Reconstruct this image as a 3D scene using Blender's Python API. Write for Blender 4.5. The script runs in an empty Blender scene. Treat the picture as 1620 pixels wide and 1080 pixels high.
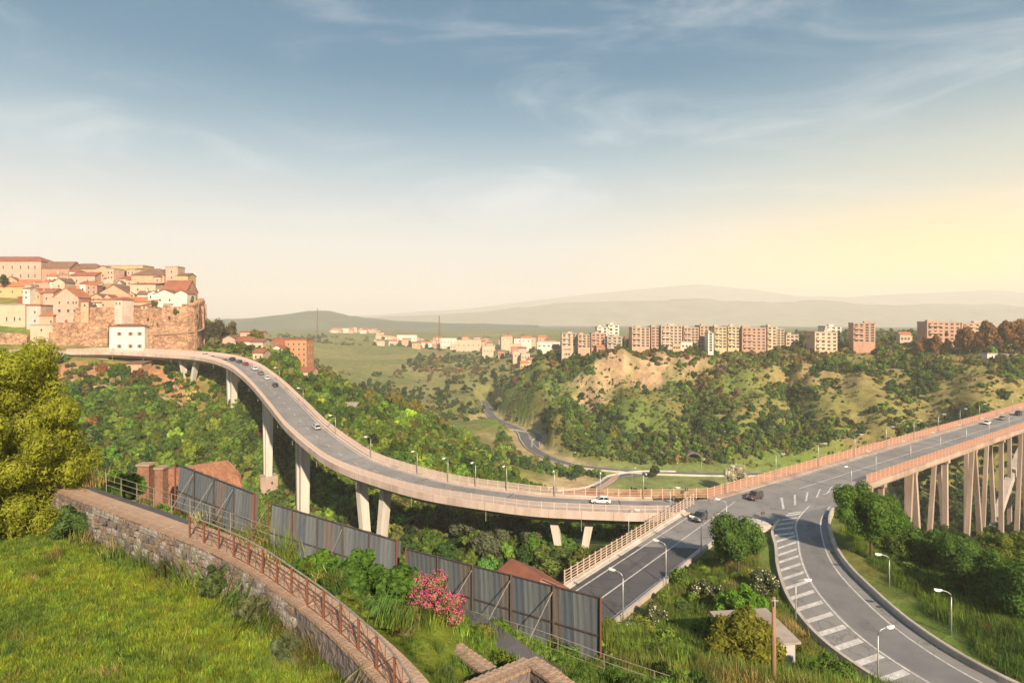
import bpy, math, random
import numpy as np
from mathutils import Vector, Matrix, Euler

SC = bpy.context.scene
COL = SC.collection
random.seed(7)
RNG = np.random.default_rng(11)

# ------------------------------------------------------------------ camera
FOC, HOR = 960.0, 505.0          # focal length and horizon of the 1620 px wide photograph
cam_d = bpy.data.cameras.new("camera")
cam = bpy.data.objects.new("camera", cam_d)
COL.objects.link(cam)
cam.location = (0, 0, 0)
cam.rotation_euler = (math.radians(90), 0, 0)
cam_d.sensor_width = 36.0
cam_d.lens = 36.0 * FOC / 1620.0
cam_d.shift_y = -(540.0 - HOR) / 1620.0
cam_d.clip_start = 0.5
cam_d.clip_end = 60000.0
SC.camera = cam

# ------------------------------------------------------------------ sky and sun
SUN_AZ = math.radians(160.0)      # clockwise from the view direction: low on the right, a little behind
SUN_EL = math.radians(30.0)
world = bpy.data.worlds.new("World")
SC.world = world
world.use_nodes = True
wn, wl = world.node_tree.nodes, world.node_tree.links
wn.clear()


def wnode(kind, **kw):
    n = wn.new(kind)
    for k, v in kw.items():
        setattr(n, k, v)
    return n


def ramp(n, stops):
    cr = n.color_ramp
    while len(cr.elements) > 1:
        cr.elements.remove(cr.elements[-1])
    cr.elements[0].position = stops[0][0]
    cr.elements[0].color = (*stops[0][1], 1)
    for p, c in stops[1:]:
        e = cr.elements.new(p)
        e.color = (*c, 1)


tc = wnode("ShaderNodeTexCoord")
sky = wnode("ShaderNodeTexSky", sky_type="NISHITA")
sky.sun_disc = False
sky.sun_elevation = SUN_EL
sky.sun_rotation = SUN_AZ
sky.air_density = 1.2
sky.dust_density = 2.0
sky.ozone_density = 1.5
skys = wnode("ShaderNodeVectorMath", operation="SCALE")
skys.inputs["Scale"].default_value = 0.10
wl.new(sky.outputs[0], skys.inputs[0])
# evening gradient: blue overhead, cream low down, yellow towards the sun's side
sep = wnode("ShaderNodeSeparateXYZ")
nrm = wnode("ShaderNodeVectorMath", operation="NORMALIZE")
wl.new(tc.outputs["Generated"], nrm.inputs[0])
wl.new(nrm.outputs[0], sep.inputs[0])
g_cool = wnode("ShaderNodeValToRGB")
ramp(g_cool, [(0.0, (0.44, 0.39, 0.345)), (0.05, (0.43, 0.405, 0.38)), (0.12, (0.405, 0.41, 0.405)), (0.18, (0.285, 0.335, 0.365)), (0.23, (0.18, 0.27, 0.33)),
              (0.30, (0.06, 0.165, 0.25)), (0.37, (0.002, 0.10, 0.19)), (0.46, (0.0, 0.085, 0.17)), (1.0, (0.002, 0.075, 0.16))])
g_warm = wnode("ShaderNodeValToRGB")
ramp(g_warm, [(0.0, (1.05, 0.60, 0.15)), (0.06, (0.98, 0.61, 0.17)), (0.12, (0.62, 0.455, 0.215)), (0.18, (0.345, 0.35, 0.295)), (0.23, (0.25, 0.30, 0.29)),
              (0.30, (0.09, 0.18, 0.245)), (0.37, (0.006, 0.10, 0.185)), (0.46, (0.0, 0.085, 0.17)), (1.0, (0.002, 0.075, 0.16))])
wl.new(sep.outputs["Z"], g_cool.inputs[0])
wl.new(sep.outputs["Z"], g_warm.inputs[0])
azr = wnode("ShaderNodeMapRange", interpolation_type="SMOOTHSTEP")
azr.inputs["From Min"].default_value = 0.0
azr.inputs["From Max"].default_value = 0.68
wl.new(sep.outputs["X"], azr.inputs["Value"])
mixg = wnode("ShaderNodeMix", data_type="RGBA")
wl.new(azr.outputs[0], mixg.inputs["Factor"])
wl.new(g_cool.outputs[0], mixg.inputs["A"])
wl.new(g_warm.outputs[0], mixg.inputs["B"])
# thin cirrus
cmap = wnode("ShaderNodeMapping")
cmap.inputs["Scale"].default_value = (1.6, 1.6, 5.0)
cmap.inputs["Rotation"].default_value = (0.0, 0.45, 0.2)
wl.new(nrm.outputs[0], cmap.inputs[0])
cn = wnode("ShaderNodeTexNoise")
cn.inputs["Scale"].default_value = 1.7
cn.inputs["Detail"].default_value = 9
cn.inputs["Roughness"].default_value = 0.58
cn.inputs["Distortion"].default_value = 0.9
wl.new(cmap.outputs[0], cn.inputs["Vector"])
cr_ = wnode("ShaderNodeMapRange", interpolation_type="SMOOTHSTEP")
cr_.inputs["From Min"].default_value = 0.46
cr_.inputs["From Max"].default_value = 0.82
cr_.inputs["To Max"].default_value = 0.42
wl.new(cn.outputs["Fac"], cr_.inputs["Value"])
mixc = wnode("ShaderNodeMix", data_type="RGBA")
wl.new(cr_.outputs[0], mixc.inputs["Factor"])
wl.new(mixg.outputs["Result"], mixc.inputs["A"])
mixc.inputs["B"].default_value = (0.52, 0.52, 0.51, 1)
mixs = wnode("ShaderNodeMix", data_type="RGBA")
mixs.inputs["Factor"].default_value = 0.97
wl.new(skys.outputs[0], mixs.inputs["A"])
wl.new(mixc.outputs["Result"], mixs.inputs["B"])
bg = wnode("ShaderNodeBackground")
bg.inputs["Strength"].default_value = 1.0
wl.new(mixs.outputs["Result"], bg.inputs["Color"])
wo = wnode("ShaderNodeOutputWorld")
wl.new(bg.outputs[0], wo.inputs["Surface"])

sun_d = bpy.data.lights.new("sun", "SUN")
sun_d.energy = 5.0
sun_d.angle = math.radians(1.2)
sun_d.color = (1.0, 0.80, 0.57)
sun = bpy.data.objects.new("sun", sun_d)
COL.objects.link(sun)
SUN_DIR = Vector((math.sin(SUN_AZ) * math.cos(SUN_EL), math.cos(SUN_AZ) * math.cos(SUN_EL), math.sin(SUN_EL)))
sun.rotation_euler = (-SUN_DIR).to_track_quat("-Z", "Y").to_euler()

vs = SC.view_settings
vs.view_transform = "Standard"
vs.look = "None"
vs.exposure = 1.05
vs.gamma = 1.0
vs.use_curve_mapping = False
SC.cycles.use_denoising = True
SC.cycles.max_bounces = 6
SC.cycles.diffuse_bounces = 3
SC.cycles.transparent_max_bounces = 6
SC.cycles.volume_bounces = 2
SC.cycles.caustics_reflective = False
SC.cycles.caustics_refractive = False


# ------------------------------------------------------------------ helpers
def at(px, py, d):
    """the point that shows at a pixel of the photograph when it stands d metres away"""
    return Vector(((px - 810.0) / FOC * d, d, -(py - HOR) / FOC * d))


def tag(o, label=None, cat=None, group=None, kind=None):
    if label:
        o["label"] = label
    if cat:
        o["category"] = cat
    if group:
        o["group"] = group
    if kind:
        o["kind"] = kind
    return o


def link(o, parent=None):
    COL.objects.link(o)
    if parent is not None:
        o.parent = parent
    return o


def empty(name, loc=(0, 0, 0), rz=0.0):
    o = bpy.data.objects.new(name, None)
    o.location = loc
    o.rotation_euler = (0, 0, rz)
    o.empty_display_size = 0.2
    return link(o)


def thing(name, label, cat, loc=(0, 0, 0), rz=0.0, group=None):
    return tag(empty(name, loc, rz), label, cat, group)


class MB:
    def __init__(s):
        s.v, s.f, s.m = [], [], []

    def add(s, vs_, fs, mi=0):
        b = len(s.v)
        s.v.extend([tuple(p) for p in vs_])
        for f in fs:
            s.f.append(tuple(b + i for i in f))
            s.m.append(mi)
        return s

    def box(s, c, size, mi=0, rz=0.0, taper=1.0):
        hx, hy, hz = size[0] / 2, size[1] / 2, size[2] / 2
        pts = []
        cz, sz = math.cos(rz), math.sin(rz)
        for dz in (-1, 1):
            t = taper if dz > 0 else 1.0
            for dx, dy in ((-1, -1), (1, -1), (1, 1), (-1, 1)):
                x, y = dx * hx * t, dy * hy * t
                pts.append((c[0] + x * cz - y * sz, c[1] + x * sz + y * cz, c[2] + dz * hz))
        return s.add(pts, [(3, 2, 1, 0), (4, 5, 6, 7), (0, 1, 5, 4), (1, 2, 6, 5), (2, 3, 7, 6), (3, 0, 4, 7)], mi)

    def beam(s, a, b, w, h, mi=0, up=(0, 0, 1), w2=None, h2=None):
        a, b = Vector(a), Vector(b)
        d = (b - a).normalized()
        u = Vector(up)
        if abs(d.dot(u)) > 0.98:
            u = Vector((0, 1, 0))
        r = d.cross(u).normalized()
        u = r.cross(d).normalized()
        pts = []
        for p, ww, hh in ((a, w, h), (b, w2 or w, h2 or h)):
            for i, j in ((-1, -1), (1, -1), (1, 1), (-1, 1)):
                pts.append(p + r * (i * ww / 2) + u * (j * hh / 2))
        return s.add(pts, [(0, 1, 2, 3), (7, 6, 5, 4), (4, 5, 1, 0), (5, 6, 2, 1), (6, 7, 3, 2), (7, 4, 0, 3)], mi)

    def tube(s, pts, r, n=7, mi=0, r2=None, caps=True):
        pts = [Vector(p) for p in pts]
        k = len(pts)
        vs_, fs = [], []
        for i, p in enumerate(pts):
            t = (pts[min(i + 1, k - 1)] - pts[max(i - 1, 0)]).normalized()
            u = Vector((0, 0, 1)) if abs(t.z) < 0.95 else Vector((1, 0, 0))
            a = t.cross(u).normalized()
            b = a.cross(t).normalized()
            rr = r if r2 is None else r + (r2 - r) * i / max(1, k - 1)
            for j in range(n):
                th = 2 * math.pi * j / n
                vs_.append(p + a * (math.cos(th) * rr) + b * (math.sin(th) * rr))
        for i in range(k - 1):
            for j in range(n):
                fs.append((i * n + j, i * n + (j + 1) % n, (i + 1) * n + (j + 1) % n, (i + 1) * n + j))
        if caps:
            fs.append(tuple(range(n - 1, -1, -1)))
            fs.append(tuple((k - 1) * n + j for j in range(n)))
        return s.add(vs_, fs, mi)

    def mesh(s, name, mats, smooth=False):
        me = bpy.data.meshes.new(name)
        me.from_pydata(s.v, [], s.f)
        for m in (mats if isinstance(mats, (list, tuple)) else [mats]):
            me.materials.append(m)
        if len(me.materials) > 1:
            me.polygons.foreach_set("material_index", s.m)
        if smooth:
            me.polygons.foreach_set("use_smooth", [True] * len(me.polygons))
        me.update()
        return me

    def build(s, name, mats, parent=None, smooth=False, loc=None, rz=0.0):
        o = bpy.data.objects.new(name, s.mesh(name, mats, smooth))
        if loc is not None:
            o.location = loc
        o.rotation_euler = (0, 0, rz)
        return link(o, parent)


def put(name, me, parent, loc=(0, 0, 0), rot=(0, 0, 0), scale=(1, 1, 1)):
    o = bpy.data.objects.new(name, me)
    o.location, o.rotation_euler, o.scale = loc, rot, scale
    return link(o, parent)


def spline(ctrl, step=2.0):
    """Catmull-Rom through the control points, resampled at even steps"""
    P = [Vector(p) for p in ctrl]
    P = [P[0] * 2 - P[1]] + P + [P[-1] * 2 - P[-2]]
    out = []
    for i in range(1, len(P) - 2):
        a, b, c, d = P[i - 1:i + 3]
        for k in range(24):
            t = k / 24.0
            out.append(0.5 * ((2 * b) + (c - a) * t + (2 * a - 5 * b + 4 * c - d) * t * t + (3 * b - a - 3 * c + d) * t ** 3))
    out.append(P[-2])
    res, acc = [out[0]], 0.0
    for p, q in zip(out, out[1:]):
        L = (q - p).length
        while acc + L >= step:
            f = (step - acc) / L
            p = p.lerp(q, f)
            res.append(p)
            L = (q - p).length
            acc = 0.0
        acc += L
    if (res[-1] - out[-1]).length > step * 0.3:
        res.append(out[-1])
    return res


def frames(path):
    k, fr = len(path), []
    for i, p in enumerate(path):
        t = path[min(i + 1, k - 1)] - path[max(i - 1, 0)]
        t = Vector((t.x, t.y, 0)).normalized()
        fr.append((p, t, Vector((t.y, -t.x, 0))))
    return fr


def sweep(path, prof, closed=True):
    """profile points (offset to the right, height) swept along the path"""
    mb, n, vs_, fs = MB(), len(prof), [], []
    fr = frames(path)
    for p, t, r in fr:
        for o, h in prof:
            vs_.append(p + r * o + Vector((0, 0, h)))
    last = n if closed else n - 1
    for i in range(len(path) - 1):
        for j in range(last):
            a, b = i * n + j, i * n + (j + 1) % n
            fs.append((a, a + n, b + n, b))
    if closed:
        fs.append(tuple(range(n)))
        fs.append(tuple((len(path) - 1) * n + j for j in range(n - 1, -1, -1)))
    return mb.add(vs_, fs)


def offset(path, o, h=0.0):
    return [p + r * o + Vector((0, 0, h)) for p, t, r in frames(path)]


# ------------------------------------------------------------------ materials
def material(name, col, col2=None, rough=0.8, nscale=1.0, bump=0.0, bscale=8.0, metal=0.0, detail=5, stretch=None, spec=0.3, dirt=0.0):
    m = bpy.data.materials.new(name)
    m.use_nodes = True
    nt = m.node_tree
    b = nt.nodes["Principled BSDF"]
    b.inputs["Roughness"].default_value = rough
    b.inputs["Metallic"].default_value = metal
    b.inputs["Specular IOR Level"].default_value = spec
    tcn = nt.nodes.new("ShaderNodeTexCoord")
    mp = nt.nodes.new("ShaderNodeMapping")
    if stretch:
        mp.inputs["Scale"].default_value = stretch
    nt.links.new(tcn.outputs["Object"], mp.inputs[0])
    nz = nt.nodes.new("ShaderNodeTexNoise")
    nz.inputs["Scale"].default_value = nscale
    nz.inputs["Detail"].default_value = detail
    nz.inputs["Roughness"].default_value = 0.65
    nt.links.new(mp.outputs[0], nz.inputs["Vector"])
    r = nt.nodes.new("ShaderNodeMapRange")
    r.inputs["From Min"].default_value = 0.3
    r.inputs["From Max"].default_value = 0.7
    nt.links.new(nz.outputs["Fac"], r.inputs["Value"])
    mx = nt.nodes.new("ShaderNodeMix")
    mx.data_type = "RGBA"
    mx.inputs["A"].default_value = (*col, 1)
    mx.inputs["B"].default_value = (*(col2 or [c * 0.72 for c in col]), 1)
    nt.links.new(r.outputs[0], mx.inputs["Factor"])
    out = mx.outputs["Result"]
    if dirt:
        n2 = nt.nodes.new("ShaderNodeTexNoise")
        n2.inputs["Scale"].default_value = nscale * 0.23
        n2.inputs["Detail"].default_value = 8
        n2.inputs["Roughness"].default_value = 0.7
        nt.links.new(mp.outputs[0], n2.inputs["Vector"])
        r2 = nt.nodes.new("ShaderNodeMapRange")
        r2.inputs["From Min"].default_value = 0.45
        r2.inputs["From Max"].default_value = 0.7
        r2.inputs["To Max"].default_value = dirt
        nt.links.new(n2.outputs["Fac"], r2.inputs["Value"])
        m2 = nt.nodes.new("ShaderNodeMix")
        m2.data_type = "RGBA"
        m2.inputs["B"].default_value = (col[0] * 0.35, col[1] * 0.32, col[2] * 0.28, 1)
        nt.links.new(out, m2.inputs["A"])
        nt.links.new(r2.outputs[0], m2.inputs["Factor"])
        out = m2.outputs["Result"]
    nt.links.new(out, b.inputs["Base Color"])
    if bump:
        n3 = nt.nodes.new("ShaderNodeTexNoise")
        n3.inputs["Scale"].default_value = bscale
        n3.inputs["Detail"].default_value = 4
        nt.links.new(mp.outputs[0], n3.inputs["Vector"])
        bp = nt.nodes.new("ShaderNodeBump")
        bp.inputs["Strength"].default_value = bump
        bp.inputs["Distance"].default_value = 0.2
        nt.links.new(n3.outputs["Fac"], bp.inputs["Height"])
        nt.links.new(bp.outputs[0], b.inputs["Normal"])
    return m


def rib_bump(m, scale, strength=0.5, axis=0, dist=0.08):
    """ribs across a surface (roof tiles seen from afar, courses of a wall)"""
    nt = m.node_tree
    tcn = nt.nodes.new("ShaderNodeTexCoord")
    w = nt.nodes.new("ShaderNodeTexWave")
    w.bands_direction = "XYZ"[axis]
    w.inputs["Scale"].default_value = scale
    w.inputs["Distortion"].default_value = 0.6
    nt.links.new(tcn.outputs["Object"], w.inputs["Vector"])
    bp = nt.nodes.new("ShaderNodeBump")
    bp.inputs["Strength"].default_value = strength
    bp.inputs["Distance"].default_value = dist
    nt.links.new(w.outputs["Fac"], bp.inputs["Height"])
    nt.links.new(bp.outputs[0], nt.nodes["Principled BSDF"].inputs["Normal"])
    return m


def leaf_material(name, col=None, trans=0.35, var=0.5, instanced=True):
    """leaf surface; the tint comes from each instance or is fixed, and varies a little through the crown"""
    m = bpy.data.materials.new(name)
    m.use_nodes = True
    nt = m.node_tree
    nt.nodes.clear()
    out = nt.nodes.new("ShaderNodeOutputMaterial")
    df = nt.nodes.new("ShaderNodeBsdfDiffuse")
    tl = nt.nodes.new("ShaderNodeBsdfTranslucent")
    ms = nt.nodes.new("ShaderNodeMixShader")
    ms.inputs[0].default_value = trans
    if col is None:
        a = nt.nodes.new("ShaderNodeAttribute")
        a.attribute_type = "INSTANCER" if instanced else "OBJECT"
        a.attribute_name = "tint"
        src = a.outputs["Color"]
    else:
        a = nt.nodes.new("ShaderNodeRGB")
        a.outputs[0].default_value = (*col, 1)
        src = a.outputs[0]
    tcn = nt.nodes.new("ShaderNodeTexCoord")
    nz = nt.nodes.new("ShaderNodeTexNoise")
    nz.inputs["Scale"].default_value = 2.3
    nz.inputs["Detail"].default_value = 4
    nt.links.new(tcn.outputs["Object"], nz.inputs["Vector"])
    rg = nt.nodes.new("ShaderNodeMapRange")
    rg.inputs["From Min"].default_value = 0.3
    rg.inputs["From Max"].default_value = 0.7
    rg.inputs["To Min"].default_value = 1.5 * (1 - var)
    rg.inputs["To Max"].default_value = 1.5 * (1 + var)
    nt.links.new(nz.outputs["Fac"], rg.inputs["Value"])
    sc = nt.nodes.new("ShaderNodeVectorMath")
    sc.operation = "SCALE"
    nt.links.new(src, sc.inputs[0])
    nt.links.new(rg.outputs[0], sc.inputs["Scale"])
    nt.links.new(sc.outputs[0], df.inputs["Color"])
    s2 = nt.nodes.new("ShaderNodeVectorMath")
    s2.operation = "MULTIPLY"
    s2.inputs[1].default_value = (1.5, 1.35, 0.6)
    nt.links.new(sc.outputs[0], s2.inputs[0])
    nt.links.new(s2.outputs[0], tl.inputs["Color"])
    nt.links.new(df.outputs[0], ms.inputs[1])
    nt.links.new(tl.outputs[0], ms.inputs[2])
    nt.links.new(ms.outputs[0], out.inputs["Surface"])
    return m


def asphalt(name, col, col2):
    """weathered road surface: broad worn areas, fine stone speckle, a web of sealed cracks"""
    m = material(name, col, col2, 0.88, 0.16, 0.2, 45, dirt=0.3, detail=10)
    nt = m.node_tree
    b = nt.nodes["Principled BSDF"]
    src = b.inputs["Base Color"].links[0].from_socket
    tcn = nt.nodes.new("ShaderNodeTexCoord")
    vo = nt.nodes.new("ShaderNodeTexVoronoi")
    vo.feature = "DISTANCE_TO_EDGE"
    vo.inputs["Scale"].default_value = 0.21
    vo.inputs["Randomness"].default_value = 1.0
    wz = nt.nodes.new("ShaderNodeTexNoise")
    wz.inputs["Scale"].default_value = 0.5
    wz.inputs["Detail"].default_value = 5
    av = nt.nodes.new("ShaderNodeVectorMath")
    av.operation = "MULTIPLY_ADD"
    av.inputs[1].default_value = (3, 3, 3)
    nt.links.new(tcn.outputs["Object"], wz.inputs["Vector"])
    nt.links.new(wz.outputs["Color"], av.inputs[0])
    nt.links.new(tcn.outputs["Object"], av.inputs[2])
    nt.links.new(av.outputs[0], vo.inputs["Vector"])
    r = nt.nodes.new("ShaderNodeMapRange")
    r.inputs["From Min"].default_value = 0.0
    r.inputs["From Max"].default_value = 0.022
    r.inputs["To Min"].default_value = 0.62
    r.inputs["To Max"].default_value = 1.0
    nt.links.new(vo.outputs["Distance"], r.inputs["Value"])
    sc = nt.nodes.new("ShaderNodeVectorMath")
    sc.operation = "SCALE"
    nt.links.new(src, sc.inputs[0])
    nt.links.new(r.outputs[0], sc.inputs["Scale"])
    nt.links.new(sc.outputs[0], b.inputs["Base Color"])
    return m


def masonry(m, scale, stretch):
    """blocks of differing tone with dark joints"""
    nt = m.node_tree
    b = nt.nodes["Principled BSDF"]
    src = b.inputs["Base Color"].links[0].from_socket
    tcn = nt.nodes.new("ShaderNodeTexCoord")
    mp = nt.nodes.new("ShaderNodeMapping")
    mp.inputs["Scale"].default_value = stretch
    nt.links.new(tcn.outputs["Object"], mp.inputs[0])
    v1 = nt.nodes.new("ShaderNodeTexVoronoi")
    v1.inputs["Scale"].default_value = scale
    v2 = nt.nodes.new("ShaderNodeTexVoronoi")
    v2.feature = "DISTANCE_TO_EDGE"
    v2.inputs["Scale"].default_value = scale
    for v in (v1, v2):
        nt.links.new(mp.outputs[0], v.inputs["Vector"])
    s1 = nt.nodes.new("ShaderNodeSeparateColor")
    nt.links.new(v1.outputs["Color"], s1.inputs[0])
    r1 = nt.nodes.new("ShaderNodeMapRange")
    r1.inputs["To Min"].default_value = 0.62
    r1.inputs["To Max"].default_value = 1.35
    nt.links.new(s1.outputs[0], r1.inputs["Value"])
    r2 = nt.nodes.new("ShaderNodeMapRange")
    r2.inputs["From Max"].default_value = 0.09
    r2.inputs["To Min"].default_value = 0.55
    nt.links.new(v2.outputs["Distance"], r2.inputs["Value"])
    mu = nt.nodes.new("ShaderNodeMath")
    mu.operation = "MULTIPLY"
    nt.links.new(r1.outputs[0], mu.inputs[0])
    nt.links.new(r2.outputs[0], mu.inputs[1])
    sc = nt.nodes.new("ShaderNodeVectorMath")
    sc.operation = "SCALE"
    nt.links.new(src, sc.inputs[0])
    nt.links.new(mu.outputs[0], sc.inputs["Scale"])
    nt.links.new(sc.outputs[0], b.inputs["Base Color"])
    return m


M = {}
M["asphalt"] = asphalt("asphalt", (0.265, 0.258, 0.256), (0.185, 0.181, 0.183))
M["asphalt_dark"] = asphalt("asphalt_dark", (0.098, 0.096, 0.104), (0.07, 0.069, 0.077))
M["asphalt_far"] = material("asphalt_far", (0.13, 0.13, 0.14), (0.10, 0.10, 0.11), 0.9, 0.1)
M["paint"] = material("road_paint", (0.70, 0.685, 0.665), (0.36, 0.35, 0.345), 0.75, 2.2, detail=9, dirt=0.5)
M["concrete"] = material("concrete", (0.50, 0.45, 0.41), (0.39, 0.35, 0.32), 0.9, 0.5, 0.3, 6, dirt=0.5)
M["concrete_pale"] = material("concrete_pale", (0.60, 0.56, 0.51), (0.44, 0.41, 0.37), 0.9, 0.5, 0.25, 5, stretch=(1, 1, 0.1), dirt=0.6)
M["concrete_warm"] = material("concrete_warm", (0.47, 0.365, 0.305), (0.33, 0.255, 0.215), 0.9, 0.5, 0.3, 5, stretch=(1, 1, 0.12), dirt=0.75)
M["rail_orange"] = material("rail_orange", (0.60, 0.34, 0.25), (0.48, 0.26, 0.19), 0.6, 1.5)
M["rail_post"] = material("rail_post", (0.62, 0.46, 0.38), (0.48, 0.35, 0.29), 0.6, 1.5)
M["mesh_pink"] = material("mesh_pink", (0.60, 0.48, 0.43), (0.50, 0.40, 0.36), 0.7, 1.0)
M["steel"] = material("galvanised_steel", (0.52, 0.53, 0.53), (0.40, 0.41, 0.42), 0.45, 3.0, metal=0.5)
M["white_lamp"] = material("white_lamp_glass", (0.85, 0.84, 0.80), None, 0.3, 2.0)
M["rust"] = material("rusty_iron", (0.20, 0.065, 0.032), (0.11, 0.045, 0.03), 0.85, 9.0, 0.3, 40)
M["rail_grey"] = material("worn_grey_rail", (0.26, 0.25, 0.23), (0.17, 0.13, 0.11), 0.6, 5.0)
M["dirt"] = material("dirt_path", (0.46, 0.32, 0.23), (0.35, 0.24, 0.17), 0.95, 0.7, 0.4, 8, dirt=0.2)
M["coping"] = material("coping_stone", (0.40, 0.28, 0.20), (0.30, 0.20, 0.145), 0.95, 1.5, 0.5, 9, dirt=0.4)
M["rubble"] = material("rubble_stone", (0.19, 0.165, 0.16), (0.10, 0.088, 0.085), 0.95, 2.2, 0.9, 4, dirt=0.6)
M["sheet"] = material("grey_sheet_metal", (0.125, 0.145, 0.168), (0.095, 0.112, 0.132), 0.55, 1.2, 0.0, metal=0.1, stretch=(3, 3, 0.25), dirt=0.5, spec=0.5)
M["dark_steel"] = material("dark_steel", (0.09, 0.075, 0.07), (0.055, 0.045, 0.042), 0.6, 4.0)
M["wood_pole"] = material("wood_pole", (0.36, 0.22, 0.13), (0.25, 0.15, 0.09), 0.9, 2.0, 0.4, 12, stretch=(4, 4, 0.3))
M["bark"] = material("bark", (0.12, 0.085, 0.06), (0.07, 0.05, 0.035), 0.95, 3.0, 0.6, 10)
M["glass"] = material("window_glass", (0.035, 0.03, 0.035), (0.06, 0.05, 0.05), 0.25, 0.6, spec=0.6)
M["frame"] = material("window_frame", (0.50, 0.42, 0.36), None, 0.7, 2.0)
M["shutter"] = material("brown_shutter", (0.22, 0.11, 0.075), None, 0.7, 2.0)
M["tyre"] = material("tyre_rubber", (0.02, 0.02, 0.02), None, 0.9, 5.0)
M["rim"] = material("wheel_rim", (0.45, 0.45, 0.46), None, 0.35, 5.0, metal=0.8)
M["car_glass"] = material("car_glass", (0.02, 0.022, 0.026), None, 0.08, 2.0, spec=0.8)
M["head_lamp"] = material("head_lamp", (0.75, 0.75, 0.72), None, 0.15, 2.0)
M["tail_lamp"] = material("tail_lamp", (0.35, 0.02, 0.015), None, 0.2, 2.0)
M["roof_red"] = rib_bump(material("roof_red", (0.36, 0.135, 0.085), (0.25, 0.10, 0.07), 0.9, 0.8, dirt=0.5), 3.0, 0.6)
M["roof_brown"] = rib_bump(material("roof_brown", (0.25, 0.15, 0.105), (0.17, 0.10, 0.075), 0.9, 0.8, dirt=0.5), 3.0, 0.6)
M["roof_orange"] = rib_bump(material("roof_orange", (0.48, 0.19, 0.095), (0.37, 0.15, 0.08), 0.9, 0.8, dirt=0.4), 3.0, 0.6)
M["roof_flat"] = material("roof_flat", (0.38, 0.32, 0.28), (0.28, 0.24, 0.21), 0.95, 0.8, dirt=0.4)
M["ashlar"] = masonry(material("old_masonry", (0.52, 0.315, 0.20), (0.29, 0.165, 0.105), 0.95, 0.45, 1.0, 1.1, detail=9, stretch=(1, 1, 0.55), dirt=0.6), 0.8, (1, 1, 1.7))

# ------------------------------------------------------------------ layout lines
ROADZ = -38.0
BR_A, BR_DIR = Vector((48.6, 133.8, ROADZ)), Vector((0.803, 0.596, 0)).normalized()   # far edge of the long bridge
BR_N = Vector((BR_DIR.y, -BR_DIR.x, 0))
BR_W = 15.0
RD_A, RD_DIR = Vector((10.2, 89.0, ROADZ)), Vector((0.617, 0.787, 0)).normalized()    # left edge of the lower road
RD_N = Vector((RD_DIR.y, -RD_DIR.x, 0))
RD_W = 9.8
VIA = [at(1075, 801, 123.3), at(1010, 802, 122.5), at(945, 800, 123), at(860, 796, 124.5), at(800, 789, 127), at(700, 774, 134), at(620, 753, 143), at(560, 731, 152),
       at(520, 705, 163), at(482, 673, 178), at(453, 641, 200), at(415, 602, 235), at(380, 578, 262),
       at(335, 566, 283), at(270, 561, 296), at(190, 557, 303), at(120, 557, 306)]
via_path = spline(VIA, 2.0)
RAMP_L = [(61, 128), (52, 117), (46.5, 109), (43.6, 101), (40.2, 92.4), (37.2, 82), (36.3, 72.2), (38.3, 63.4), (43, 54), (50, 45)]
RAMP_R = [(80, 137.5), (68.5, 126), (61, 116), (56, 106), (52.0, 94.8), (50.2, 83.9), (49.6, 73.7), (51.1, 64.6), (55.5, 56), (62, 48)]
PATH = [(-36, 45.8), (-28.1, 39.6), (-19.0, 33.5), (-12.0, 28.5), (-7.4, 24.1), (-4.2, 20.5), (-2.2, 17.6), (-0.8, 14.4), (0.1, 10.8), (0.6, 6)]
PATHZ = -11.0
path_line = spline([(x, y, PATHZ) for x, y in PATH], 0.6)
VR_MAIN = spline([(-30, 640, -85.8), (-16, 532, -85.8), (6, 470, -85.8), (10, 430, -85.8), (16, 395, -85.8), (33, 360, -85.8), (60, 345, -85.8), (92, 338, -85.8), (140, 336, -85.8), (210, 345, -85.8)], 5.0)
VR_LOOP = spline([(92, 338, -85.8), (72, 338, -85.8), (56, 330, -85.8), (49, 318, -85.8), (38, 305, -85.8), (18, 300, -85.8), (0, 310, -85.8)], 4.0)
VR_BACK = spline([(0, 475, -85.8), (14, 462, -85.8), (20, 446, -85.8), (17, 425, -85.8), (16, 408, -85.8)], 4.0)
VR_SPUR = spline([(36, 300, -85.8), (50, 318, -85.8), (62, 345, -85.8)], 4.0)

# ------------------------------------------------------------------ ground heights
CT = []


def far(px, d):
    """the ridge beyond the valley rises steeply: distances past its foot are drawn in"""
    k = min(1.0, max(0.0, (px - 780.0) / 100.0))
    return d if d < 345 else 345 + (d - 345) * (1 - 0.56 * k)


def cp(px, py, d, dz=0.0):
    p = at(px, py, d)
    CT.append((p.x, p.y, p.z + dz))


def cw(*pts):
    CT.extend(pts)


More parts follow.
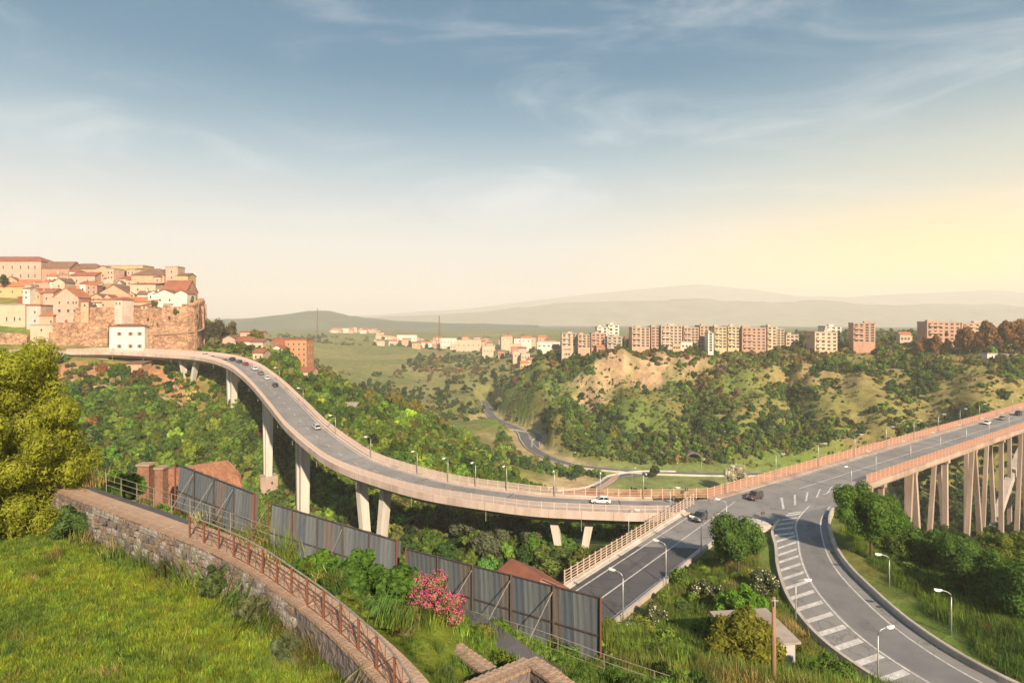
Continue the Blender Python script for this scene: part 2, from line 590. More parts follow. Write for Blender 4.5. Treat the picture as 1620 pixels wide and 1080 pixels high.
# meadow, path bank and the slope below it
cw((-17, 21, -12.6), (-25, 28, -12.85), (-40, 34, -13.1), (-10, 12, -12.2), (0, 6, -11.6), (-6, 19.4, -12.0), (-10, 23, -12.35), (-14, 26.5, -12.6),
   (-20, 30.5, -12.8), (-30, 10, -12.6), (-60, 25, -12.5), (-60, 45, -12.8), (-38, 41, -12.2), (0, -30, -11.5), (-80, -20, -12), (60, -20, -14), (-120, 20, -13),
   (-3, 25, -12.6), (-7, 29, -12.9), (-13, 35, -14.3), (-20, 41, -14.8), (-30, 48, -15.2), (0, 24, -14.2), (4, 20, -14.0), (3, 30, -17), (-4, 36, -18),
   (-10, 42, -19.5), (-20, 50, -20.5), (-32, 57, -19.2), (5.7, 39, -22.8), (-1, 44, -22.6), (-8.7, 50, -23.2), (-10, 53, -23.8), (-17, 56, -24), (-24, 59, -22.4), (-35, 63, -20.4),
   (10, 30, -19), (12, 40, -24), (20, 34, -22.5), (30, 30, -22), (45, 30, -28), (70, 30, -30), (20, 50, -29.5), (28, 58, -34.5), (30, 66, -36.8), (31, 75, -37.6),
   (33, 85, -37.8), (36, 95, -37.8), (42, 105, -37.8), (24, 62, -34.5), (18, 62, -34.5), (14, 58, -31), (8, 56, -29), (0, 62, -30.5), (-12, 66, -30), (-30, 74, -34), (-50, 80, -33), (-52, 95, -40), (-45, 110, -48), (-20, 85, -44), (-3, 88, -43), (0, 100, -48), (6, 108, -47), (12, 118, -46.5), (24, 112, -44))
# ravine under the curved viaduct
cw((-10, 118, -52), (-20, 130, -55), (-32, 138, -58), (-45, 150, -61), (-60, 172, -64), (-83, 203, -67), (-70, 140, -56), (-95, 150, -52), (-120, 140, -44), (-90, 100, -41), (-120, 80, -34), (-200, 100, -30), (-180, 150, -40))
cp(750, 835, 150); cp(850, 855, 135); cp(690, 850, 140)
cp(640, 722, 200); cp(750, 755, 200); cp(850, 785, 200); cp(560, 690, 225); cp(520, 650, 260)
# slope under the town
cp(100, 608, 270); cp(30, 608, 270); cp(200, 612, 272); cp(270, 640, 262); cp(150, 655, 245); cp(250, 705, 222); cp(200, 765, 178); cp(340, 725, 228)
cp(310, 672, 275); cp(385, 690, 255); cw((-83, 215, -69), (-92, 226, -67), (-84, 190, -67), (-100, 222, -62)); 
cw((-330, 306, -17), (-260, 306, -16.5), (-200, 306, -16.6), (-150, 308, -16.6), (-128, 300, -17), (-112, 294, -18), (-260, 350, 4), (-210, 352, 6), (-172, 350, -14), (-150, 352, -22), (-130, 334, -19), (-118, 320, -17), (-205, 350, 4),
   (-330, 370, 14), (-260, 392, 24), (-228, 400, 22), (-205, 400, 0), (-190, 392, -16), (-150, 392, -30), (-120, 360, -26), (-280, 440, 12), (-330, 450, 14), (-200, 460, -24), (-160, 460, -36), (-200, 560, -40), (-330, 600, -40))
# spur beside the viaduct
cp(440, 590, 300); cp(500, 622, 298); cp(600, 645, 300); cp(660, 655, 312); cp(740, 715, 302); cp(790, 760, 290); cp(840, 800, 290); cp(820, 740, 330)
cp(470, 600, 330); cp(560, 650, 380); cp(680, 690, 400)
# valley
for q in ((780, 662, 528), (860, 716, 392), (960, 766, 317), (1050, 762, 322), (1100, 752, 335), (900, 762, 322), (830, 692, 443), (1180, 752, 335), (1000, 790, 290), (930, 800, 270), (1040, 830, 250)):
    cp(*q)
for q in ((865, 668, 480), (940, 704, 420), (1010, 726, 385), (1130, 738, 360)):
    cp(q[0], q[1], far(q[0], q[2]))
cw((40, 150, -56), (60, 200, -76), (25, 180, -66), (30, 240, -84), (110, 166, -60), (118, 190, -72), (150, 195, -70), (150, 230, -82), (190, 280, -87), (240, 310, -86), (130, 260, -86), (300, 330, -78))
# far ridge
for q in ((860, 567, 720), (1000, 560, 700), (1100, 560, 690), (1250, 563, 650), (1350, 566, 600), (1500, 570, 520), (1620, 577, 460), (1800, 580, 430), (1550, 561, 505), (1600, 563, 480), (1500, 562, 540),
          (900, 640, 530), (1000, 625, 560), (1100, 650, 480), (1200, 645, 480), (1300, 625, 480), (1450, 625, 420), (1600, 615, 380), (1550, 665, 330), (1350, 695, 380),
          (1040, 578, 650), (1040, 612, 600), (930, 592, 640), (930, 642, 560), (1180, 600, 560), (980, 575, 660), (1090, 580, 640), (870, 610, 620), (1250, 600, 560),
          (1000, 547, 900), (1300, 545, 900), (1600, 548, 760), (1450, 556, 640), (1800, 540, 800), (1700, 640, 360)):
    cp(q[0], q[1], far(q[0], q[2]))
# fields and the far side on the left
for q in ((600, 566, 900), (520, 546, 1000), (700, 566, 900), (650, 625, 600), (560, 605, 650), (720, 645, 550), (500, 578, 700), (800, 610, 700), (790, 570, 850),
          (560, 526, 1500), (700, 545, 1200), (850, 552, 1000), (950, 550, 900), (400, 540, 1000), (300, 530, 1500), (480, 525, 1600), (800, 530, 1700), (1200, 528, 1700), (1600, 525, 1700)):
    cp(q[0], q[1], far(q[0], q[2]))
for a in range(-60, 61, 15):
    t = math.radians(a)
    for R, z in ((3000, -38), (6000, -60), (12000, -90)):
        cw((R * math.sin(t), R * math.cos(t), z))
CT = np.array(CT)
_c = CT[:, :2]
_K = -np.sqrt(((_c[:, None] - _c[None]) ** 2).sum(-1)) - 1.0 * np.eye(len(CT))
_A = np.block([[_K, np.ones((len(CT), 1))], [np.ones((1, len(CT))), np.zeros((1, 1))]])
_w = np.linalg.solve(_A, np.concatenate([CT[:, 2], [0.0]]))


def hash_noise(x, y, seed=0):
    xi, yi = np.floor(x).astype(np.int64), np.floor(y).astype(np.int64)
    fx, fy = x - xi, y - yi
    fx, fy = fx * fx * (3 - 2 * fx), fy * fy * (3 - 2 * fy)

    def h(a, b):
        n = (a * 374761393 + b * 668265263 + seed * 1442695041) & 0x7FFFFFFF
        n = ((n ^ (n >> 13)) * 1274126177) & 0x7FFFFFFF
        return ((n ^ (n >> 16)) & 0xFFFF) / 65535.0

    return (h(xi, yi) * (1 - fx) + h(xi + 1, yi) * fx) * (1 - fy) + (h(xi, yi + 1) * (1 - fx) + h(xi + 1, yi + 1) * fx) * fy


def fbm(x, y, scale, octaves=4, seed=0):
    v, a, s = 0.0, 0.5, 1.0 / scale
    for i in range(octaves):
        v = v + a * (hash_noise(x * s, y * s, seed + i) - 0.5)
        a *= 0.5
        s *= 2.1
    return v


def seg_dist(x, y, pts):
    """distance to a polyline and the height along it"""
    best = np.full(x.shape, 1e9)
    zz = np.zeros(x.shape)
    for a, b in zip(pts, pts[1:]):
        dx, dy = b[0] - a[0], b[1] - a[1]
        t = np.clip(((x - a[0]) * dx + (y - a[1]) * dy) / (dx * dx + dy * dy + 1e-9), 0, 1)
        d = np.hypot(x - a[0] - t * dx, y - a[1] - t * dy)
        m = d < best
        best = np.where(m, d, best)
        zz = np.where(m, a[2] + t * (b[2] - a[2]), zz)
    return best, zz


rd0, rd1 = RD_A + RD_N * RD_W / 2, RD_A + RD_N * RD_W / 2 + RD_DIR * 44
RAMP_MID = [((a[0] + b[0]) / 2, (a[1] + b[1]) / 2, ROADZ) for a, b in zip(RAMP_L, RAMP_R)]
FLAT = [  # polyline, half width kept flat, blend
    ([tuple(rd0 - RD_DIR * 24), tuple(rd1)], 6.2, 7.0, -0.35),
    (RAMP_MID[1:], 7.6, 6.0, -0.35),
    ([(40, 116, ROADZ), (58, 126, ROADZ), (72, 133, ROADZ)], 8.5, 7.0, -0.5),
    ([tuple(p) for p in path_line[::3]], 0.5, 0.5, -0.14),
    ([tuple(p) for p in VR_MAIN[::2]], 5.5, 10.0, -0.25),
    ([tuple(p) for p in VR_LOOP[::2]], 5.0, 8.0, -0.25),
    ([tuple(p) for p in VR_BACK[::2]], 5.0, 8.0, -0.25),
]


CLIFFS = ((1045, 588, 640, 40, 22), (925, 612, 610, 20, 26), (985, 592, 640, 16, 18), (1240, 604, 560, 16, 20), (1310, 608, 520, 14, 24))


def gully(x, y, z):
    """1 in the bed of a gully, 0 on the spur between two, and how much the ground is gullied there"""
    r = np.hypot(x, y)
    w_ = np.clip((z + 82) / 14, 0, 1) * np.clip((-33 - z) / 9, 0, 1) * np.clip((r - 340) / 40, 0, 1) * np.clip((640 - r) / 60, 0, 1) * np.clip((x + 10) / 40, 0, 1)
    th = np.arctan2(x - 60, y + 120)
    ph = th * 27 + 4.5 * fbm(x, y, 150, 3, 21)
    g_ = np.abs(np.sin(ph)) ** 0.9 * 0.75 + 0.25 * np.abs(np.sin(ph * 2.7 + 1.3))
    return 1.0 - g_, w_


def H(x, y):
    x, y = np.atleast_1d(np.asarray(x, float)), np.atleast_1d(np.asarray(y, float))
    z = np.zeros(x.shape)
    for i in range(0, x.size, 20000):
        s = slice(i, i + 20000)
        d = np.sqrt((x.reshape(-1)[s, None] - _c[None, :, 0]) ** 2 + (y.reshape(-1)[s, None] - _c[None, :, 1]) ** 2)
        z.reshape(-1)[s] = -(d @ _w[:-1]) + _w[-1]
    r = np.hypot(x, y)
    amp = np.clip((r - 60) / 200, 0, 1) * np.clip((7000 - r) / 3000, 0, 1)
    z = z + amp * (6.0 * fbm(x, y, 60, 4, 3) + 10 * np.clip((r - 350) / 300, 0, 1) * fbm(x, y, 130, 4, 9)) + 0.35 * fbm(x, y, 6, 3, 5) * np.clip((r - 12) / 30, 0.4, 1)
    # gullies running down the far slope
    g_, w_ = gully(x, y, z)
    z = z + w_ * (15.0 * (0.42 - g_) + 10.0 * fbm(x, y, 26, 4, 15))
    for px, py, d, rx, ry in CLIFFS:          # scarps of bare earth
        p = at(px, py, far(px, d))
        m_ = np.exp(-(((x - p.x) / (rx * 1.15)) ** 2 + ((y - p.y) / (ry * 1.6)) ** 2) ** 2)
        z = z + m_ * (3.6 * np.tanh((y - p.y + 14 * fbm(x, y, 16, 4, 4)) / 3.0) + 11 * fbm(x, y, 11, 4, 6))
    for pts, hw, bl, dz in FLAT:
        dd, zz = seg_dist(x, y, pts)
        t = np.clip((dd - hw) / bl, 0, 1)
        t = t * t * (3 - 2 * t)
        z = (zz + dz) * (1 - t) + z * t
    return z


def hz(x, y):
    return float(H(x, y)[0])


# ------------------------------------------------------------------ ground sheet
NA, NR = 430, 560
ang = np.radians(np.linspace(-66, 66, NA))
rad = 12.0 * (13500 / 12.0) ** (np.linspace(0, 1, NR))
ox, oy = 0.0, -24.0
gx = ox + rad[:, None] * np.sin(ang)[None]
gy = oy + rad[:, None] * np.cos(ang)[None]
gz = H(gx.ravel(), gy.ravel()).reshape(gx.shape)
# base colour of what grows or lies on the ground
gs = np.hypot(np.gradient(gz, axis=0) / np.gradient(rad)[:, None], 0)
da = np.gradient(gz, axis=1) / (rad[:, None] * (ang[1] - ang[0]))
slope = np.hypot(gs, da)
gc = np.zeros((NR, NA, 3))
n1 = fbm(gx, gy, 40, 4, 31) + 0.5
n2 = fbm(gx, gy, 12, 4, 41) + 0.5
olive = np.array((0.18, 0.17, 0.05)); green = np.array((0.12, 0.175, 0.036)); brown = np.array((0.21, 0.15, 0.07)); tan = np.array((0.40, 0.27, 0.165))
mixv = np.clip((n1 - 0.38) * 4, 0, 1)[..., None]
gc[:] = green * (1 - mixv) + olive * mixv
mb_ = np.clip((n2 - 0.55) * 5, 0, 1)[..., None] * 0.6
gc = gc * (1 - mb_) + brown * mb_
rr = np.hypot(gx, gy)


def blob(px, py, d, rx, ry):
    d = far(px, d)
    p = at(px, py, d)
    return np.exp(-(((gx - p.x) / rx) ** 2 + ((gy - p.y) / ry) ** 2) ** 2)


# bare earth cliffs on the far ridge
cliff = np.clip(blob(1045, 588, 640, 40, 22) + blob(925, 612, 610, 20, 26) + 0.8 * blob(985, 592, 640, 16, 18) + 0.5 * blob(1240, 600, 560, 16, 22) + 0.55 * blob(1310, 605, 520, 14, 26) + 0.4 * blob(880, 640, 560, 12, 20), 0, 1)
cm = np.clip(cliff * (2.6 * n2 - 0.35) , 0, 1)[..., None]
n3 = fbm(gx * 1.0, gz * 0.6 + gy * 0.2, 5, 4, 91)[..., None] + 0.5
gc = gc * (1 - cm) + tan * (0.35 + 1.25 * n3) * cm
# dry grass brow of the ridge and the valley floor
dry = np.array((0.24, 0.19, 0.075))
dm = np.clip(blob(1500, 600, 440, 110, 50) * 0.9 + blob(1380, 610, 470, 60, 50) * 0.7 + blob(1160, 640, 480, 40, 40) * 0.4, 0, 1)[..., None] * np.clip(n1 + 0.1, 0, 1)[..., None]
gc = gc * (1 - dm) + dry * dm
vf = np.clip((-83.5 - gz) / 2.0, 0, 1) * (rr < 640) * (gx > -40) * (gx < 160)
sandy = np.array((0.40, 0.31, 0.17)); lawn = np.array((0.13, 0.20, 0.05))
lm = np.clip((gx - 40) / 18, 0, 1)[..., None]
vc = sandy * (1 - lm * 0.8) + lawn * lm * 0.8
vm = vf[..., None] * 0.9
gc = gc * (1 - vm) + vc * vm
# ploughed and mown fields in the distance
fm = ((gx < 40) & (gy > 560) & (gy < 1900)).astype(float)[..., None] * 0.9
ca, sa = math.cos(0.5), math.sin(0.5)
u, v = gx * ca + gy * sa, -gx * sa + gy * ca
cell = hash_noise(np.floor(u / 120) * 7.3 + 0.01, np.floor(v / 70) * 5.1 + 0.01, 77)[..., None]
fc = np.array((0.13, 0.16, 0.05)) * (1 - cell) + np.array((0.25, 0.22, 0.09)) * cell
gc = gc * (1 - fm) + fc * (0.85 + 0.3 * n2[..., None]) * fm
# meadow by the path
dpath, _ = seg_dist(gx, gy, [tuple(p) for p in path_line[::3]])
mm = (np.clip((48 - rr) / 6, 0, 1) * (gx < 2))[..., None]
gc = gc * (1 - mm) + np.array((0.115, 0.15, 0.02)) * (0.7 + 0.6 * n2[..., None]) * mm
# orange earth bank below the town
ob = np.clip(blob(140, 597, 285, 46, 14) + 0.8 * blob(230, 600, 285, 18, 12), 0, 1)[..., None]
gc = gc * (1 - ob) + np.array((0.40, 0.20, 0.11)) * ob
farm = np.clip((rr - 1500) / 800, 0, 1)[..., None]
gc = gc * (1 - farm) + np.array((0.13, 0.145, 0.10)) * farm

me = bpy.data.meshes.new("ground")
idx = np.arange(NR * NA).reshape(NR, NA)
quads = np.stack([idx[:-1, :-1], idx[:-1, 1:], idx[1:, 1:], idx[1:, :-1]], -1).reshape(-1, 4)
me.vertices.add(NR * NA)
me.vertices.foreach_set("co", np.stack([gx, gy, gz], -1).ravel())
me.loops.add(quads.size)
me.loops.foreach_set("vertex_index", quads.ravel().astype(np.int32))
me.polygons.add(len(quads))
me.polygons.foreach_set("loop_start", np.arange(0, quads.size, 4, dtype=np.int32))
me.polygons.foreach_set("use_smooth", np.ones(len(quads), bool))
me.update()
ca_ = me.color_attributes.new("soil", "FLOAT_COLOR", "POINT")
ca_.data.foreach_set("color", np.concatenate([gc, np.ones((NR, NA, 1))], -1).ravel().astype(np.float32))


def ground_material(name):
    m = bpy.data.materials.new(name)
    m.use_nodes = True
    nt = m.node_tree
    b = nt.nodes["Principled BSDF"]
    b.inputs["Roughness"].default_value = 0.95
    b.inputs["Specular IOR Level"].default_value = 0.1
    a = nt.nodes.new("ShaderNodeAttribute")
    a.attribute_name = "soil"
    g = nt.nodes.new("ShaderNodeNewGeometry")
    nz = nt.nodes.new("ShaderNodeTexNoise")
    nz.inputs["Scale"].default_value = 0.16
    nz.inputs["Detail"].default_value = 9
    nz.inputs["Roughness"].default_value = 0.7
    nt.links.new(g.outputs["Position"], nz.inputs["Vector"])
    r = nt.nodes.new("ShaderNodeMapRange")
    r.inputs["From Min"].default_value = 0.3
    r.inputs["From Max"].default_value = 0.7
    r.inputs["To Min"].default_value = 0.55
    r.inputs["To Max"].default_value = 1.4
    nt.links.new(nz.outputs["Fac"], r.inputs["Value"])
    s = nt.nodes.new("ShaderNodeVectorMath")
    s.operation = "SCALE"
    nt.links.new(a.outputs["Color"], s.inputs[0])
    nt.links.new(r.outputs[0], s.inputs["Scale"])
    nt.links.new(s.outputs[0], b.inputs["Base Color"])
    bp = nt.nodes.new("ShaderNodeBump")
    bp.inputs["Strength"].default_value = 0.8
    bp.inputs["Distance"].default_value = 1.2
    nt.links.new(nz.outputs["Fac"], bp.inputs["Height"])
    nt.links.new(bp.outputs[0], b.inputs["Normal"])
    return m


me.materials.append(ground_material("earth_and_grass"))
ground = tag(link(bpy.data.objects.new("ground", me)), "green and ochre valley ground with bare cliffs and fields", None, None, "structure")


# ------------------------------------------------------------------ distant ranges
def hills(name, d, profile, depth, col, label, seed, rough=0.16):
    """a range of hills with a crest given as (pixel x, pixel y) at distance d"""
    xs = np.linspace(profile[0][0], profile[-1][0], 240)
    ys = np.interp(xs, [p[0] for p in profile], [p[1] for p in profile])
    X = (xs - 810) / FOC * d
    top = -(ys - HOR) / FOC * d
    rows = 26
    vs_, fs = [], []
    base = -70.0
    for i in range(rows):
        t = i / (rows - 1) * 2 - 1
        y = d + t * depth
        k = max(0.0, math.cos(t * math.pi / 2)) ** 0.8
        nn = fbm(X / depth * 3, np.full_like(X, t * 3.0 + seed), 1.0, 5, seed)
        zz = base + (top - base) * np.clip(k + rough * 2.0 * nn * (0.25 + (1 - abs(t))), 0, 1.25)
        if abs(t) < 0.06:
            zz = top + (top - base) * rough * 0.5 * nn
        vs_ += [(a, y, b) for a, b in zip(X, zz)]
    n = len(X)
    for i in range(rows - 1):
        for j in range(n - 1):
            fs.append((i * n + j, i * n + j + 1, (i + 1) * n + j + 1, (i + 1) * n + j))
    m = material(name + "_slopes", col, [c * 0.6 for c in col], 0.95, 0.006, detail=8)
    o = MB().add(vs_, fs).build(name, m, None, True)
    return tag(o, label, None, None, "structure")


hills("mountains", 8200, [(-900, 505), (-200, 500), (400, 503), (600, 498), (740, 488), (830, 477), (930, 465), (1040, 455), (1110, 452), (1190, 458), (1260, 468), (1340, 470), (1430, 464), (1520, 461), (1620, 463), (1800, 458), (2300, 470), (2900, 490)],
      1700, (0.34, 0.31, 0.26), "pale distant mountain range on the horizon", 3, 0.10)  # slope colour paled to stand in for thicker haze
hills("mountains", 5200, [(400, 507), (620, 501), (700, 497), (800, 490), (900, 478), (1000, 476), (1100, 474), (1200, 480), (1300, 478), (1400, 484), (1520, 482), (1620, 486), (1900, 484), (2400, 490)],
      1100, (0.29, 0.27, 0.20), "hazy lower hills in front of the mountains", 8, 0.16)  # haze paled into the colour of these hills too
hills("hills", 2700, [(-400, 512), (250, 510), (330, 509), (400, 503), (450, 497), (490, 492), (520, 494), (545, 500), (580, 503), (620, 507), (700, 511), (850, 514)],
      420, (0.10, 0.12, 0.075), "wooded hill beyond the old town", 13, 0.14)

# ------------------------------------------------------------------ roads
def ribbon(name, left, right, z, mat, parent=None):
    vs_ = [(a[0], a[1], z) for a in left] + [(b[0], b[1], z) for b in right]
    n = len(left)
    return MB().add(vs_, [(i, i + n, i + n + 1, i + 1) for i in range(n - 1)]).build(name, mat, parent)


def dense(pts, step=1.2):
    return [(p.x, p.y) for p in spline([(a, b, 0) for a, b in pts], step)]


def resample(pts, n):
    P = [Vector((a, b, 0)) for a, b in pts]
    L = [0.0]
    for a, b in zip(P, P[1:]):
        L.append(L[-1] + (b - a).length)
    out = []
    for k in range(n):
        s = L[-1] * k / (n - 1)
        i = max(j for j in range(len(L)) if L[j] <= s + 1e-9)
        i = min(i, len(P) - 2)
        f = (s - L[i]) / max(1e-9, L[i + 1] - L[i])
        q = P[i].lerp(P[i + 1], f)
        out.append((q.x, q.y))
    return out


rl = [RD_A + RD_DIR * t for t in (-26, 0, 20, 40)]
rr_ = [p + RD_N * RD_W for p in rl]
road = tag(ribbon("road", rl, rr_, ROADZ, M["asphalt"]), "straight grey asphalt road climbing to the junction", None, None, "structure")
# the newer, darker surface on the lower stretch
pl = [RD_A + RD_DIR * t + RD_N * 0.55 for t in (-26, 0, 16.5)]
pr = [RD_A + RD_DIR * t + RD_N * (RD_W - 0.15) for t in (-26, 0, 22.5)]
ribbon("asphalt_patch", pl, pr, ROADZ + 0.008, M["asphalt_dark"], road)


def line_strip(name, pts, w, z, parent, mat=None):
    fr = frames([Vector((p[0], p[1], z)) for p in pts])
    return ribbon(name, [p - r * w / 2 for p, t, r in fr], [p + r * w / 2 for p, t, r in fr], z, mat or M["paint"], parent)


line_strip("lane_line", [RD_A + RD_DIR * t + RD_N * 1.5 for t in (-24, 0, 36)], 0.22, ROADZ + 0.016, road)
line_strip("lane_line", [RD_A + RD_DIR * t + RD_N * 5.4 for t in (-24, 0, 30, 52)], 0.2, ROADZ + 0.018, road)
line_strip("lane_line", [RD_A + RD_DIR * t + RD_N * (RD_W - 0.5) for t in (-24, 0, 32)], 0.2, ROADZ + 0.016, road)

n_r = 60
RL = resample(dense(RAMP_L), n_r)
RR = resample(dense(RAMP_R), n_r)
ramp_road = tag(ribbon("road", RL, RR, ROADZ + 0.004, M["asphalt"]), "curved slip road with striped hatching beside it", None, None, "structure")


def ramp_at(k, f):
    return (RL[k][0] + (RR[k][0] - RL[k][0]) * f, RL[k][1] + (RR[k][1] - RL[k][1]) * f)


HF = [0.30 + 0.10 * min(1, k / 18) for k in range(n_r)]
ribbon("asphalt_patch", [ramp_at(k, HF[k] + 0.03) for k in range(10, n_r)], [ramp_at(k, 0.80) for k in range(10, n_r)], ROADZ + 0.010,
       material("asphalt_mid", (0.20, 0.198, 0.205), (0.15, 0.149, 0.156), 0.85, 0.3, 0.15, 30, dirt=0.2), ramp_road)
line_strip("lane_line", [ramp_at(k, HF[k]) for k in range(6, n_r)], 0.24, ROADZ + 0.016, ramp_road)
line_strip("lane_line", [ramp_at(k, 0.82) for k in range(10, n_r)], 0.2, ROADZ + 0.016, ramp_road)
line_strip("lane_line", [ramp_at(k, 0.035) for k in range(12, n_r)], 0.2, ROADZ + 0.016, ramp_road)
# the striped hatching: one object per bar
for i in range(26):
    k = 8 + i * 1.95
    if k > n_r - 4:
        break
    k0 = int(k)
    a, b = Vector((*ramp_at(k0, 0.06), 0)), Vector((*ramp_at(min(n_r - 1, k0 + (0 if i > 5 else 1)), HF[k0] - 0.03), 0))
    fw = Vector((RL[min(n_r - 1, k0 + 1)][0] - RL[k0][0], RL[min(n_r - 1, k0 + 1)][1] - RL[k0][1], 0)).normalized() * 0.46
    z = Vector((0, 0, ROADZ + 0.014))
    MB().add([a - fw + z, b - fw + z, b + fw + z, a + fw + z], [(0, 1, 2, 3)]).build("stripe", M["paint"], ramp_road)

# repaired places and drain covers
patch_mat = asphalt("asphalt_repair", (0.17, 0.168, 0.172), (0.13, 0.128, 0.132))
rp = np.random.default_rng(21)
for i in range(9):
    k0 = int(rp.integers(14, n_r - 6))
    f0 = 0.46 + 0.26 * rp.random()
    a, b, c, d_ = ramp_at(k0, f0), ramp_at(k0, f0 + 0.09 + 0.05 * rp.random()), ramp_at(k0 + 1 + int(rp.integers(3)), f0 + 0.12), ramp_at(k0 + 1 + int(rp.integers(3)), f0)
    MB().add([(q[0], q[1], ROADZ + 0.0125 + 0.0004 * i) for q in (a, b, c, d_)], [(0, 1, 2, 3)]).build("repair_patch", patch_mat, ramp_road)
for i in range(7):
    t, o_, l_, w_ = -18 + 42 * rp.random(), 1.8 + 6 * rp.random(), 1.5 + 4 * rp.random(), 0.7 + 0.9 * rp.random()
    q = RD_A + RD_DIR * t + RD_N * o_
    z = Vector((0, 0, 0.0125 + 0.0004 * i))
    MB().add([q + z, q + RD_N * w_ + z, q + RD_N * w_ + RD_DIR * l_ + z, q + RD_DIR * l_ + z], [(0, 1, 2, 3)]).build("repair_patch", patch_mat if t > 14 else asphalt("asphalt_repair", (0.12, 0.118, 0.124), (0.09, 0.088, 0.094)), road)
for i in range(4):
    q = Vector((*ramp_at(16 + 11 * i, 0.9), ROADZ + 0.02))
    MB().tube([q, q + Vector((0, 0, 0.01))], 0.35, 12).build("drain_cover", M["dark_steel"], ramp_road)
# junction paving
poly = [RD_A + RD_DIR * 38, at(1062, 794, 126), BR_A - BR_DIR * 8 + BR_N * 0.2, BR_A + BR_DIR * 0.5, BR_A + BR_DIR * 14, BR_A + BR_DIR * 14 + BR_N * BR_W, Vector((70, 126, 0)), Vector((59, 118, 0)), Vector((49, 113, 0)), RD_A + RD_DIR * 38 + RD_N * RD_W]
junction = MB().add([(p.x, p.y, ROADZ - 0.004) for p in poly], [tuple(range(len(poly)))][::-1]).build("road", M["asphalt"])
tag(junction, "paved junction where viaduct, bridge and slip road meet", None, None, "structure")
# chevrons spreading into the junction
for i in range(7):
    t = 1.0 + i * 4.4
    wd = 4.6 * (1 - i / 8.5)
    p = BR_A + BR_N * (13.4 - wd) + BR_DIR * (t + 3.5)
    q = BR_A + BR_N * 13.2 + BR_DIR * (t - 3.5)
    fw = BR_DIR * 0.42
    z = Vector((0, 0, 0.022))
    MB().add([p - fw + z, q - fw + z, q + fw + z, p + fw + z], [(0, 1, 2, 3)]).build("stripe", M["paint"], junction)

# kerb walls beside the slip road and the lower road
def low_wall(name, pts, prof, mat, label, cat="wall"):
    o = sweep([Vector((p[0], p[1], ROADZ)) for p in pts], prof).build(name, mat)
    return tag(o, label, cat)


low_wall("guard_wall", [ramp_at(k, 1.0) for k in range(14, n_r)], [(-0.05, -0.6), (-0.05, 0.75), (0.05, 0.85), (0.35, 0.85), (0.45, 0.75), (0.45, -0.6)], M["concrete"], "long curved concrete parapet on the outside of the slip road")
low_wall("guard_wall", [ramp_at(k, 0.0) for k in range(11, n_r)], [(-0.5, -0.6), (-0.5, 0.4), (-0.06, 0.4), (-0.06, -0.6)], M["concrete"], "low kerb wall on the inside of the slip road by the shrubs")
for side, lab in ((-0.0, None),):
    pass
low_wall("kerb_wall", [RD_A + RD_DIR * t - RD_N * 0.1 for t in (-26, -5, 15, 39)], [(-0.55, -1.2), (-0.55, 0.42), (0.05, 0.42), (0.05, 0.16), (0.5, 0.14), (0.5, -0.5)], M["concrete_pale"], "pale concrete kerb and verge along the railing of the lower road")
low_wall("guard_wall", [RD_A + RD_DIR * t + RD_N * (RD_W + 0.1) for t in (-26, -5, 15, 29)], [(0.0, -0.6), (0.0, 0.45), (0.35, 0.45), (0.35, -0.6)], M["concrete"], "low concrete edge between the lower road and the shrubs")

# valley roads
for path, w, lab in ((VR_MAIN, 8.0, "main road winding along the valley floor"), (VR_LOOP, 6.5, "looping slip road round the sandy island in the valley"), (VR_BACK, 6.0, "narrow side road joining the valley road")):
    fr = frames(path)
    o = ribbon("road", [p - r * w / 2 for p, t, r in fr], [p + r * w / 2 for p, t, r in fr], -85.78 if path is VR_MAIN else (-85.77 if path is VR_LOOP else -85.76), M["asphalt_far"])
    tag(o, lab, None, None, "structure")
    for s in (-1, 1):
        line_strip("lane_line", [p + r * s * (w / 2 - 0.5) for p, t, r in fr], 0.35, -85.72, o)
    sweep(path, [(w / 2 + 0.1, -0.2), (w / 2 + 0.1, 0.8), (w / 2 + 0.4, 0.8), (w / 2 + 0.4, -0.2)]).build("guard_rail", M["concrete_pale"], o)
tag(line_strip("path", VR_SPUR, 3.5, -85.74, None, M["dirt"]), "pale track crossing the valley lawn", None, None, "structure")

# ------------------------------------------------------------------ railings made of posts and panels
def bars_mesh(name, h0, h1, nbars, nrails, mat, t=0.035):
    """a unit-length infill panel: thin upright bars between rails"""
    mb = MB()
    for i in range(nbars):
        mb.box(((i + 0.5) / nbars, 0, (h0 + h1) / 2), (t * 0.42, t, h1 - h0))
    for i in range(nrails):
        mb.box((0.5, 0.0, h0 + (h1 - h0) * i / max(1, nrails - 1)), (1.0, 0.07, 0.07))
    return mb.mesh(name, mat)


def railing(path, off, spacing, post_me, panel_me, parent, name="railing", z=0.0):
    """a railing part with its posts and panels as sub-parts"""
    line = offset(path, off, z)
    L = [0.0]
    for a, b in zip(line, line[1:]):
        L.append(L[-1] + (b - a).length)
    n = max(1, int(round(L[-1] / spacing)))
    pts = []
    for k in range(n + 1):
        s = L[-1] * k / n
        i = min(np.searchsorted(L, s, side="right") - 1, len(line) - 2)
        f = (s - L[i]) / max(1e-6, L[i + 1] - L[i])
        pts.append(line[i].lerp(line[i + 1], f))
    rail = bpy.data.objects.new(name, None)
    link(rail, parent)
    for k, p in enumerate(pts):
        q = pts[min(k + 1, n)] - pts[max(k - 1, 0)]
        put("post", post_me, rail, p, (0, 0, math.atan2(q.y, q.x)))
        if k < n:
            d = pts[k + 1] - p
            put("panel", panel_me, rail, p, (0, -math.asin(d.z / d.length), math.atan2(d.y, d.x)), (d.length, 1, 1))
    return rail


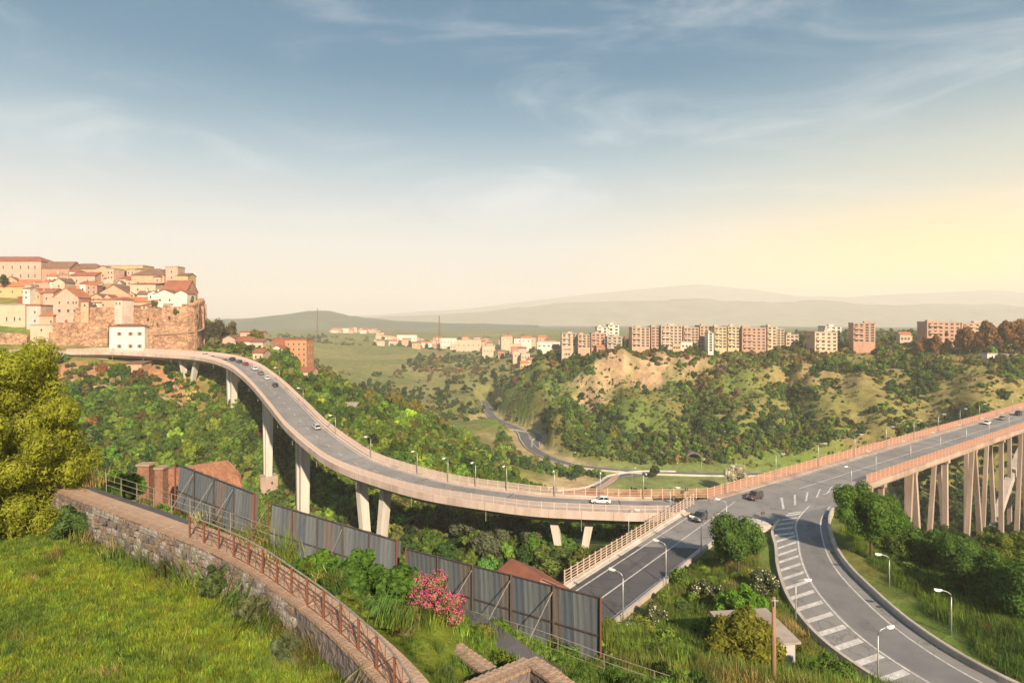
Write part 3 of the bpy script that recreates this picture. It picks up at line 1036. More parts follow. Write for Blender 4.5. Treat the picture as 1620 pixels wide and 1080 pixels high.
post_tall = MB().box((0, 0, 1.05), (0.14, 0.14, 2.3)).mesh("post", M["rail_post"])
panel_orange = bars_mesh("panel", 0.25, 2.0, 15, 4, M["rail_orange"], 0.05)
post_pink = MB().box((0, 0, 1.0), (0.09, 0.09, 2.2)).mesh("post", M["mesh_pink"])
panel_pink = bars_mesh("panel", 0.55, 1.95, 18, 3, M["mesh_pink"], 0.05)
panel_rails = MB()
for h in (0.3, 0.7, 1.1, 1.5, 1.95):
    panel_rails.box((0.5, 0, h), (1, 0.06, 0.09))
panel_rails = panel_rails.mesh("panel", M["rail_post"])

# ------------------------------------------------------------------ long bridge
bridge = thing("road_bridge", "long straight bridge on tall slanted concrete legs with orange railings", "bridge", tuple(BR_A))
inv = Vector(BR_A)
bp_ = [BR_A + BR_DIR * t - inv for t in np.arange(14, 330, 4.0)]
bl_ = [BR_A + BR_DIR * t - inv for t in np.arange(-9, 330, 3.0)]
sweep(bp_, [(0, -0.5), (0, -0.01), (BR_W, -0.01), (BR_W, -0.5), (BR_W - 1.2, -0.9), (BR_W - 1.8, -2.6), (1.8, -2.6), (1.2, -0.9)]).build("deck", M["concrete_warm"], bridge)
bdeck = sweep(bp_, [(1.6, 0.0), (BR_W - 1.5, 0.0)], False).build("carriageway", M["asphalt"], bridge)
for o_, w_ in ((2.2, 0.2), (BR_W / 2, 0.2), (BR_W - 2.1, 0.2)):
    sweep(bp_, [(o_ - w_ / 2, 0.012), (o_ + w_ / 2, 0.012)], False).build("lane_line", M["paint"], bdeck)
sweep(bl_, [(-0.3, -0.9), (-0.3, 0.22), (1.6, 0.20), (1.6, -0.1)]).build("footway", M["concrete_warm"], bridge)
bn_ = [BR_A + BR_DIR * t - inv for t in np.arange(30, 330, 3.0)]
sweep(bn_, [(BR_W - 1.5, -0.1), (BR_W - 1.5, 0.20), (BR_W + 0.3, 0.22), (BR_W + 0.3, -1.0)]).build("footway", M["concrete_warm"], bridge)
railing([p for p in bl_], 0.0, 2.4, post_tall, panel_orange, bridge, z=0.2)
railing([p for p in bn_], BR_W, 2.4, post_tall, panel_orange, bridge, z=0.2)


def pier_leg(name, a, b, wa, wb, mat, parent, up=(0, 0, 1)):
    return MB().beam(a, b, wa[0], wa[1], 0, up, wb[0], wb[1]).build(name, mat, parent)


def bpt(t, o, z):
    p = BR_A + BR_DIR * t + BR_N * o
    return Vector((p.x, p.y, z)) - inv


zt = ROADZ - 2.4
for t, kind in ((44, "v"), (63, "a"), (86, "v"), (109, "A"), (136, "v"), (159, "A"), (184, "v"), (212, "v"), (245, "v"), (280, "v")):
    zg = min(hz(BR_A.x + BR_DIR.x * t + BR_N.x * 8, BR_A.y + BR_DIR.y * t + BR_N.y * 8) - 3.0, -52)
    pier = bpy.data.objects.new("pier", None)
    link(pier, bridge)
    MB().beam(bpt(t, 1.6, zt - 0.4), bpt(t, BR_W - 1.6, zt - 0.4), 1.6, 1.0).build("crossbeam", M["concrete_warm"], pier)
    for o in (2.6, BR_W - 2.6):
        if kind == "v":
            pier_leg("leg", bpt(t, o, zt), bpt(t, o, zg), (1.15, 1.1), (1.35, 1.25), M["concrete_warm"], pier, BR_DIR)
        else:
            for s in (-1, 1):
                pier_leg("leg", bpt(t + s * 0.9, o, zt), bpt(t + s * (4.0 if kind == 'a' else 7.0), o, zg), (1.0, 1.1), (1.25, 1.35), M["concrete_warm"], pier, BR_N)
# arch springing on the right
arch = bpy.data.objects.new("arch", None)
link(arch, bridge)
for o in (2.6, BR_W - 2.6):
    ap = [bpt(160 + 2.0 * k, o, -84 + (81 - 40) * (1 - ((k - 42) / 42.0) ** 2)) for k in range(0, 85, 3)]
    mb = MB()
    for a, b in zip(ap, ap[1:]):
        mb.beam(a, b, 2.4, 2.6, 0)
    mb.build("arch_rib", M["concrete"], arch)

# ------------------------------------------------------------------ curved viaduct
via = thing("viaduct", "curving two-lane viaduct climbing from the junction to the old town", "viaduct", tuple(via_path[0]))
v0 = Vector(via_path[0])
vp = [p - v0 for p in via_path]
VW = 5.5
sweep(vp, [(-VW, -0.02), (VW, -0.02), (VW, -0.7), (VW - 1.4, -1.1), (VW - 1.9, -2.3), (-VW + 1.9, -2.3), (-VW + 1.4, -1.1), (-VW, -0.7)]).build("deck", M["concrete"], via, True)
vr = sweep(vp, [(-VW + 0.9, 0.0), (VW - 0.9, 0.0)], False).build("carriageway", M["asphalt"], via)
for o_ in (-VW + 1.3, VW - 1.3):
    sweep(vp, [(o_ - 0.1, 0.012), (o_ + 0.1, 0.012)], False).build("lane_line", M["paint"], vr)
fr = frames(vp)
for k in range(4, len(fr) - 12, 4):      # broken centre line
    a, b = fr[k], fr[k + 1]
    MB().add([a[0] - a[2] * 0.09 + Vector((0, 0, .014)), a[0] + a[2] * 0.09 + Vector((0, 0, .014)), b[0] + b[2] * 0.09 + Vector((0, 0, .014)), b[0] - b[2] * 0.09 + Vector((0, 0, .014))], [(0, 1, 2, 3)]).build("lane_line", M["paint"], vr)
par_mat = material("parapet_concrete", (0.53, 0.435, 0.39), (0.40, 0.325, 0.29), 0.9, 0.6, 0.2, 6, stretch=(1, 1, 0.25), dirt=0.6)
sweep(vp, [(-VW - 0.12, -1.0), (-VW - 0.12, 0.55), (-VW + 0.25, 0.55), (-VW + 0.25, 0.18), (-VW + 0.9, 0.16), (-VW + 0.9, -0.1)]).build("parapet", par_mat, via)
sweep(vp[2:], [(VW - 0.9, -0.1), (VW - 0.9, 0.16), (VW - 0.25, 0.18), (VW - 0.25, 0.55), (VW + 0.12, 0.55), (VW + 0.12, -1.0)]).build("parapet", par_mat, via)
railing(vp[2:], -VW + 0.05, 2.5, post_pink, panel_pink, via)
k890 = min(range(len(via_path)), key=lambda i: abs(810 + FOC * via_path[i].x / via_path[i].y - 885))
railing(vp[k890:], VW - 0.05, 2.5, post_pink, panel_pink, via)
railing(vp[2:k890 + 1], VW - 0.05, 2.4, post_tall, panel_orange, via)


def via_index(px):
    """station of the viaduct that shows at a pixel column"""
    return min(range(len(via_path)), key=lambda i: abs(810 + FOC * via_path[i].x / via_path[i].y - px) + (0 if via_path[i].y > 100 else 999))


def via_pier(parent, i, da, off, za, zb, w, lean=0.0, name="leg", mat=None, taper=1.0):
    p, t, r = frames(via_path)[i]
    top = p + t * da + r * off
    bot = p + t * (da + lean) + r * off
    return MB().beam((top.x - v0.x, top.y - v0.y, p.z - za - v0.z), (bot.x - v0.x, bot.y - v0.y, zb - v0.z), w[0], w[1], 0, t, w[0] * taper, w[1] * taper).build(name, mat or M["concrete_pale"], parent)


for px, kind in ((902, "v"), (588, "v"), (478, "p"), (423, "b"), (368, "p"), (298, "v")):
    i = via_index(px)
    p = via_path[i]
    zg = hz(p.x, p.y) - 2.5
    pier = bpy.data.objects.new("pier", None)
    link(pier, via)
    if kind == "v":
        sp = {902: 3.8, 588: 4.8, 298: 5.2}[px]
        for s in (-1, 1):
            via_pier(pier, i, s * sp, 0, 2.2, zg, (2.5, 1.6), -s * (sp - 1.9), taper=0.85)
    elif kind == "p":
        for s in (-1, 1):
            via_pier(pier, i, s * 2.6, 0.0, 2.2, zg, (2.8, 1.5), -s * 1.0, taper=0.85)
    else:
        zb = at(418, 752, p.y).z
        for s in (-1, 1):
            via_pier(pier, i, s * 2.4, 0.0, 2.2, zb, (2.8, 1.5), -s * 0.9, taper=0.85)
        via_pier(pier, i, 0, 0, p.z - v0.z + 0 if False else p.z - zb - 0.2, zg, (6.2, 5.4), 0, "footing", M["concrete_warm"])
# joints between the parapet panels, and a drain pipe down each deck edge at the piers
pj = MB().box((0, 0, -0.22), (0.05, 0.012, 1.5)).mesh("panel_joint", M["dark_steel"])
for k in range(4, len(fr) - 2, 3):
    a = fr[k]
    put("panel_joint", pj, via, a[0] - a[2] * (VW + 0.126), (0, 0, math.atan2(a[1].y, a[1].x)))
dp_ = MB().tube([(0, 0, -0.4), (0, 0, -3.4)], 0.09, 6).mesh("drain_pipe", M["rail_grey"])
for k in range(10, len(fr) - 2, 9):
    a = fr[k]
    put("drain_pipe", dp_, via, a[0] - a[2] * (VW - 0.35), (0, 0, 0))
# expansion joints across the viaduct and the long bridge
for k in range(6, len(fr) - 4, 12):
    a = fr[k]
    z = Vector((0, 0, 0.018))
    MB().add([a[0] - a[2] * (VW - 0.9) - a[1] * 0.12 + z, a[0] + a[2] * (VW - 0.9) - a[1] * 0.12 + z, a[0] + a[2] * (VW - 0.9) + a[1] * 0.12 + z, a[0] - a[2] * (VW - 0.9) + a[1] * 0.12 + z], [(0, 1, 2, 3)]).build("expansion_joint", M["dark_steel"], vr)
for t in range(22, 320, 23):
    a, b = bpt(t, 1.62, ROADZ + 0.02), bpt(t, BR_W - 1.52, ROADZ + 0.02)
    MB().add([a - BR_DIR * 0.14, b - BR_DIR * 0.14, b + BR_DIR * 0.14, a + BR_DIR * 0.14], [(0, 1, 2, 3)]).build("expansion_joint", M["dark_steel"], bdeck)

# ------------------------------------------------------------------ foliage building blocks
def leaf_cloud(n, clumps, leaf, rng, flat=0.0, aspect=1.6, droop=0.0):
    """n small leaf faces spread over a set of clumps (x, y, z, radius)"""
    cl = np.array(clumps, float)
    pick = rng.choice(len(cl), n, p=(cl[:, 3] ** 2) / (cl[:, 3] ** 2).sum())
    d = rng.normal(size=(n, 3))
    d /= np.linalg.norm(d, axis=1)[:, None]
    r = cl[pick, 3] * (0.55 + 0.5 * rng.random(n) ** 0.6)
    c = cl[pick, :3] + d * r[:, None]
    nrm_ = d + rng.normal(size=(n, 3)) * 0.55
    nrm_[:, 2] += 0.35
    nrm_ /= np.linalg.norm(nrm_, axis=1)[:, None]
    a = np.cross(nrm_, rng.normal(size=(n, 3)))
    if droop:
        a = a * (1 - droop) + np.array((0, 0, -1.0)) * droop
        a -= nrm_ * (a * nrm_).sum(1)[:, None]
    a /= np.linalg.norm(a, axis=1)[:, None] + 1e-9
    b = np.cross(nrm_, a)
    s = leaf * (0.6 + 0.8 * rng.random(n))
    A, B = a * (s * aspect)[:, None] * 0.5, b * s[:, None] * 0.5
    fold = nrm_ * (s * 0.18)[:, None]
    v = np.stack([c - A, c - B + fold, c + A, c + B + fold], 1).reshape(-1, 3)
    f = np.arange(n * 4).reshape(n, 4)
    return v, f


def np_mesh(name, v, f, mat):
    me_ = bpy.data.meshes.new(name)
    v = np.asarray(v, float)
    f = np.asarray(f, np.int32)
    me_.vertices.add(len(v))
    me_.vertices.foreach_set("co", v.ravel())
    me_.loops.add(f.size)
    me_.loops.foreach_set("vertex_index", f.ravel())
    me_.polygons.add(len(f))
    me_.polygons.foreach_set("loop_start", np.arange(0, f.size, f.shape[1], dtype=np.int32))
    me_.materials.append(mat)
    me_.update()
    return me_


def core(clumps, rng, k=0.6):
    """inner twig mass of each clump, so that a crown is not see-through everywhere"""
    vs_, fs = [], []
    ico_v, ico_f = [], []
    for i in range(5):
        for j in range(8):
            th, ph = math.pi * (i + 0.5) / 5, 2 * math.pi * j / 8
            ico_v.append((math.sin(th) * math.cos(ph), math.sin(th) * math.sin(ph), math.cos(th)))
    for i in range(4):
        for j in range(8):
            ico_f.append((i * 8 + j, (i + 1) * 8 + j, (i + 1) * 8 + (j + 1) % 8, i * 8 + (j + 1) % 8))
    V = np.array(ico_v)
    F = np.array(ico_f)
    out_v, out_f = [], []
    b = 0
    for c in clumps:
        w = V * (c[3] * k * (0.75 + 0.5 * rng.random((len(V), 1)))) + np.array(c[:3])
        out_v.append(w)
        out_f.append(F + b)
        b += len(V)
    return np.concatenate(out_v), np.concatenate(out_f)


def crown_clumps(rng, rx, ry, rz_, k, cr=(0.32, 0.5), zc=None):
    zc = rz_ if zc is None else zc
    out = []
    for _ in range(k):
        d = rng.normal(size=3)
        d /= np.linalg.norm(d)
        t = rng.random() ** 0.45 * 0.72
        r = (cr[0] + (cr[1] - cr[0]) * rng.random()) * min(rx, ry, rz_)
        out.append((d[0] * rx * t, d[1] * ry * t, zc + d[2] * rz_ * t, r))
    return out


LEAF = leaf_material("leaf")
LEAF_DRY = leaf_material("dry_leaf", trans=0.2)
PROTO = {}


def bush_proto(name, seed, k, n, leaf, shape=(1, 1, 0.75), cr=(0.32, 0.55), mat=None):
    rng = np.random.default_rng(seed)
    cl = crown_clumps(rng, shape[0], shape[1], shape[2], k, cr, shape[2] * 0.62)
    for _ in range(k // 2):                       # shoots that break the outline
        a_, q_ = rng.random() * 6.283, rng.random() ** 0.5
        cl.append((math.cos(a_) * q_ * shape[0] * 0.95, math.sin(a_) * q_ * shape[1] * 0.95, shape[2] * (0.5 + 0.95 * rng.random() * (1.1 - q_ * 0.6)), 0.10 + 0.13 * rng.random()))
    v, f = leaf_cloud(n, cl, leaf, rng)
    cv, cf = core(cl, rng)
    me_ = np_mesh(name, np.concatenate([v, cv]), np.concatenate([f, cf + len(v)]), mat or LEAF)
    return bpy.data.objects.new(name, me_)


BUSH = [bush_proto("shrub", 100 + i, 13, 2200, 0.125, ((1, 0.8, 0.72), (0.8, 1, 0.95), (1.1, 1, 0.6), (0.7, 0.75, 1.5), (1.2, 0.9, 0.5), (0.9, 0.7, 1.15))[i], (0.26, 0.5)) for i in range(6)]
FINE = [bush_proto("shrub", 140 + i, 12, 2600, 0.105, (1, 1, (0.72, 0.9, 0.6)[i])) for i in range(3)]
COARSE = [bush_proto("shrub", 180 + i, 10, 620, 0.25, ((1, 0.8, 0.8), (1.2, 0.9, 0.6), (0.75, 0.8, 1.25), (1.0, 1.2, 0.5))[i], (0.26, 0.5)) for i in range(4)]


def tuft_proto(name, seed, blades, spread, h, w, mat, lean=0.5):
    rng = np.random.default_rng(seed)
    vs_, fs = [], []
    for i in range(blades):
        x, y = rng.normal(size=2) * spread
        a = rng.random() * 2 * math.pi
        l = h * (0.45 + 0.75 * rng.random())
        dx, dy = math.cos(a), math.sin(a)
        ln = lean * l * (0.3 + rng.random())
        b = len(vs_)
        px_, py_ = -dy * w / 2, dx * w / 2
        vs_ += [(x - px_, y - py_, -0.03), (x + px_, y + py_, -0.03), (x + dx * ln * 0.4 - px_ * 0.8, y + dy * ln * 0.4 - py_ * 0.8, l * 0.6), (x + dx * ln * 0.4 + px_ * 0.8, y + dy * ln * 0.4 + py_ * 0.8, l * 0.6), (x + dx * ln, y + dy * ln, l)]
        fs += [(b, b + 1, b + 3, b + 2), (b + 2, b + 3, b + 4, b + 4)]
    me_ = bpy.data.meshes.new(name)
    me_.from_pydata(vs_, [], [f if len(set(f)) == 4 else f[:3] for f in fs])
    me_.materials.append(mat)
    return bpy.data.objects.new(name, me_)


GRASS = [tuft_proto("tuft", 200 + i, 46, 0.14, 0.26, 0.020, LEAF, 0.7) for i in range(4)]
TALL = [tuft_proto("tuft", 220 + i, 60, 0.35, 0.95, 0.035, LEAF, 0.45) for i in range(3)]


def scatter_group(protos):
    key = tuple(p.name for p in protos)
    if key in PROTO:
        return PROTO[key]
    ng = bpy.data.node_groups.new("scatter", "GeometryNodeTree")
    ng.interface.new_socket("Geometry", in_out="INPUT", socket_type="NodeSocketGeometry")
    ng.interface.new_socket("Geometry", in_out="OUTPUT", socket_type="NodeSocketGeometry")
    N, L = ng.nodes, ng.links
    gi, go = N.new("NodeGroupInput"), N.new("NodeGroupOutput")
    jn = N.new("GeometryNodeJoinGeometry")
    for p in protos:
        oi = N.new("GeometryNodeObjectInfo")
        oi.inputs["Object"].default_value = p
        oi.inputs["As Instance"].default_value = True
        L.new(oi.outputs["Geometry"], jn.inputs[0])

    def attr(nm, ty):
        a = N.new("GeometryNodeInputNamedAttribute")
        a.data_type = ty
        a.inputs["Name"].default_value = nm
        return a.outputs["Attribute"]

    m2p = N.new("GeometryNodeMeshToPoints")
    L.new(gi.outputs[0], m2p.inputs[0])
    ip = N.new("GeometryNodeInstanceOnPoints")
    ip.inputs["Pick Instance"].default_value = True
    L.new(m2p.outputs[0], ip.inputs["Points"])
    L.new(jn.outputs[0], ip.inputs["Instance"])
    L.new(attr("pick", "INT"), ip.inputs["Instance Index"])
    e2r = N.new("FunctionNodeEulerToRotation")
    L.new(attr("turn", "FLOAT_VECTOR"), e2r.inputs[0])
    L.new(e2r.outputs[0], ip.inputs["Rotation"])
    L.new(attr("size", "FLOAT_VECTOR"), ip.inputs["Scale"])
    L.new(ip.outputs[0], go.inputs[0])
    PROTO[key] = ng
    return ng


def scatter(name, label, protos, pts, sizes, tints, sink=0.12, tilt=0.12):
    """many plants nobody could count: one object of points that carry plants"""
    n = len(pts)
    me_ = bpy.data.meshes.new(name)
    me_.vertices.add(n)
    p = np.array(pts, float)
    sizes = np.asarray(sizes, float)
    if sizes.ndim == 1:
        sizes = np.stack([sizes * (0.85 + 0.3 * RNG.random(n)), sizes * (0.85 + 0.3 * RNG.random(n)), sizes * (0.75 + 0.5 * RNG.random(n))], 1)
    p[:, 2] -= sink * sizes[:, 2]
    me_.vertices.foreach_set("co", p.ravel())
    a = me_.attributes.new("size", "FLOAT_VECTOR", "POINT")
    a.data.foreach_set("vector", sizes.ravel().astype(np.float32))
    a = me_.attributes.new("turn", "FLOAT_VECTOR", "POINT")
    t = np.stack([RNG.normal(size=n) * tilt, RNG.normal(size=n) * tilt, RNG.random(n) * 6.283], 1)
    a.data.foreach_set("vector", t.ravel().astype(np.float32))
    a = me_.attributes.new("pick", "INT", "POINT")
    a.data.foreach_set("value", RNG.integers(0, len(protos), n).astype(np.int32))
    a = me_.attributes.new("tint", "FLOAT_COLOR", "POINT")
    a.data.foreach_set("color", np.concatenate([tints, np.ones((n, 1))], 1).ravel().astype(np.float32))
    o = link(bpy.data.objects.new(name, me_))
    md = o.modifiers.new("scatter", "NODES")
    md.node_group = scatter_group(protos)
    return tag(o, label, None, None, "stuff")


PAL = {
    "dark": (0.030, 0.055, 0.020), "deep": (0.040, 0.075, 0.022), "mid": (0.070, 0.115, 0.025), "light": (0.115, 0.170, 0.030), "lime": (0.180, 0.220, 0.026),
    "olive": (0.110, 0.110, 0.035), "grey": (0.085, 0.095, 0.060), "brown": (0.115, 0.080, 0.040), "rust": (0.150, 0.075, 0.035), "straw": (0.26, 0.20, 0.085), "purple": (0.075, 0.055, 0.045),
}


def tints(n, mix, jit=0.25, noise=None):
    """a colour for each plant: mix is {palette name: weight}; noise in 0..1 keeps neighbours alike"""
    k = list(mix)
    w = np.cumsum([mix[i] for i in k])
    w = w / w[-1]
    u = RNG.random(n) if noise is None else np.clip(noise + RNG.normal(size=n) * 0.16, 0, 0.9999)
    i = np.searchsorted(w, u, side="right").clip(0, len(k) - 1)
    c = np.array([PAL[j] for j in k])[i]
    return c * (1 + jit * RNG.normal(size=(n, 1))).clip(0.5, 1.6) * (1 + 0.08 * RNG.normal(size=(n, 3)))


KEEP_OUT = [  # polylines with a half width where no wild plant stands
    ([tuple(rd0 - RD_DIR * 26), tuple(rd1)], 7.0), ([tuple(p) for p in RAMP_MID], 7.9), ([(40, 116, 0), (58, 126, 0), (75, 138, 0)], 9.5),
    ([tuple(p) for p in path_line[::3]], 1.1), ([tuple(p) for p in VR_MAIN[::2]], 6.5), ([tuple(p) for p in VR_LOOP[::2]], 6.0), ([tuple(p) for p in VR_BACK[::2]], 6.0), ([tuple(p) for p in VR_SPUR], 4),
]
BOXES = []            # x0, x1, y0, y1 of buildings, filled before the plants are sown


def clear_of(x, y, extra=0.0):
    ok = np.ones(x.shape, bool)
    for pts, hw in KEEP_OUT:
        d, _ = seg_dist(x, y, pts)
        ok &= d > hw + extra
    for x0, x1, y0, y1 in BOXES:
        ok &= ~((x > x0 - extra) & (x < x1 + extra) & (y > y0 - extra) & (y < y1 + extra))
    return ok


def sow(n, x0, x1, y0, y1, keep=None, extra=0.0):
    x = x0 + (x1 - x0) * RNG.random(n)
    y = y0 + (y1 - y0) * RNG.random(n)
    ok = clear_of(x, y, extra)
    # nothing behind the lens' reach that the place would not show from a step aside
    ok &= np.abs(x) < 1.05 * y + 30
    x, y = x[ok], y[ok]
    if keep is not None:
        k = keep(x, y)
        x, y = x[k], y[k]
    return x, y, H(x, y)


# the deck of the viaduct hangs over plants: none may reach through it
def below_deck(x, y, z, h, path, hw, clearance=2.6):
    d, zz = seg_dist(x, y, [tuple(p) for p in path])
    return (d > hw) | (z + h < zz - clearance)


via_c = via_path[::4]
br_c = [BR_A + BR_N * BR_W / 2 + BR_DIR * t for t in range(10, 330, 20)]


# ------------------------------------------------------------------ single trees and shrubs
def tree(name, label, cat, base, height, crown_r, tint, trunk_h=None, clumps=16, n=5000, leaf=0.32, seed=1, shape=1.0, group=None, mat=None, trunk_r=None, droop=0.0, lean=(0, 0), cr=(0.34, 0.55), aspect=1.6):
    """one tree: a tapered trunk with limbs and a crown of leaf clumps"""
    rng = np.random.default_rng(seed)
    base = Vector(base)
    t = thing(name, label, cat, base, 0.0, group)
    th = height * 0.3 if trunk_h is None else trunk_h
    rzv = (height - th) / 2 * 1.02
    cl = crown_clumps(rng, crown_r, crown_r * shape, rzv, clumps, cr, th + rzv)
    cl = [(a + lean[0] * (c / height), b + lean[1] * (c / height), c, r) for a, b, c, r in cl]
    tr = trunk_r or max(0.12, height * 0.022)
    mb = MB()
    top = Vector((lean[0] * 0.6, lean[1] * 0.6, height * 0.62))
    mb.tube([(0, 0, -0.6), Vector((0, 0, th * 0.5)) + top * 0.05, top * 0.55 + Vector((rng.normal() * 0.1, 0, 0)), top], tr, 7, 0, tr * 0.35)
    for c in cl[:7]:
        a = top * (0.35 + 0.4 * rng.random())
        mb.tube([a, a.lerp(Vector(c[:3]), 0.5) + Vector((0, 0, -0.1 * height * 0.1)), Vector(c[:3])], tr * 0.42, 5, 0, tr * 0.1)
    mb.build("trunk", M["bark"], t, True)
    v, f = leaf_cloud(n, cl, leaf, rng, aspect=aspect, droop=droop)
    cv, cf = core(cl, rng, 0.66)
    m_ = mat or leaf_material("leaf_" + name, tint)
    put("crown", np_mesh("crown", np.concatenate([v, cv]), np.concatenate([f, cf + len(v)]), m_), t)
    return t


def shrub(name, label, base, r, h, tint, n=2500, leaf=0.12, clumps=9, seed=1, cat="shrub", group=None, mat=None, blossom=None, shape=1.0, droop=0.0, aspect=1.6, cr=(0.22, 0.46)):
    rng = np.random.default_rng(seed)
    t = thing(name, label, cat, base, 0.0, group)
    cl = crown_clumps(rng, r, r * shape, h * 0.55, int(clumps * 1.7), cr, h * 0.48)
    v, f = leaf_cloud(n, cl, leaf, rng, droop=droop, aspect=aspect)
    cv, cf = core(cl, rng, 0.7)
    m_ = mat or leaf_material("leaf_" + name, tint)
    put("foliage", np_mesh("foliage", np.concatenate([v, cv]), np.concatenate([f, cf + len(v)]), m_), t)
    if blossom:
        v, f = leaf_cloud(blossom[1], [(a, b, c + 0.12 * q, q * 1.06) for a, b, c, q in cl], blossom[2], rng, aspect=1.0)
        put("blossom", np_mesh("blossom", v, f, leaf_material("blossom_" + name, blossom[0], 0.25, 0.25)), t)
    mb = MB()
    for c in cl[:5]:
        mb.tube([(c[0] * 0.15, c[1] * 0.15, -0.25), (c[0] * 0.5, c[1] * 0.5, c[2] * 0.5), c[:3]], 0.05 * h, 5, 0, 0.015 * h)
    mb.build("stem", M["bark"], t)
    return t


def copy_tree(src, label, base, scale, rz, group=None):
    c = src.copy()
    COL.objects.link(c)
    c.location = base
    c.scale = scale if not isinstance(scale, (int, float)) else (scale,) * 3
    c.rotation_euler = (0, 0, rz)
    c["label"] = label
    if group:
        c["group"] = group
    for ch in src.children:
        k = ch.copy()
        COL.objects.link(k)
        k.parent = c
    return c

# ------------------------------------------------------------------ buildings
WALLS = {}
def ordinal(i):
    tens = ["", "", "twent", "thirt", "fort"]
    lo = ["", "first", "second", "third", "fourth", "fifth", "sixth", "seventh", "eighth", "ninth", "tenth", "eleventh", "twelfth", "thirteenth", "fourteenth", "fifteenth", "sixteenth", "seventeenth", "eighteenth", "nineteenth"]
    n = i + 1
    return lo[n] if n < 20 else (tens[n // 10] + ("y-" + lo[n % 10] if n % 10 else "ieth"))


ORD_ = ["first", "second", "third", "fourth", "fifth", "sixth", "seventh", "eighth", "ninth", "tenth", "eleventh", "twelfth"]


def wall_mat(col):
    key = tuple(col)
    if key not in WALLS:
        WALLS[key] = material("plaster", col, [c * 0.82 for c in col], 0.92, 0.5, 0.15, 4, dirt=0.3)
    return WALLS[key]


def window_mesh(w, h, frame, shutters=False):
    mb = MB()
    f = 0.12
    mb.box((0, -0.03, 0), (w, 0.06, h), 1)                               # pane
    for s in (-1, 1):
        mb.box((s * (w / 2), -0.06, 0), (f, 0.12, h + f), 0)
        mb.box((0, -0.06, s * (h / 2)), (w - f, 0.12, f), 0)
    mb.box((0, -0.10, -h / 2 - 0.12), (w + 0.35, 0.2, 0.1), 0)           # sill
    if shutters:
        for s in (-1, 1):
            mb.box((s * (w * 0.78), -0.05, 0), (w * 0.46, 0.08, h), 2)
    return mb.mesh("window", [frame, M["glass"], M["shutter"]])


WIN = {"s": window_mesh(0.9, 1.3, M["frame"]), "t": window_mesh(1.0, 1.7, M["frame"], True), "l": window_mesh(1.5, 1.6, M["frame"]), "a": window_mesh(2.3, 1.5, M["frame"]), "n": window_mesh(0.8, 2.2, M["frame"])}


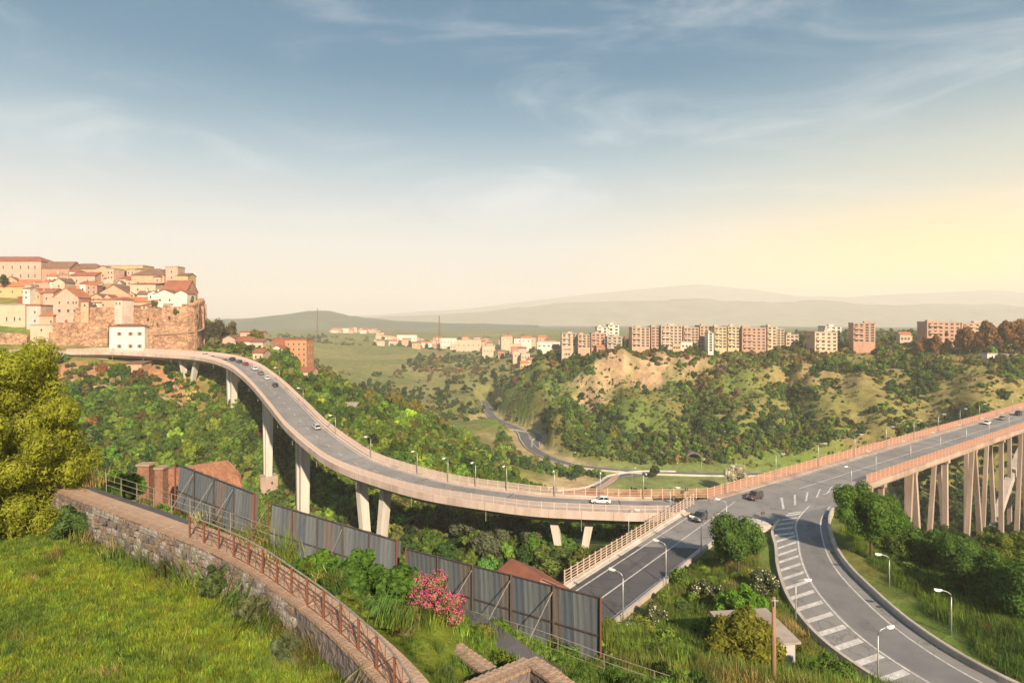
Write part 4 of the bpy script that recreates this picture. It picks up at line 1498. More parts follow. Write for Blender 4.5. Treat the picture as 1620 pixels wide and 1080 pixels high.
def house(name, label, cat, x, y, z, w, dp, h, col, roof="gable", rmat="roof_red", rh=None, rz=0.0, win=(), side_win=(), door=None, group=None, found=3.0, chimney=False, balcony=()):
    """walls, roof, every window and door as parts; the front looks towards -y"""
    t = thing(name, label, cat, (x, y, z), rz, group)
    mb = MB()
    mb.box((0, dp / 2, (h - found) / 2), (w, dp, h + found))
    rh = (w * 0.16 if roof in ("gable_front", "hip") else dp * 0.25) if rh is None else rh
    e = 0.4
    if roof == "gable":
        mb.add([(-w / 2, 0.002, h), (-w / 2, dp - 0.002, h), (-w / 2, dp / 2, h + rh - 0.1), (w / 2, 0.002, h), (w / 2, dp - 0.002, h), (w / 2, dp / 2, h + rh - 0.1)], [(0, 1, 2), (4, 3, 5)])
    if roof == "gable_front":
        mb.add([(-w / 2 + 0.002, 0, h), (w / 2 - 0.002, 0, h), (0, 0, h + rh - 0.1), (-w / 2 + 0.002, dp, h), (w / 2 - 0.002, dp, h), (0, dp, h + rh - 0.1)], [(0, 1, 2), (4, 3, 5)])
    mb.build("wall", wall_mat(col), t)
    rb = MB()
    k = 0.22
    if roof == "gable":
        for s in (0, 1):
            y0, y1 = (-e, dp / 2) if s == 0 else (dp + e, dp / 2)
            a = [(-w / 2 - e, y0, h - e * rh / (dp / 2)), (w / 2 + e, y0, h - e * rh / (dp / 2)), (w / 2 + e, y1, h + rh), (-w / 2 - e, y1, h + rh)]
            rb.add(a + [(p[0], p[1], p[2] + k) for p in a], [(0, 1, 2, 3), (4, 5, 6, 7), (0, 1, 5, 4), (1, 2, 6, 5), (3, 0, 4, 7)])
    elif roof == "gable_front":
        for s in (-1, 1):
            a = [(s * (w / 2 + e), -e, h - e * rh / (w / 2)), (s * (w / 2 + e), dp + e, h - e * rh / (w / 2)), (0, dp + e, h + rh), (0, -e, h + rh)]
            rb.add(a + [(p[0], p[1], p[2] + k) for p in a], [(0, 1, 2, 3), (4, 5, 6, 7), (0, 1, 5, 4), (1, 2, 6, 5), (3, 0, 4, 7)])
    elif roof == "hip":
        q = min(w, dp) / 2 * 0.95
        b0 = [(-w / 2 - e, -e, h), (w / 2 + e, -e, h), (w / 2 + e, dp + e, h), (-w / 2 - e, dp + e, h)]
        if w >= dp:
            r0, r1 = (-w / 2 + q, dp / 2, h + rh), (w / 2 - q, dp / 2, h + rh)
        else:
            r0, r1 = (0, q, h + rh), (0, dp - q, h + rh)
        lo = [(p[0], p[1], p[2] - k) for p in b0]
        if w >= dp:
            rb.add(b0 + [r0, r1] + lo, [(0, 1, 5, 4), (1, 2, 5), (2, 3, 4, 5), (3, 0, 4), (0, 6, 7, 1), (1, 7, 8, 2), (2, 8, 9, 3), (3, 9, 6, 0), (9, 8, 7, 6)])
        else:
            rb.add(b0 + [r0, r1] + lo, [(0, 1, 4), (1, 2, 5, 4), (2, 3, 5), (3, 0, 4, 5), (0, 6, 7, 1), (1, 7, 8, 2), (2, 8, 9, 3), (3, 9, 6, 0), (9, 8, 7, 6)])
    elif roof == "mono":
        a = [(-w / 2 - e, -e, h + 0.02), (w / 2 + e, -e, h + 0.02), (w / 2 + e, dp + e, h + rh), (-w / 2 - e, dp + e, h + rh)]
        rb.add(a + [(p[0], p[1], p[2] + k) for p in a], [(0, 1, 2, 3), (4, 5, 6, 7), (0, 1, 5, 4), (1, 2, 6, 5), (2, 3, 7, 6), (3, 0, 4, 7)])
    else:
        rb.box((0, dp / 2, h + 0.12), (w + 0.3, dp + 0.3, 0.24))
        for s in (-1, 1):
            rb.box((s * (w / 2 + 0.02), dp / 2, h + 0.5), (0.22, dp + 0.26, 0.55))
        rb.box((0, -0.02, h + 0.5), (w - 0.2, 0.22, 0.55))
    ro = rb.build("roof", M[rmat], t)
    if chimney:
        MB().box((w * 0.22, dp * 0.4, h + rh + 0.2), (0.7, 0.7, 1.6)).box((w * 0.22, dp * 0.4, h + rh + 1.05), (0.95, 0.95, 0.16)).build("chimney", wall_mat(col), ro)
    for kind, fx, fz in win:
        put("window", WIN[kind], t, (fx * w, -0.002, fz * h))
    for kind, fy, fz in side_win:
        put("window", WIN[kind], t, (w / 2 + 0.002, fy * dp, fz * h), (0, 0, math.pi / 2))
    if door:
        fx, dw, dh, arch_ = door
        d = MB()
        if arch_:
            pts = [(-dw / 2, 0), (dw / 2, 0)] + [(dw / 2 * math.cos(a), dh - dw / 2 + dw / 2 * math.sin(a)) for a in np.linspace(0, math.pi, 9)]
            d.add([(a, -0.06, b) for a, b in pts] + [(a, 0.0, b) for a, b in pts], [tuple(range(len(pts)))] + [(i, (i + 1) % len(pts), (i + 1) % len(pts) + len(pts), i + len(pts)) for i in range(len(pts))])
        else:
            d.box((0, -0.03, dh / 2), (dw, 0.06, dh))
        dd = d.build("door", M["shutter"], t, loc=(fx * w, -0.004, 0.02))
        MB().box((dw * 0.32, -0.10, dh * 0.45), (0.08, 0.08, 0.22)).build("handle", M["steel"], dd)
    for fz, fx0, fx1 in balcony:
        b = MB().box(((fx0 + fx1) / 2 * w, -0.55, fz * h), ((fx1 - fx0) * w, 1.1, 0.2)).box(((fx0 + fx1) / 2 * w, -1.05, fz * h + 0.6), ((fx1 - fx0) * w, 0.1, 1.0)).build("balcony", wall_mat(tuple(min(0.8, c * 1.15) for c in col)), t)
    c, s = abs(math.cos(rz)), abs(math.sin(rz))
    cx, cy = x - math.sin(rz) * dp / 2, y + math.cos(rz) * dp / 2
    ex, ey = (w * c + dp * s) / 2, (w * s + dp * c) / 2
    BOXES.append((cx - ex, cx + ex, cy - ey, cy + ey))
    return t


def house_px(label, x0, x1, ye, yb, d, dp, col, rz=0.0, name="house", cat="house", **kw):
    """a house whose front shows between two pixel columns, with its eaves and foot at two pixel rows"""
    d = far(x0, d) if d > 345 and x0 > 700 else d
    a, b = at((x0 + x1) / 2, yb, d), at((x0 + x1) / 2, ye, d)
    w = (x1 - x0) / FOC * d
    return house(name, label, cat, a.x, a.y, a.z, w / max(0.5, math.cos(rz)), dp, b.z - a.z, col, rz=rz, **kw)


def grid(kind, xs, zs):
    return [(kind, x, z) for z in zs for x in xs]


CREAM, PINK, YEL, WHT, ORG, BRICK, SAND = (0.56, 0.43, 0.32), (0.55, 0.36, 0.29), (0.55, 0.38, 0.19), (0.66, 0.60, 0.53), (0.52, 0.25, 0.13), (0.44, 0.25, 0.18), (0.50, 0.35, 0.24)
TG = "houses of the old town on the hill"
E = 0.12
# top row
house_px("large cream house with a red hipped roof, topmost at the edge of the old town", -30, 65, 413, 442, 385, 14, PINK, roof="hip", rmat="roof_red", rh=3.6, group=TG, win=grid("n", (-0.42, -0.28, -0.13, 0.02, 0.16, 0.29, 0.40), (0.66, 0.2)), found=9)
house_px("long yellow house with an orange roof below the large cream house", -30, 69, 453, 470, 368, 13, YEL, roof="gable", rmat="roof_orange", rh=4.4, group=TG, win=grid("s", (-0.35, -0.18, 0.0, 0.16, 0.32), (0.5,)), found=9)
house_px("brown brick house between the large cream house and the long low roof", 66, 110, 424, 446, 382, 12, BRICK, roof="gable", rmat="roof_brown", rh=4.4, group=TG, win=grid("s", (-0.3, 0.05, 0.35), (0.5,)), found=9)
house_px("long sand house with a low brown roof on the skyline", 104, 156, 425, 440, 388, 12, SAND, roof="hip", rmat="roof_brown", rh=3.8, group=TG, win=grid("s", (-0.3, 0.0, 0.3), (0.4,)), found=9)
house_px("flat roofed pink house under the long low brown roof", 112, 150, 436, 452, 374, 10, PINK, roof="gable", rmat="roof_red", rh=2.4, group=TG, win=grid("s", (-0.25, 0.2), (0.5,)), found=9)
house_px("yellow house with a flat roof on the skyline", 168, 226, 421, 440, 386, 12, YEL, roof="flat", rmat="roof_flat", group=TG, win=grid("s", (-0.3, 0.0, 0.3), (0.6,)), found=9)
house_px("low ochre house beside the yellow skyline house", 150, 176, 426, 446, 380, 10, SAND, roof="gable_front", rmat="roof_brown", rh=2.2, group=TG, win=grid("s", (0.0,), (0.5,)), found=9)
house_px("sand house with a wide brown hipped roof near the bastion top", 208, 260, 435, 462, 362, 14, SAND, roof="hip", rmat="roof_brown", rh=4.4, group=TG, win=grid("s", (-0.3, 0.25), (0.55,)), found=9)
house_px("slim pink tower house on the bastion skyline", 262, 281, 423, 450, 360, 8, PINK, roof="flat", rmat="roof_flat", group=TG, win=grid("s", (0.0,), (0.75, 0.4)), found=9)
house_px("narrow yellow house at the outer end of the skyline", 280, 297, 436, 466, 352, 9, YEL, roof="gable", rmat="roof_brown", rh=1.6, group=TG, win=grid("s", (0.0,), (0.65,)), found=9)
# middle rows
house_px("house with a steep red roof above the white bastion house", 255, 294, 461, 476, 345, 13, BRICK, roof="gable", rmat="roof_red", rh=6.6, group=TG, found=9)
house_px("tall white house perched on the edge of the bastion", 277, 296, 464, 497, 333, 9, WHT, roof="gable_front", rmat="roof_red", rh=1.6, group=TG, side_win=[("s", 0.5, 0.6)], found=8)
house_px("broad white house with a shallow gable on the bastion", 243, 277, 465, 486, 336, 10, WHT, roof="gable_front", rmat="roof_brown", rh=2.4, group=TG, win=grid("s", (-0.2, 0.25), (0.55,)), found=8)
house_px("barn-like house with a broad dark brown roof", 151, 208, 467, 482, 348, 14, SAND, roof="gable_front", rmat="roof_brown", rh=6.0, group=TG, win=grid("s", (-0.3, 0.3), (0.35,)), found=9)
house_px("white terraced house under the low pink roofs", 126, 143, 449, 470, 360, 9, WHT, roof="gable", rmat="roof_red", rh=1.8, group=TG, win=grid("s", (-0.2, 0.25), (0.6,)), found=9)
house_px("white house beside the terraced one with small windows", 143, 162, 450, 472, 358, 9, CREAM, roof="flat", rmat="roof_flat", group=TG, win=grid("s", (-0.2, 0.25), (0.65, 0.3)), found=9)
house_px("grey-white house behind the barn roof below the yellow house", 164, 208, 441, 462, 370, 10, (0.50, 0.45, 0.42), roof="gable", rmat="roof_red", rh=1.8, group=TG, win=grid("s", (-0.32, -0.1, 0.12, 0.34), (0.55,)), found=9)
house_px("pale house with a tiled lean-to above the broad white gable", 206, 246, 450, 470, 352, 10, CREAM, roof="mono", rmat="roof_red", rh=1.4, group=TG, win=grid("s", (-0.2, 0.2), (0.6,)), found=9)
house_px("pink house with two small windows and a red roof", 49, 84, 463, 486, 348, 10, PINK, roof="gable", rmat="roof_red", rh=2.6, group=TG, win=grid("s", (-0.3, 0.2), (0.6,)), found=9)
house_px("cream house with a grey gable next to the pink house", 84, 102, 446, 478, 356, 9, CREAM, roof="gable_front", rmat="roof_brown", rh=2.2, group=TG, win=grid("s", (0.0,), (0.8,)), found=9)
house_px("small dark red shed between the yellow house and the cream wall", 28, 48, 470, 484, 346, 8, (0.25, 0.09, 0.06), roof="mono", rmat="roof_red", rh=1.0, group=TG, found=9)
house_px("three-storey brick-pink house with rows of dark windows", 84, 124, 470, 513, 330, 11, PINK, roof="gable_front", rmat="roof_orange", rh=5.0, group=TG, win=grid("s", (-0.25, 0.1, 0.3, 0.42), (0.80,)) + grid("l", (-0.25, 0.1, 0.36), (0.50,)) + grid("s", (0.33,), (0.16,)), door=(0.02, 1.6, 2.6, True), found=8)
house_px("two-storey cream wall house with slit windows, at the town's outer edge", -30, 40, 483, 526, 332, 12, CREAM, roof="flat", rmat="roof_flat", group=TG, win=[("n", -0.1, 0.5), ("n", 0.08, 0.5), ("n", 0.26, 0.5), ("s", 0.38, 0.5)], found=10)
house_px("narrow pale pink house with two stacked windows above the gatehouse", 42, 64, 484, 514, 330, 9, (0.58, 0.45, 0.41), roof="flat", rmat="roof_red", group=TG, win=grid("s", (0.1,), (0.68, 0.22)), found=8)
house_px("small house with an orange tiled lean-to above the gatehouse", 62, 84, 500, 514, 328, 7, SAND, roof="mono", rmat="roof_orange", rh=2.6, group=TG, win=grid("s", (0.35,), (0.4,)), found=8)
house_px("cream gatehouse with an arched dark red door at street level", 48, 83, 515, 553, 314, 10, CREAM, roof="flat", rmat="roof_flat", group=TG, win=grid("s", (0.0,), (0.82,)), door=(0.02, 3.6, 5.6, True))
house_px("low cream annexe beside the three-storey house", 124, 148, 470, 488, 340, 8, CREAM, roof="flat", rmat="roof_flat", group=TG, win=grid("s", (0.38,), (0.5,)), found=8)
house_px("sand annexe with a sloping roof in front of the barn roof", 148, 186, 474, 488, 337, 8, SAND, roof="mono", rmat="roof_orange", rh=1.4, group=TG, win=grid("s", (-0.1,), (0.4,)), found=8)
house_px("low house with a wavy pink roof on top of the town wall", 184, 240, 477, 490, 335, 9, SAND, roof="gable", rmat="roof_orange", rh=2.6, group=TG, win=grid("s", (-0.4, -0.1, 0.2), (0.4,)), found=8)
house_px("white two-storey house with brown shutters standing at the foot of the wall", 175, 227, 516, 558, 306, 10, (0.72, 0.66, 0.57), roof="hip", rmat="roof_brown", rh=1.2, group=TG, win=grid("t", (-0.22, 0.10, 0.36), (0.72, 0.25)), door=(-0.40, 1.2, 2.3, False), rz=0.10)


# ------------------------------------------------------------------ town walls
def town_wall(label, pts_top, yb, mat, thick=3.0, batter=1.2, name="town_wall"):
    """a battered masonry wall whose top follows pixel points (x, y, d)"""
    P = [at(*q) for q in pts_top]
    line = spline(P, 3.0)
    vs_, fs = [], []
    fr_ = frames(line)
    rows = 7
    o0 = Vector(line[0])
    rng = np.random.default_rng(5)
    for p, t, r in fr_:
        zb = at(0, yb, p.y).z - 3
        for k in range(rows):
            f = k / (rows - 1)
            q = p + r * (thick / 2 + batter * (1 - f) + rng.normal() * 0.09 * min(4.0, thick))
            vs_.append((q.x - o0.x, q.y - o0.y, zb + (p.z - zb) * f - o0.z))
        q = p - r * thick / 2
        vs_.append((q.x - o0.x, q.y - o0.y, p.z - o0.z))
        vs_.append((q.x - o0.x, q.y - o0.y, zb - o0.z))
    n = rows + 2
    for i in range(len(line) - 1):
        for k in range(n - 1):
            a = i * n + k
            fs.append((a, a + n, a + n + 1, a + 1))
    fs.append(tuple(range(n)))
    fs.append(tuple((len(line) - 1) * n + k for k in range(n - 1, -1, -1)))
    o = MB().add(vs_, fs).build(name, mat, None, False, o0)
    return tag(o, label, "wall"), line


w1, _ = town_wall("orange stone town wall beside the gatehouse at street level", [(83, 511, 316), (110, 510, 315), (140, 511, 315), (176, 512, 316)], 556, M["ashlar"])
w2, _ = town_wall("upper terrace wall of ochre stone below the roofs", [(122, 486, 330), (160, 486, 329), (200, 487, 329), (244, 488, 328)], 520, M["ashlar"])
bast_pts = [(226, 490, 316), (246, 488, 314), (270, 486, 312), (292, 484, 314), (306, 482, 322), (314, 478, 338), (318, 474, 358)]
w3, l3 = town_wall("tall orange stone bastion at the end of the old town", bast_pts, 562, M["ashlar"], 4.0, 2.6)
for i_, hb_ in ((3, 22), (9, 24), (14, 25), (19, 22)):
    p, t, r = frames(l3)[min(i_, len(l3) - 2)]
    MB().box((0, 0, -hb_ / 2), (2.6, 3.0, hb_), 0, 0, 0.55).build("buttress", M["ashlar"], w3, loc=p - l3[0] + r * 2.6 + Vector((0, 0, -1.5)), rz=math.atan2(t.y, t.x))
slit = MB().box((0, 0, 0), (0.9, 0.5, 1.5)).mesh("embrasure", M["glass"])
for i_ in range(2, len(l3) - 2, 2):
    p, t, r = frames(l3)[i_]
    put("embrasure", slit, w3, p - l3[0] + r * 2.62 + Vector((0, 0, -5.5 - 3 * (i_ % 4 == 0))), (0, 0, math.atan2(t.y, t.x)))
band = sweep([p - l3[0] + Vector((0, 0, -13.5)) for p in l3], [(2.0, -0.5), (3.95, -0.45), (4.05, 0.0), (3.6, 0.25), (2.0, 0.25)]).build("string_course", M["coping"], w3)
for i in range(2, len(l3) - 1, 3):
    p, t, r = frames(l3)[i]
    MB().box((0, 0, 0), (1.4, 3.6, 1.1)).build("merlon", M["ashlar"], w3, loc=p - l3[0] + Vector((0, 0, 0.5)), rz=math.atan2(t.y, t.x))
town_wall("low ochre wall with plants under the cream wall house", [(-30, 526, 318), (0, 526, 317), (30, 527, 317), (47, 530, 317)], 556, M["ashlar"])
town_wall("long street parapet above the earth bank", [(-40, 552, 304), (40, 553, 303), (110, 555, 303), (172, 558, 302)], 566, M["concrete_warm"], 0.6, 0.2, "parapet_wall")
town_wall("orange retaining wall of the lower terrace road", [(80, 600, 276), (140, 602, 275), (205, 608, 274)], 612, M["concrete_warm"], 0.8, 0.3, "retaining_wall")
town_wall("brick wall under the start of the viaduct", [(196, 588, 290), (230, 592, 288), (280, 612, 284), (284, 640, 282)], 650, M["ashlar"], 1.0, 0.3, "retaining_wall")
house_px("ochre lean-to house tucked under the viaduct", 196, 224, 576, 606, 288, 8, (0.52, 0.35, 0.22), roof="mono", rmat="roof_brown", rh=1.0, win=grid("s", (-0.2, 0.25), (0.6,)), name="house")
BOXES.append((-330, -112, 300, 420))
street = sweep([at(-40, 558, 308), at(60, 558, 308), at(130, 559, 307), at(200, 560, 306)], [(-7, 0.0), (3, 0.0), (3, -0.4), (-7, -0.4)]).build("road", M["asphalt"])
tag(street, "street running along the foot of the town wall", None, None, "structure")
terr = sweep([at(60, 608, 272), at(120, 608, 271), at(200, 613, 270), at(280, 640, 262)], [(-3, 0.35), (2.5, 0.35), (2.5, -1), (-3, -1)]).build("road", M["dirt"])
tag(terr, "narrow terrace road on the slope under the town", None, None, "structure")

# houses at the top of the viaduct, on its far side
VG = "houses beside the top of the viaduct"
house_px("white house with a red roof behind the viaduct's upper bend", 372, 398, 540, 566, 318, 11, WHT, roof="gable", rmat="roof_red", rh=2.2, group=VG, win=grid("s", (-0.3, 0.0, 0.3), (0.6,)), found=10)
house_px("white house with a shaded loggia next to the queue of cars", 396, 416, 541, 568, 310, 10, CREAM, roof="gable", rmat="roof_brown", rh=1.6, group=VG, win=grid("l", (-0.2, 0.25), (0.72,)), found=10)
house_px("white terraced house with balconies beside the viaduct railing", 414, 443, 564, 598, 300, 10, WHT, roof="flat", rmat="roof_red", group=VG, win=grid("s", (-0.3, 0.05, 0.36), (0.72, 0.3)), balcony=((0.52, -0.2, 0.48),), found=12)
house_px("orange apartment tower with a red roof edge beside the viaduct", 451, 485, 538, 590, 325, 12, ORG, roof="flat", rmat="roof_red", name="apartment_tower", cat="building", win=grid("s", (-0.35, -0.1, 0.15, 0.38), (0.88, 0.72, 0.56, 0.40, 0.24)), side_win=[("s", f, z) for f in (0.3, 0.7) for z in (0.85, 0.6, 0.35)], found=14)
house_px("dark red flat-roofed wing behind the orange tower", 432, 452, 537, 560, 332, 10, (0.33, 0.12, 0.08), roof="flat", rmat="roof_red", group=VG, win=grid("s", (-0.2, 0.25), (0.6,)), found=14)
house_px("small cream house below the orange tower", 472, 494, 588, 622, 300, 9, CREAM, roof="gable", rmat="roof_red", rh=2.0, group=VG, win=grid("s", (-0.2, 0.25), (0.7, 0.3)), found=8)
house_px("pink cottage between the bastion and the white houses", 352, 372, 536, 556, 326, 9, PINK, roof="gable_front", rmat="roof_brown", rh=1.8, group=VG, win=grid("s", (-0.2, 0.25), (0.5,)), found=10)
house_px("flat pale roofed house behind the white houses by the viaduct", 380, 410, 526, 540, 345, 10, PINK, roof="flat", rmat="roof_red", group=VG, win=grid("s", (-0.3, 0.3), (0.5,)), found=12)
house_px("narrow cream house stepping down beside the queue of cars", 400, 416, 558, 580, 292, 9, CREAM, roof="gable", rmat="roof_red", rh=1.6, group=VG, win=grid("s", (-0.2, 0.25), (0.7, 0.3)), found=12)
house_px("pale pink house below the terraced white one", 440, 462, 582, 606, 292, 9, PINK, roof="gable", rmat="roof_orange", rh=1.8, group=VG, win=grid("s", (-0.3, 0.1), (0.7, 0.3)), found=12)
house_px("white cottage squeezed between the loggia house and the orange tower", 428, 448, 552, 570, 316, 9, WHT, roof="gable_front", rmat="roof_red", rh=1.8, group=VG, win=grid("s", (-0.2, 0.25), (0.55,)), found=12)
BOXES.append((-140, -100, 293, 345))
# low buildings in the ravine
house_px("green corrugated shed roof among the trees of the spur", 527, 560, 646, 654, 262, 7, (0.28, 0.36, 0.33), roof="mono", rmat="roof_flat", rh=1.6, name="shed", cat="shed", win=grid("s", (0.2,), (0.5,)))
town_wall("low orange brick wall in the ravine behind the upper hoarding", [(205, 748, 92), (262, 742, 90), (320, 733, 88), (362, 728, 87), (374, 738, 87), (384, 772, 87)], 880, material("weathered_brick", (0.42, 0.21, 0.13), (0.25, 0.12, 0.08), 0.95, 1.2, 0.9, 3, detail=9, dirt=0.6), 0.7, 0.2, "brick_wall")
for lab, a, b, yt in (("brick gate pillar overgrown with grass behind the hoardings", 222, 240, 735), ("second brick gate pillar next to the overgrown one", 250, 262, 740)):
    p = at((a + b) / 2, 800, 80)
    hh = at(0, yt, 80).z - p.z
    t = thing("gate_pillar", lab, "pillar", p)
    MB().box((0, 0, hh / 2 - 1), ((b - a) / FOC * 80, 1.3, hh + 2)).build("shaft", M["rubble"] if False else material("old_brick", (0.30, 0.165, 0.11), (0.19, 0.10, 0.07), 0.95, 2.5, 0.8, 5, dirt=0.6), t)
    MB().box((0, 0, hh + 0.1), ((b - a) / FOC * 80 + 0.3, 1.6, 0.24)).build("cap", M["coping"], t)
p = at(862, 930, 74)
house("house", "hut with a broad russet tiled roof between the hoarding and the lower road", "house", p.x - 0.5, p.y + 1, at(0, 925, 74).z - 4.2, 8.5, 6.5, 2.2, (0.35, 0.25, 0.2), "gable_front", "roof_red", 2.4, 0.55, win=grid("s", (-0.25, 0.25), (0.5,)), found=5)
p = at(1222, 1040, 60)
sh = house("shed", "small shed with a flat grey concrete roof beside the wooden pole", "shed", p.x, p.y + 1, p.z - 1.4, 5.8, 5.8, 2.2, (0.42, 0.42, 0.42), "mono", "roof_flat", 0.35, 0.12, win=grid("s", (0.25,), (0.5,)), found=3)

# ------------------------------------------------------------------ apartment blocks on the ridge
AG = "apartment blocks on the far ridge"


def block(label, x0, x1, yt, yb, d, dp, col, rz=0.0, floors=7, cols=4, balc=True, side=(0.55, 0.40, 0.2)):
    d = far(x0, d)
    a, b = at((x0 + x1) / 2, yb, d), at((x0 + x1) / 2, yt + 2.0, d)
    w = (x1 - x0) / FOC * d * 0.94
    h = b.z - a.z
    zs = [(i + 0.55) / floors for i in range(floors)]
    xs = [(-0.5 + (i + 0.5) / cols) for i in range(cols)]
    t = house("apartment_block", label, "building", a.x, a.y, a.z, w, dp, h, col, "flat", "roof_flat", rz=rz, group=AG, win=grid("a", xs, zs), side_win=[("a", f, z) for f in (0.25, 0.7) for z in zs[::2]], found=16,
              balcony=[(z - 0.5 / floors, -0.5 + 0.06, -0.5 + 0.46) for z in zs[1::2]] if balc else ())
    MB().box((w * random.uniform(-0.25, 0.25), dp * 0.5, h + 1.0), (w * 0.3, 3.5, 1.8)).box((w * 0.3, dp * 0.3, h + 1.4), (0.12, 0.12, 2.6)).build("lift_house", wall_mat(col), t)
    return t


O2, P2, Y2, R2 = (0.54, 0.36, 0.255), (0.56, 0.42, 0.32), (0.58, 0.46, 0.29), (0.50, 0.29, 0.205)  # block colours paled: the haze over the ridge is put into them
block("orange apartment block at the end of the long row on the ridge", 999, 1029, 517, 549, 700, 14, O2)
block("narrow dark red block wedged beside the end block of the row", 1030, 1044, 515, 549, 706, 14, R2, cols=2, balc=False)
block("peach apartment block with wide balconies, third in the ridge row", 1045, 1080, 514, 549, 698, 14, P2, cols=5)
block("lower orange block in the middle of the ridge row", 1081, 1106, 517, 549, 700, 14, O2)
block("slim orange block behind the white tower", 1107, 1121, 514, 549, 704, 14, O2, cols=2, balc=False)
block("bright white narrow tower standing in front of the ridge row", 1120, 1129, 525, 556, 672, 9, (0.72, 0.68, 0.6), cols=1, balc=False)
block("yellow-orange block just past the white tower", 1130, 1150, 516, 551, 690, 14, Y2, cols=3)
block("yellow block with a striped balcony front beside the big red block", 1151, 1171, 515, 551, 692, 14, Y2, cols=3)
block("big red-orange block near the end of the ridge row", 1173, 1213, 517, 554, 684, 14, R2, cols=5)
block("yellow stepped block closing the ridge row", 1214, 1229, 515, 551, 690, 14, Y2, cols=2)
block("lower yellow wing beyond the stepped block", 1229, 1241, 519, 549, 696, 12, Y2, cols=2, balc=False)
block("orange block on the slope left of the white domed cluster", 914, 935, 528, 550, 740, 12, O2, floors=5, cols=3)
block("rust coloured block in front of the white cluster", 935, 957, 526, 551, 735, 12, R2, floors=5, cols=3)
block("grey-beige block below the white cluster", 960, 985, 531, 556, 715, 12, (0.42, 0.36, 0.3), floors=5, cols=3)
block("white stepped block crowning the hilltop cluster", 944, 962, 516, 545, 770, 12, (0.68, 0.62, 0.52), floors=6, cols=2)
block("white upper block with roof terraces in the hilltop cluster", 962, 980, 512, 545, 775, 12, (0.70, 0.64, 0.54), floors=6, cols=2)
block("pale orange block at the foot of the hilltop cluster", 888, 913, 526, 547, 760, 12, P2, floors=5, cols=3)
block("peach villa block with a flat roof standing apart past the ridge row", 1288, 1326, 524, 555, 640, 14, (0.62, 0.46, 0.33), floors=5, cols=4)
block("white block behind the peach villa block", 1305, 1332, 515, 545, 680, 12, (0.68, 0.62, 0.52), floors=6, cols=3)
block("small reddish block beside the palm on the ridge", 1243, 1264, 528, 546, 700, 12, P2, floors=3, cols=3, balc=False)
block("isolated red apartment block standing alone on the ridge", 1351, 1384, 510, 541, 620, 14, R2, rz=-0.25, cols=4)
block("long red-brown block behind the conifers", 1467, 1519, 508, 545, 600, 14, R2, rz=-0.12, floors=6, cols=6)
block("second long block behind the conifers with a yellow end", 1522, 1570, 510, 545, 610, 14, O2, rz=-0.12, floors=6, cols=5)
house_px("small white hut at the foot of the conifers on the ridge", 1562, 1578, 560, 568, 480, 5, WHT, roof="flat", rmat="roof_flat", name="hut", cat="house", win=grid("s", (0.0,), (0.5,)))
house_px("long white shed beside the small hut under the conifers", 1594, 1624, 562, 569, 475, 6, WHT, roof="mono", rmat="roof_flat", rh=0.8, name="shed", cat="shed", win=grid("s", (-0.2, 0.2), (0.5,)))

# far town across the fields
FG = "pale buildings of the far town across the fields"
far_list = [(628, 659, 530, 549, 1150, "pale yellow hall on the hillside above the fields"), (696, 722, 535, 556, 1050, "pink apartment hall beside the lattice mast"), (722, 761, 538, 565, 980, "broad cream hall with a blank wall facing the fields"),
            (654, 690, 564, 574, 900, "long white low shed below the mast"), (690, 703, 566, 577, 890, "small white gatehouse next to the long low shed"), (774, 806, 546, 560, 960, "cream terrace block right of the broad hall"), (806, 848, 544, 559, 950, "long cream terrace near the dark trees"),
            (850, 886, 541, 553, 900, "long pale terrace below the hilltop cluster"), (660, 690, 541, 549, 1140, "grey white shed between the hall and the mast")]
for x0, x1, yt, yb, d, lab in far_list:
    house_px(lab, x0, x1, yt, yb, d, 14, RNG.choice([0, 1, 2]) and CREAM or WHT, roof="flat" if x1 - x0 > 15 else "gable", rmat="roof_flat" if x1 - x0 > 15 else "roof_red", name="building", cat="building", win=grid("a", [-0.4 + 0.2 * i for i in range(5)], (0.35, 0.7) if yb - yt > 12 else (0.5,)), found=12)
rng = np.random.default_rng(44)
for i in range(64):
    if i < 38:
        px, d = 520 + 78 * rng.random(), 1500 + 160 * rng.random()
        yb = 534 - 14 * rng.random() * (1 - abs(px - 556) / 60)
    elif i < 54:
        px = 765 + 140 * rng.random()
        d = far(px, 1000 + 150 * rng.random())
        yb = 548 - 8 * rng.random()
    else:
        px, d = 596 + 30 * rng.random(), 1300
        yb = 533 + 10 * rng.random()
    p = at(px, yb, d)
    p.z = max(p.z, hz(p.x, p.y))
    w = 8 + 8 * rng.random()
    zone = 0 if i < 38 else (1 if i < 54 else 2)
    ci, gab, rc = int(rng.integers(5)), rng.random() < 0.65, ("red", "brown", "orange")[rng.integers(3)]
    house("house", "tiny %s house with a %s %s" % (("pink", "cream", "white", "sand coloured", "peach")[ci], (rc + " pitched roof") if gab else (rc + " flat roof"), ("in the far hilltop village", "scattered below the hilltop cluster", "on the lane to the far village")[zone]), "house", p.x, p.y, p.z, w, 9, 5 + 5 * rng.random(), [PINK, CREAM, WHT, SAND, P2][ci],
          "gable" if gab else "flat", "roof_" + rc, None, rng.normal() * 0.2, win=grid("l", (-0.25, 0.25), (0.55,)), group=("houses of the far hilltop village", "small houses below the hilltop cluster", "houses on the lane to the far village")[zone], found=14)

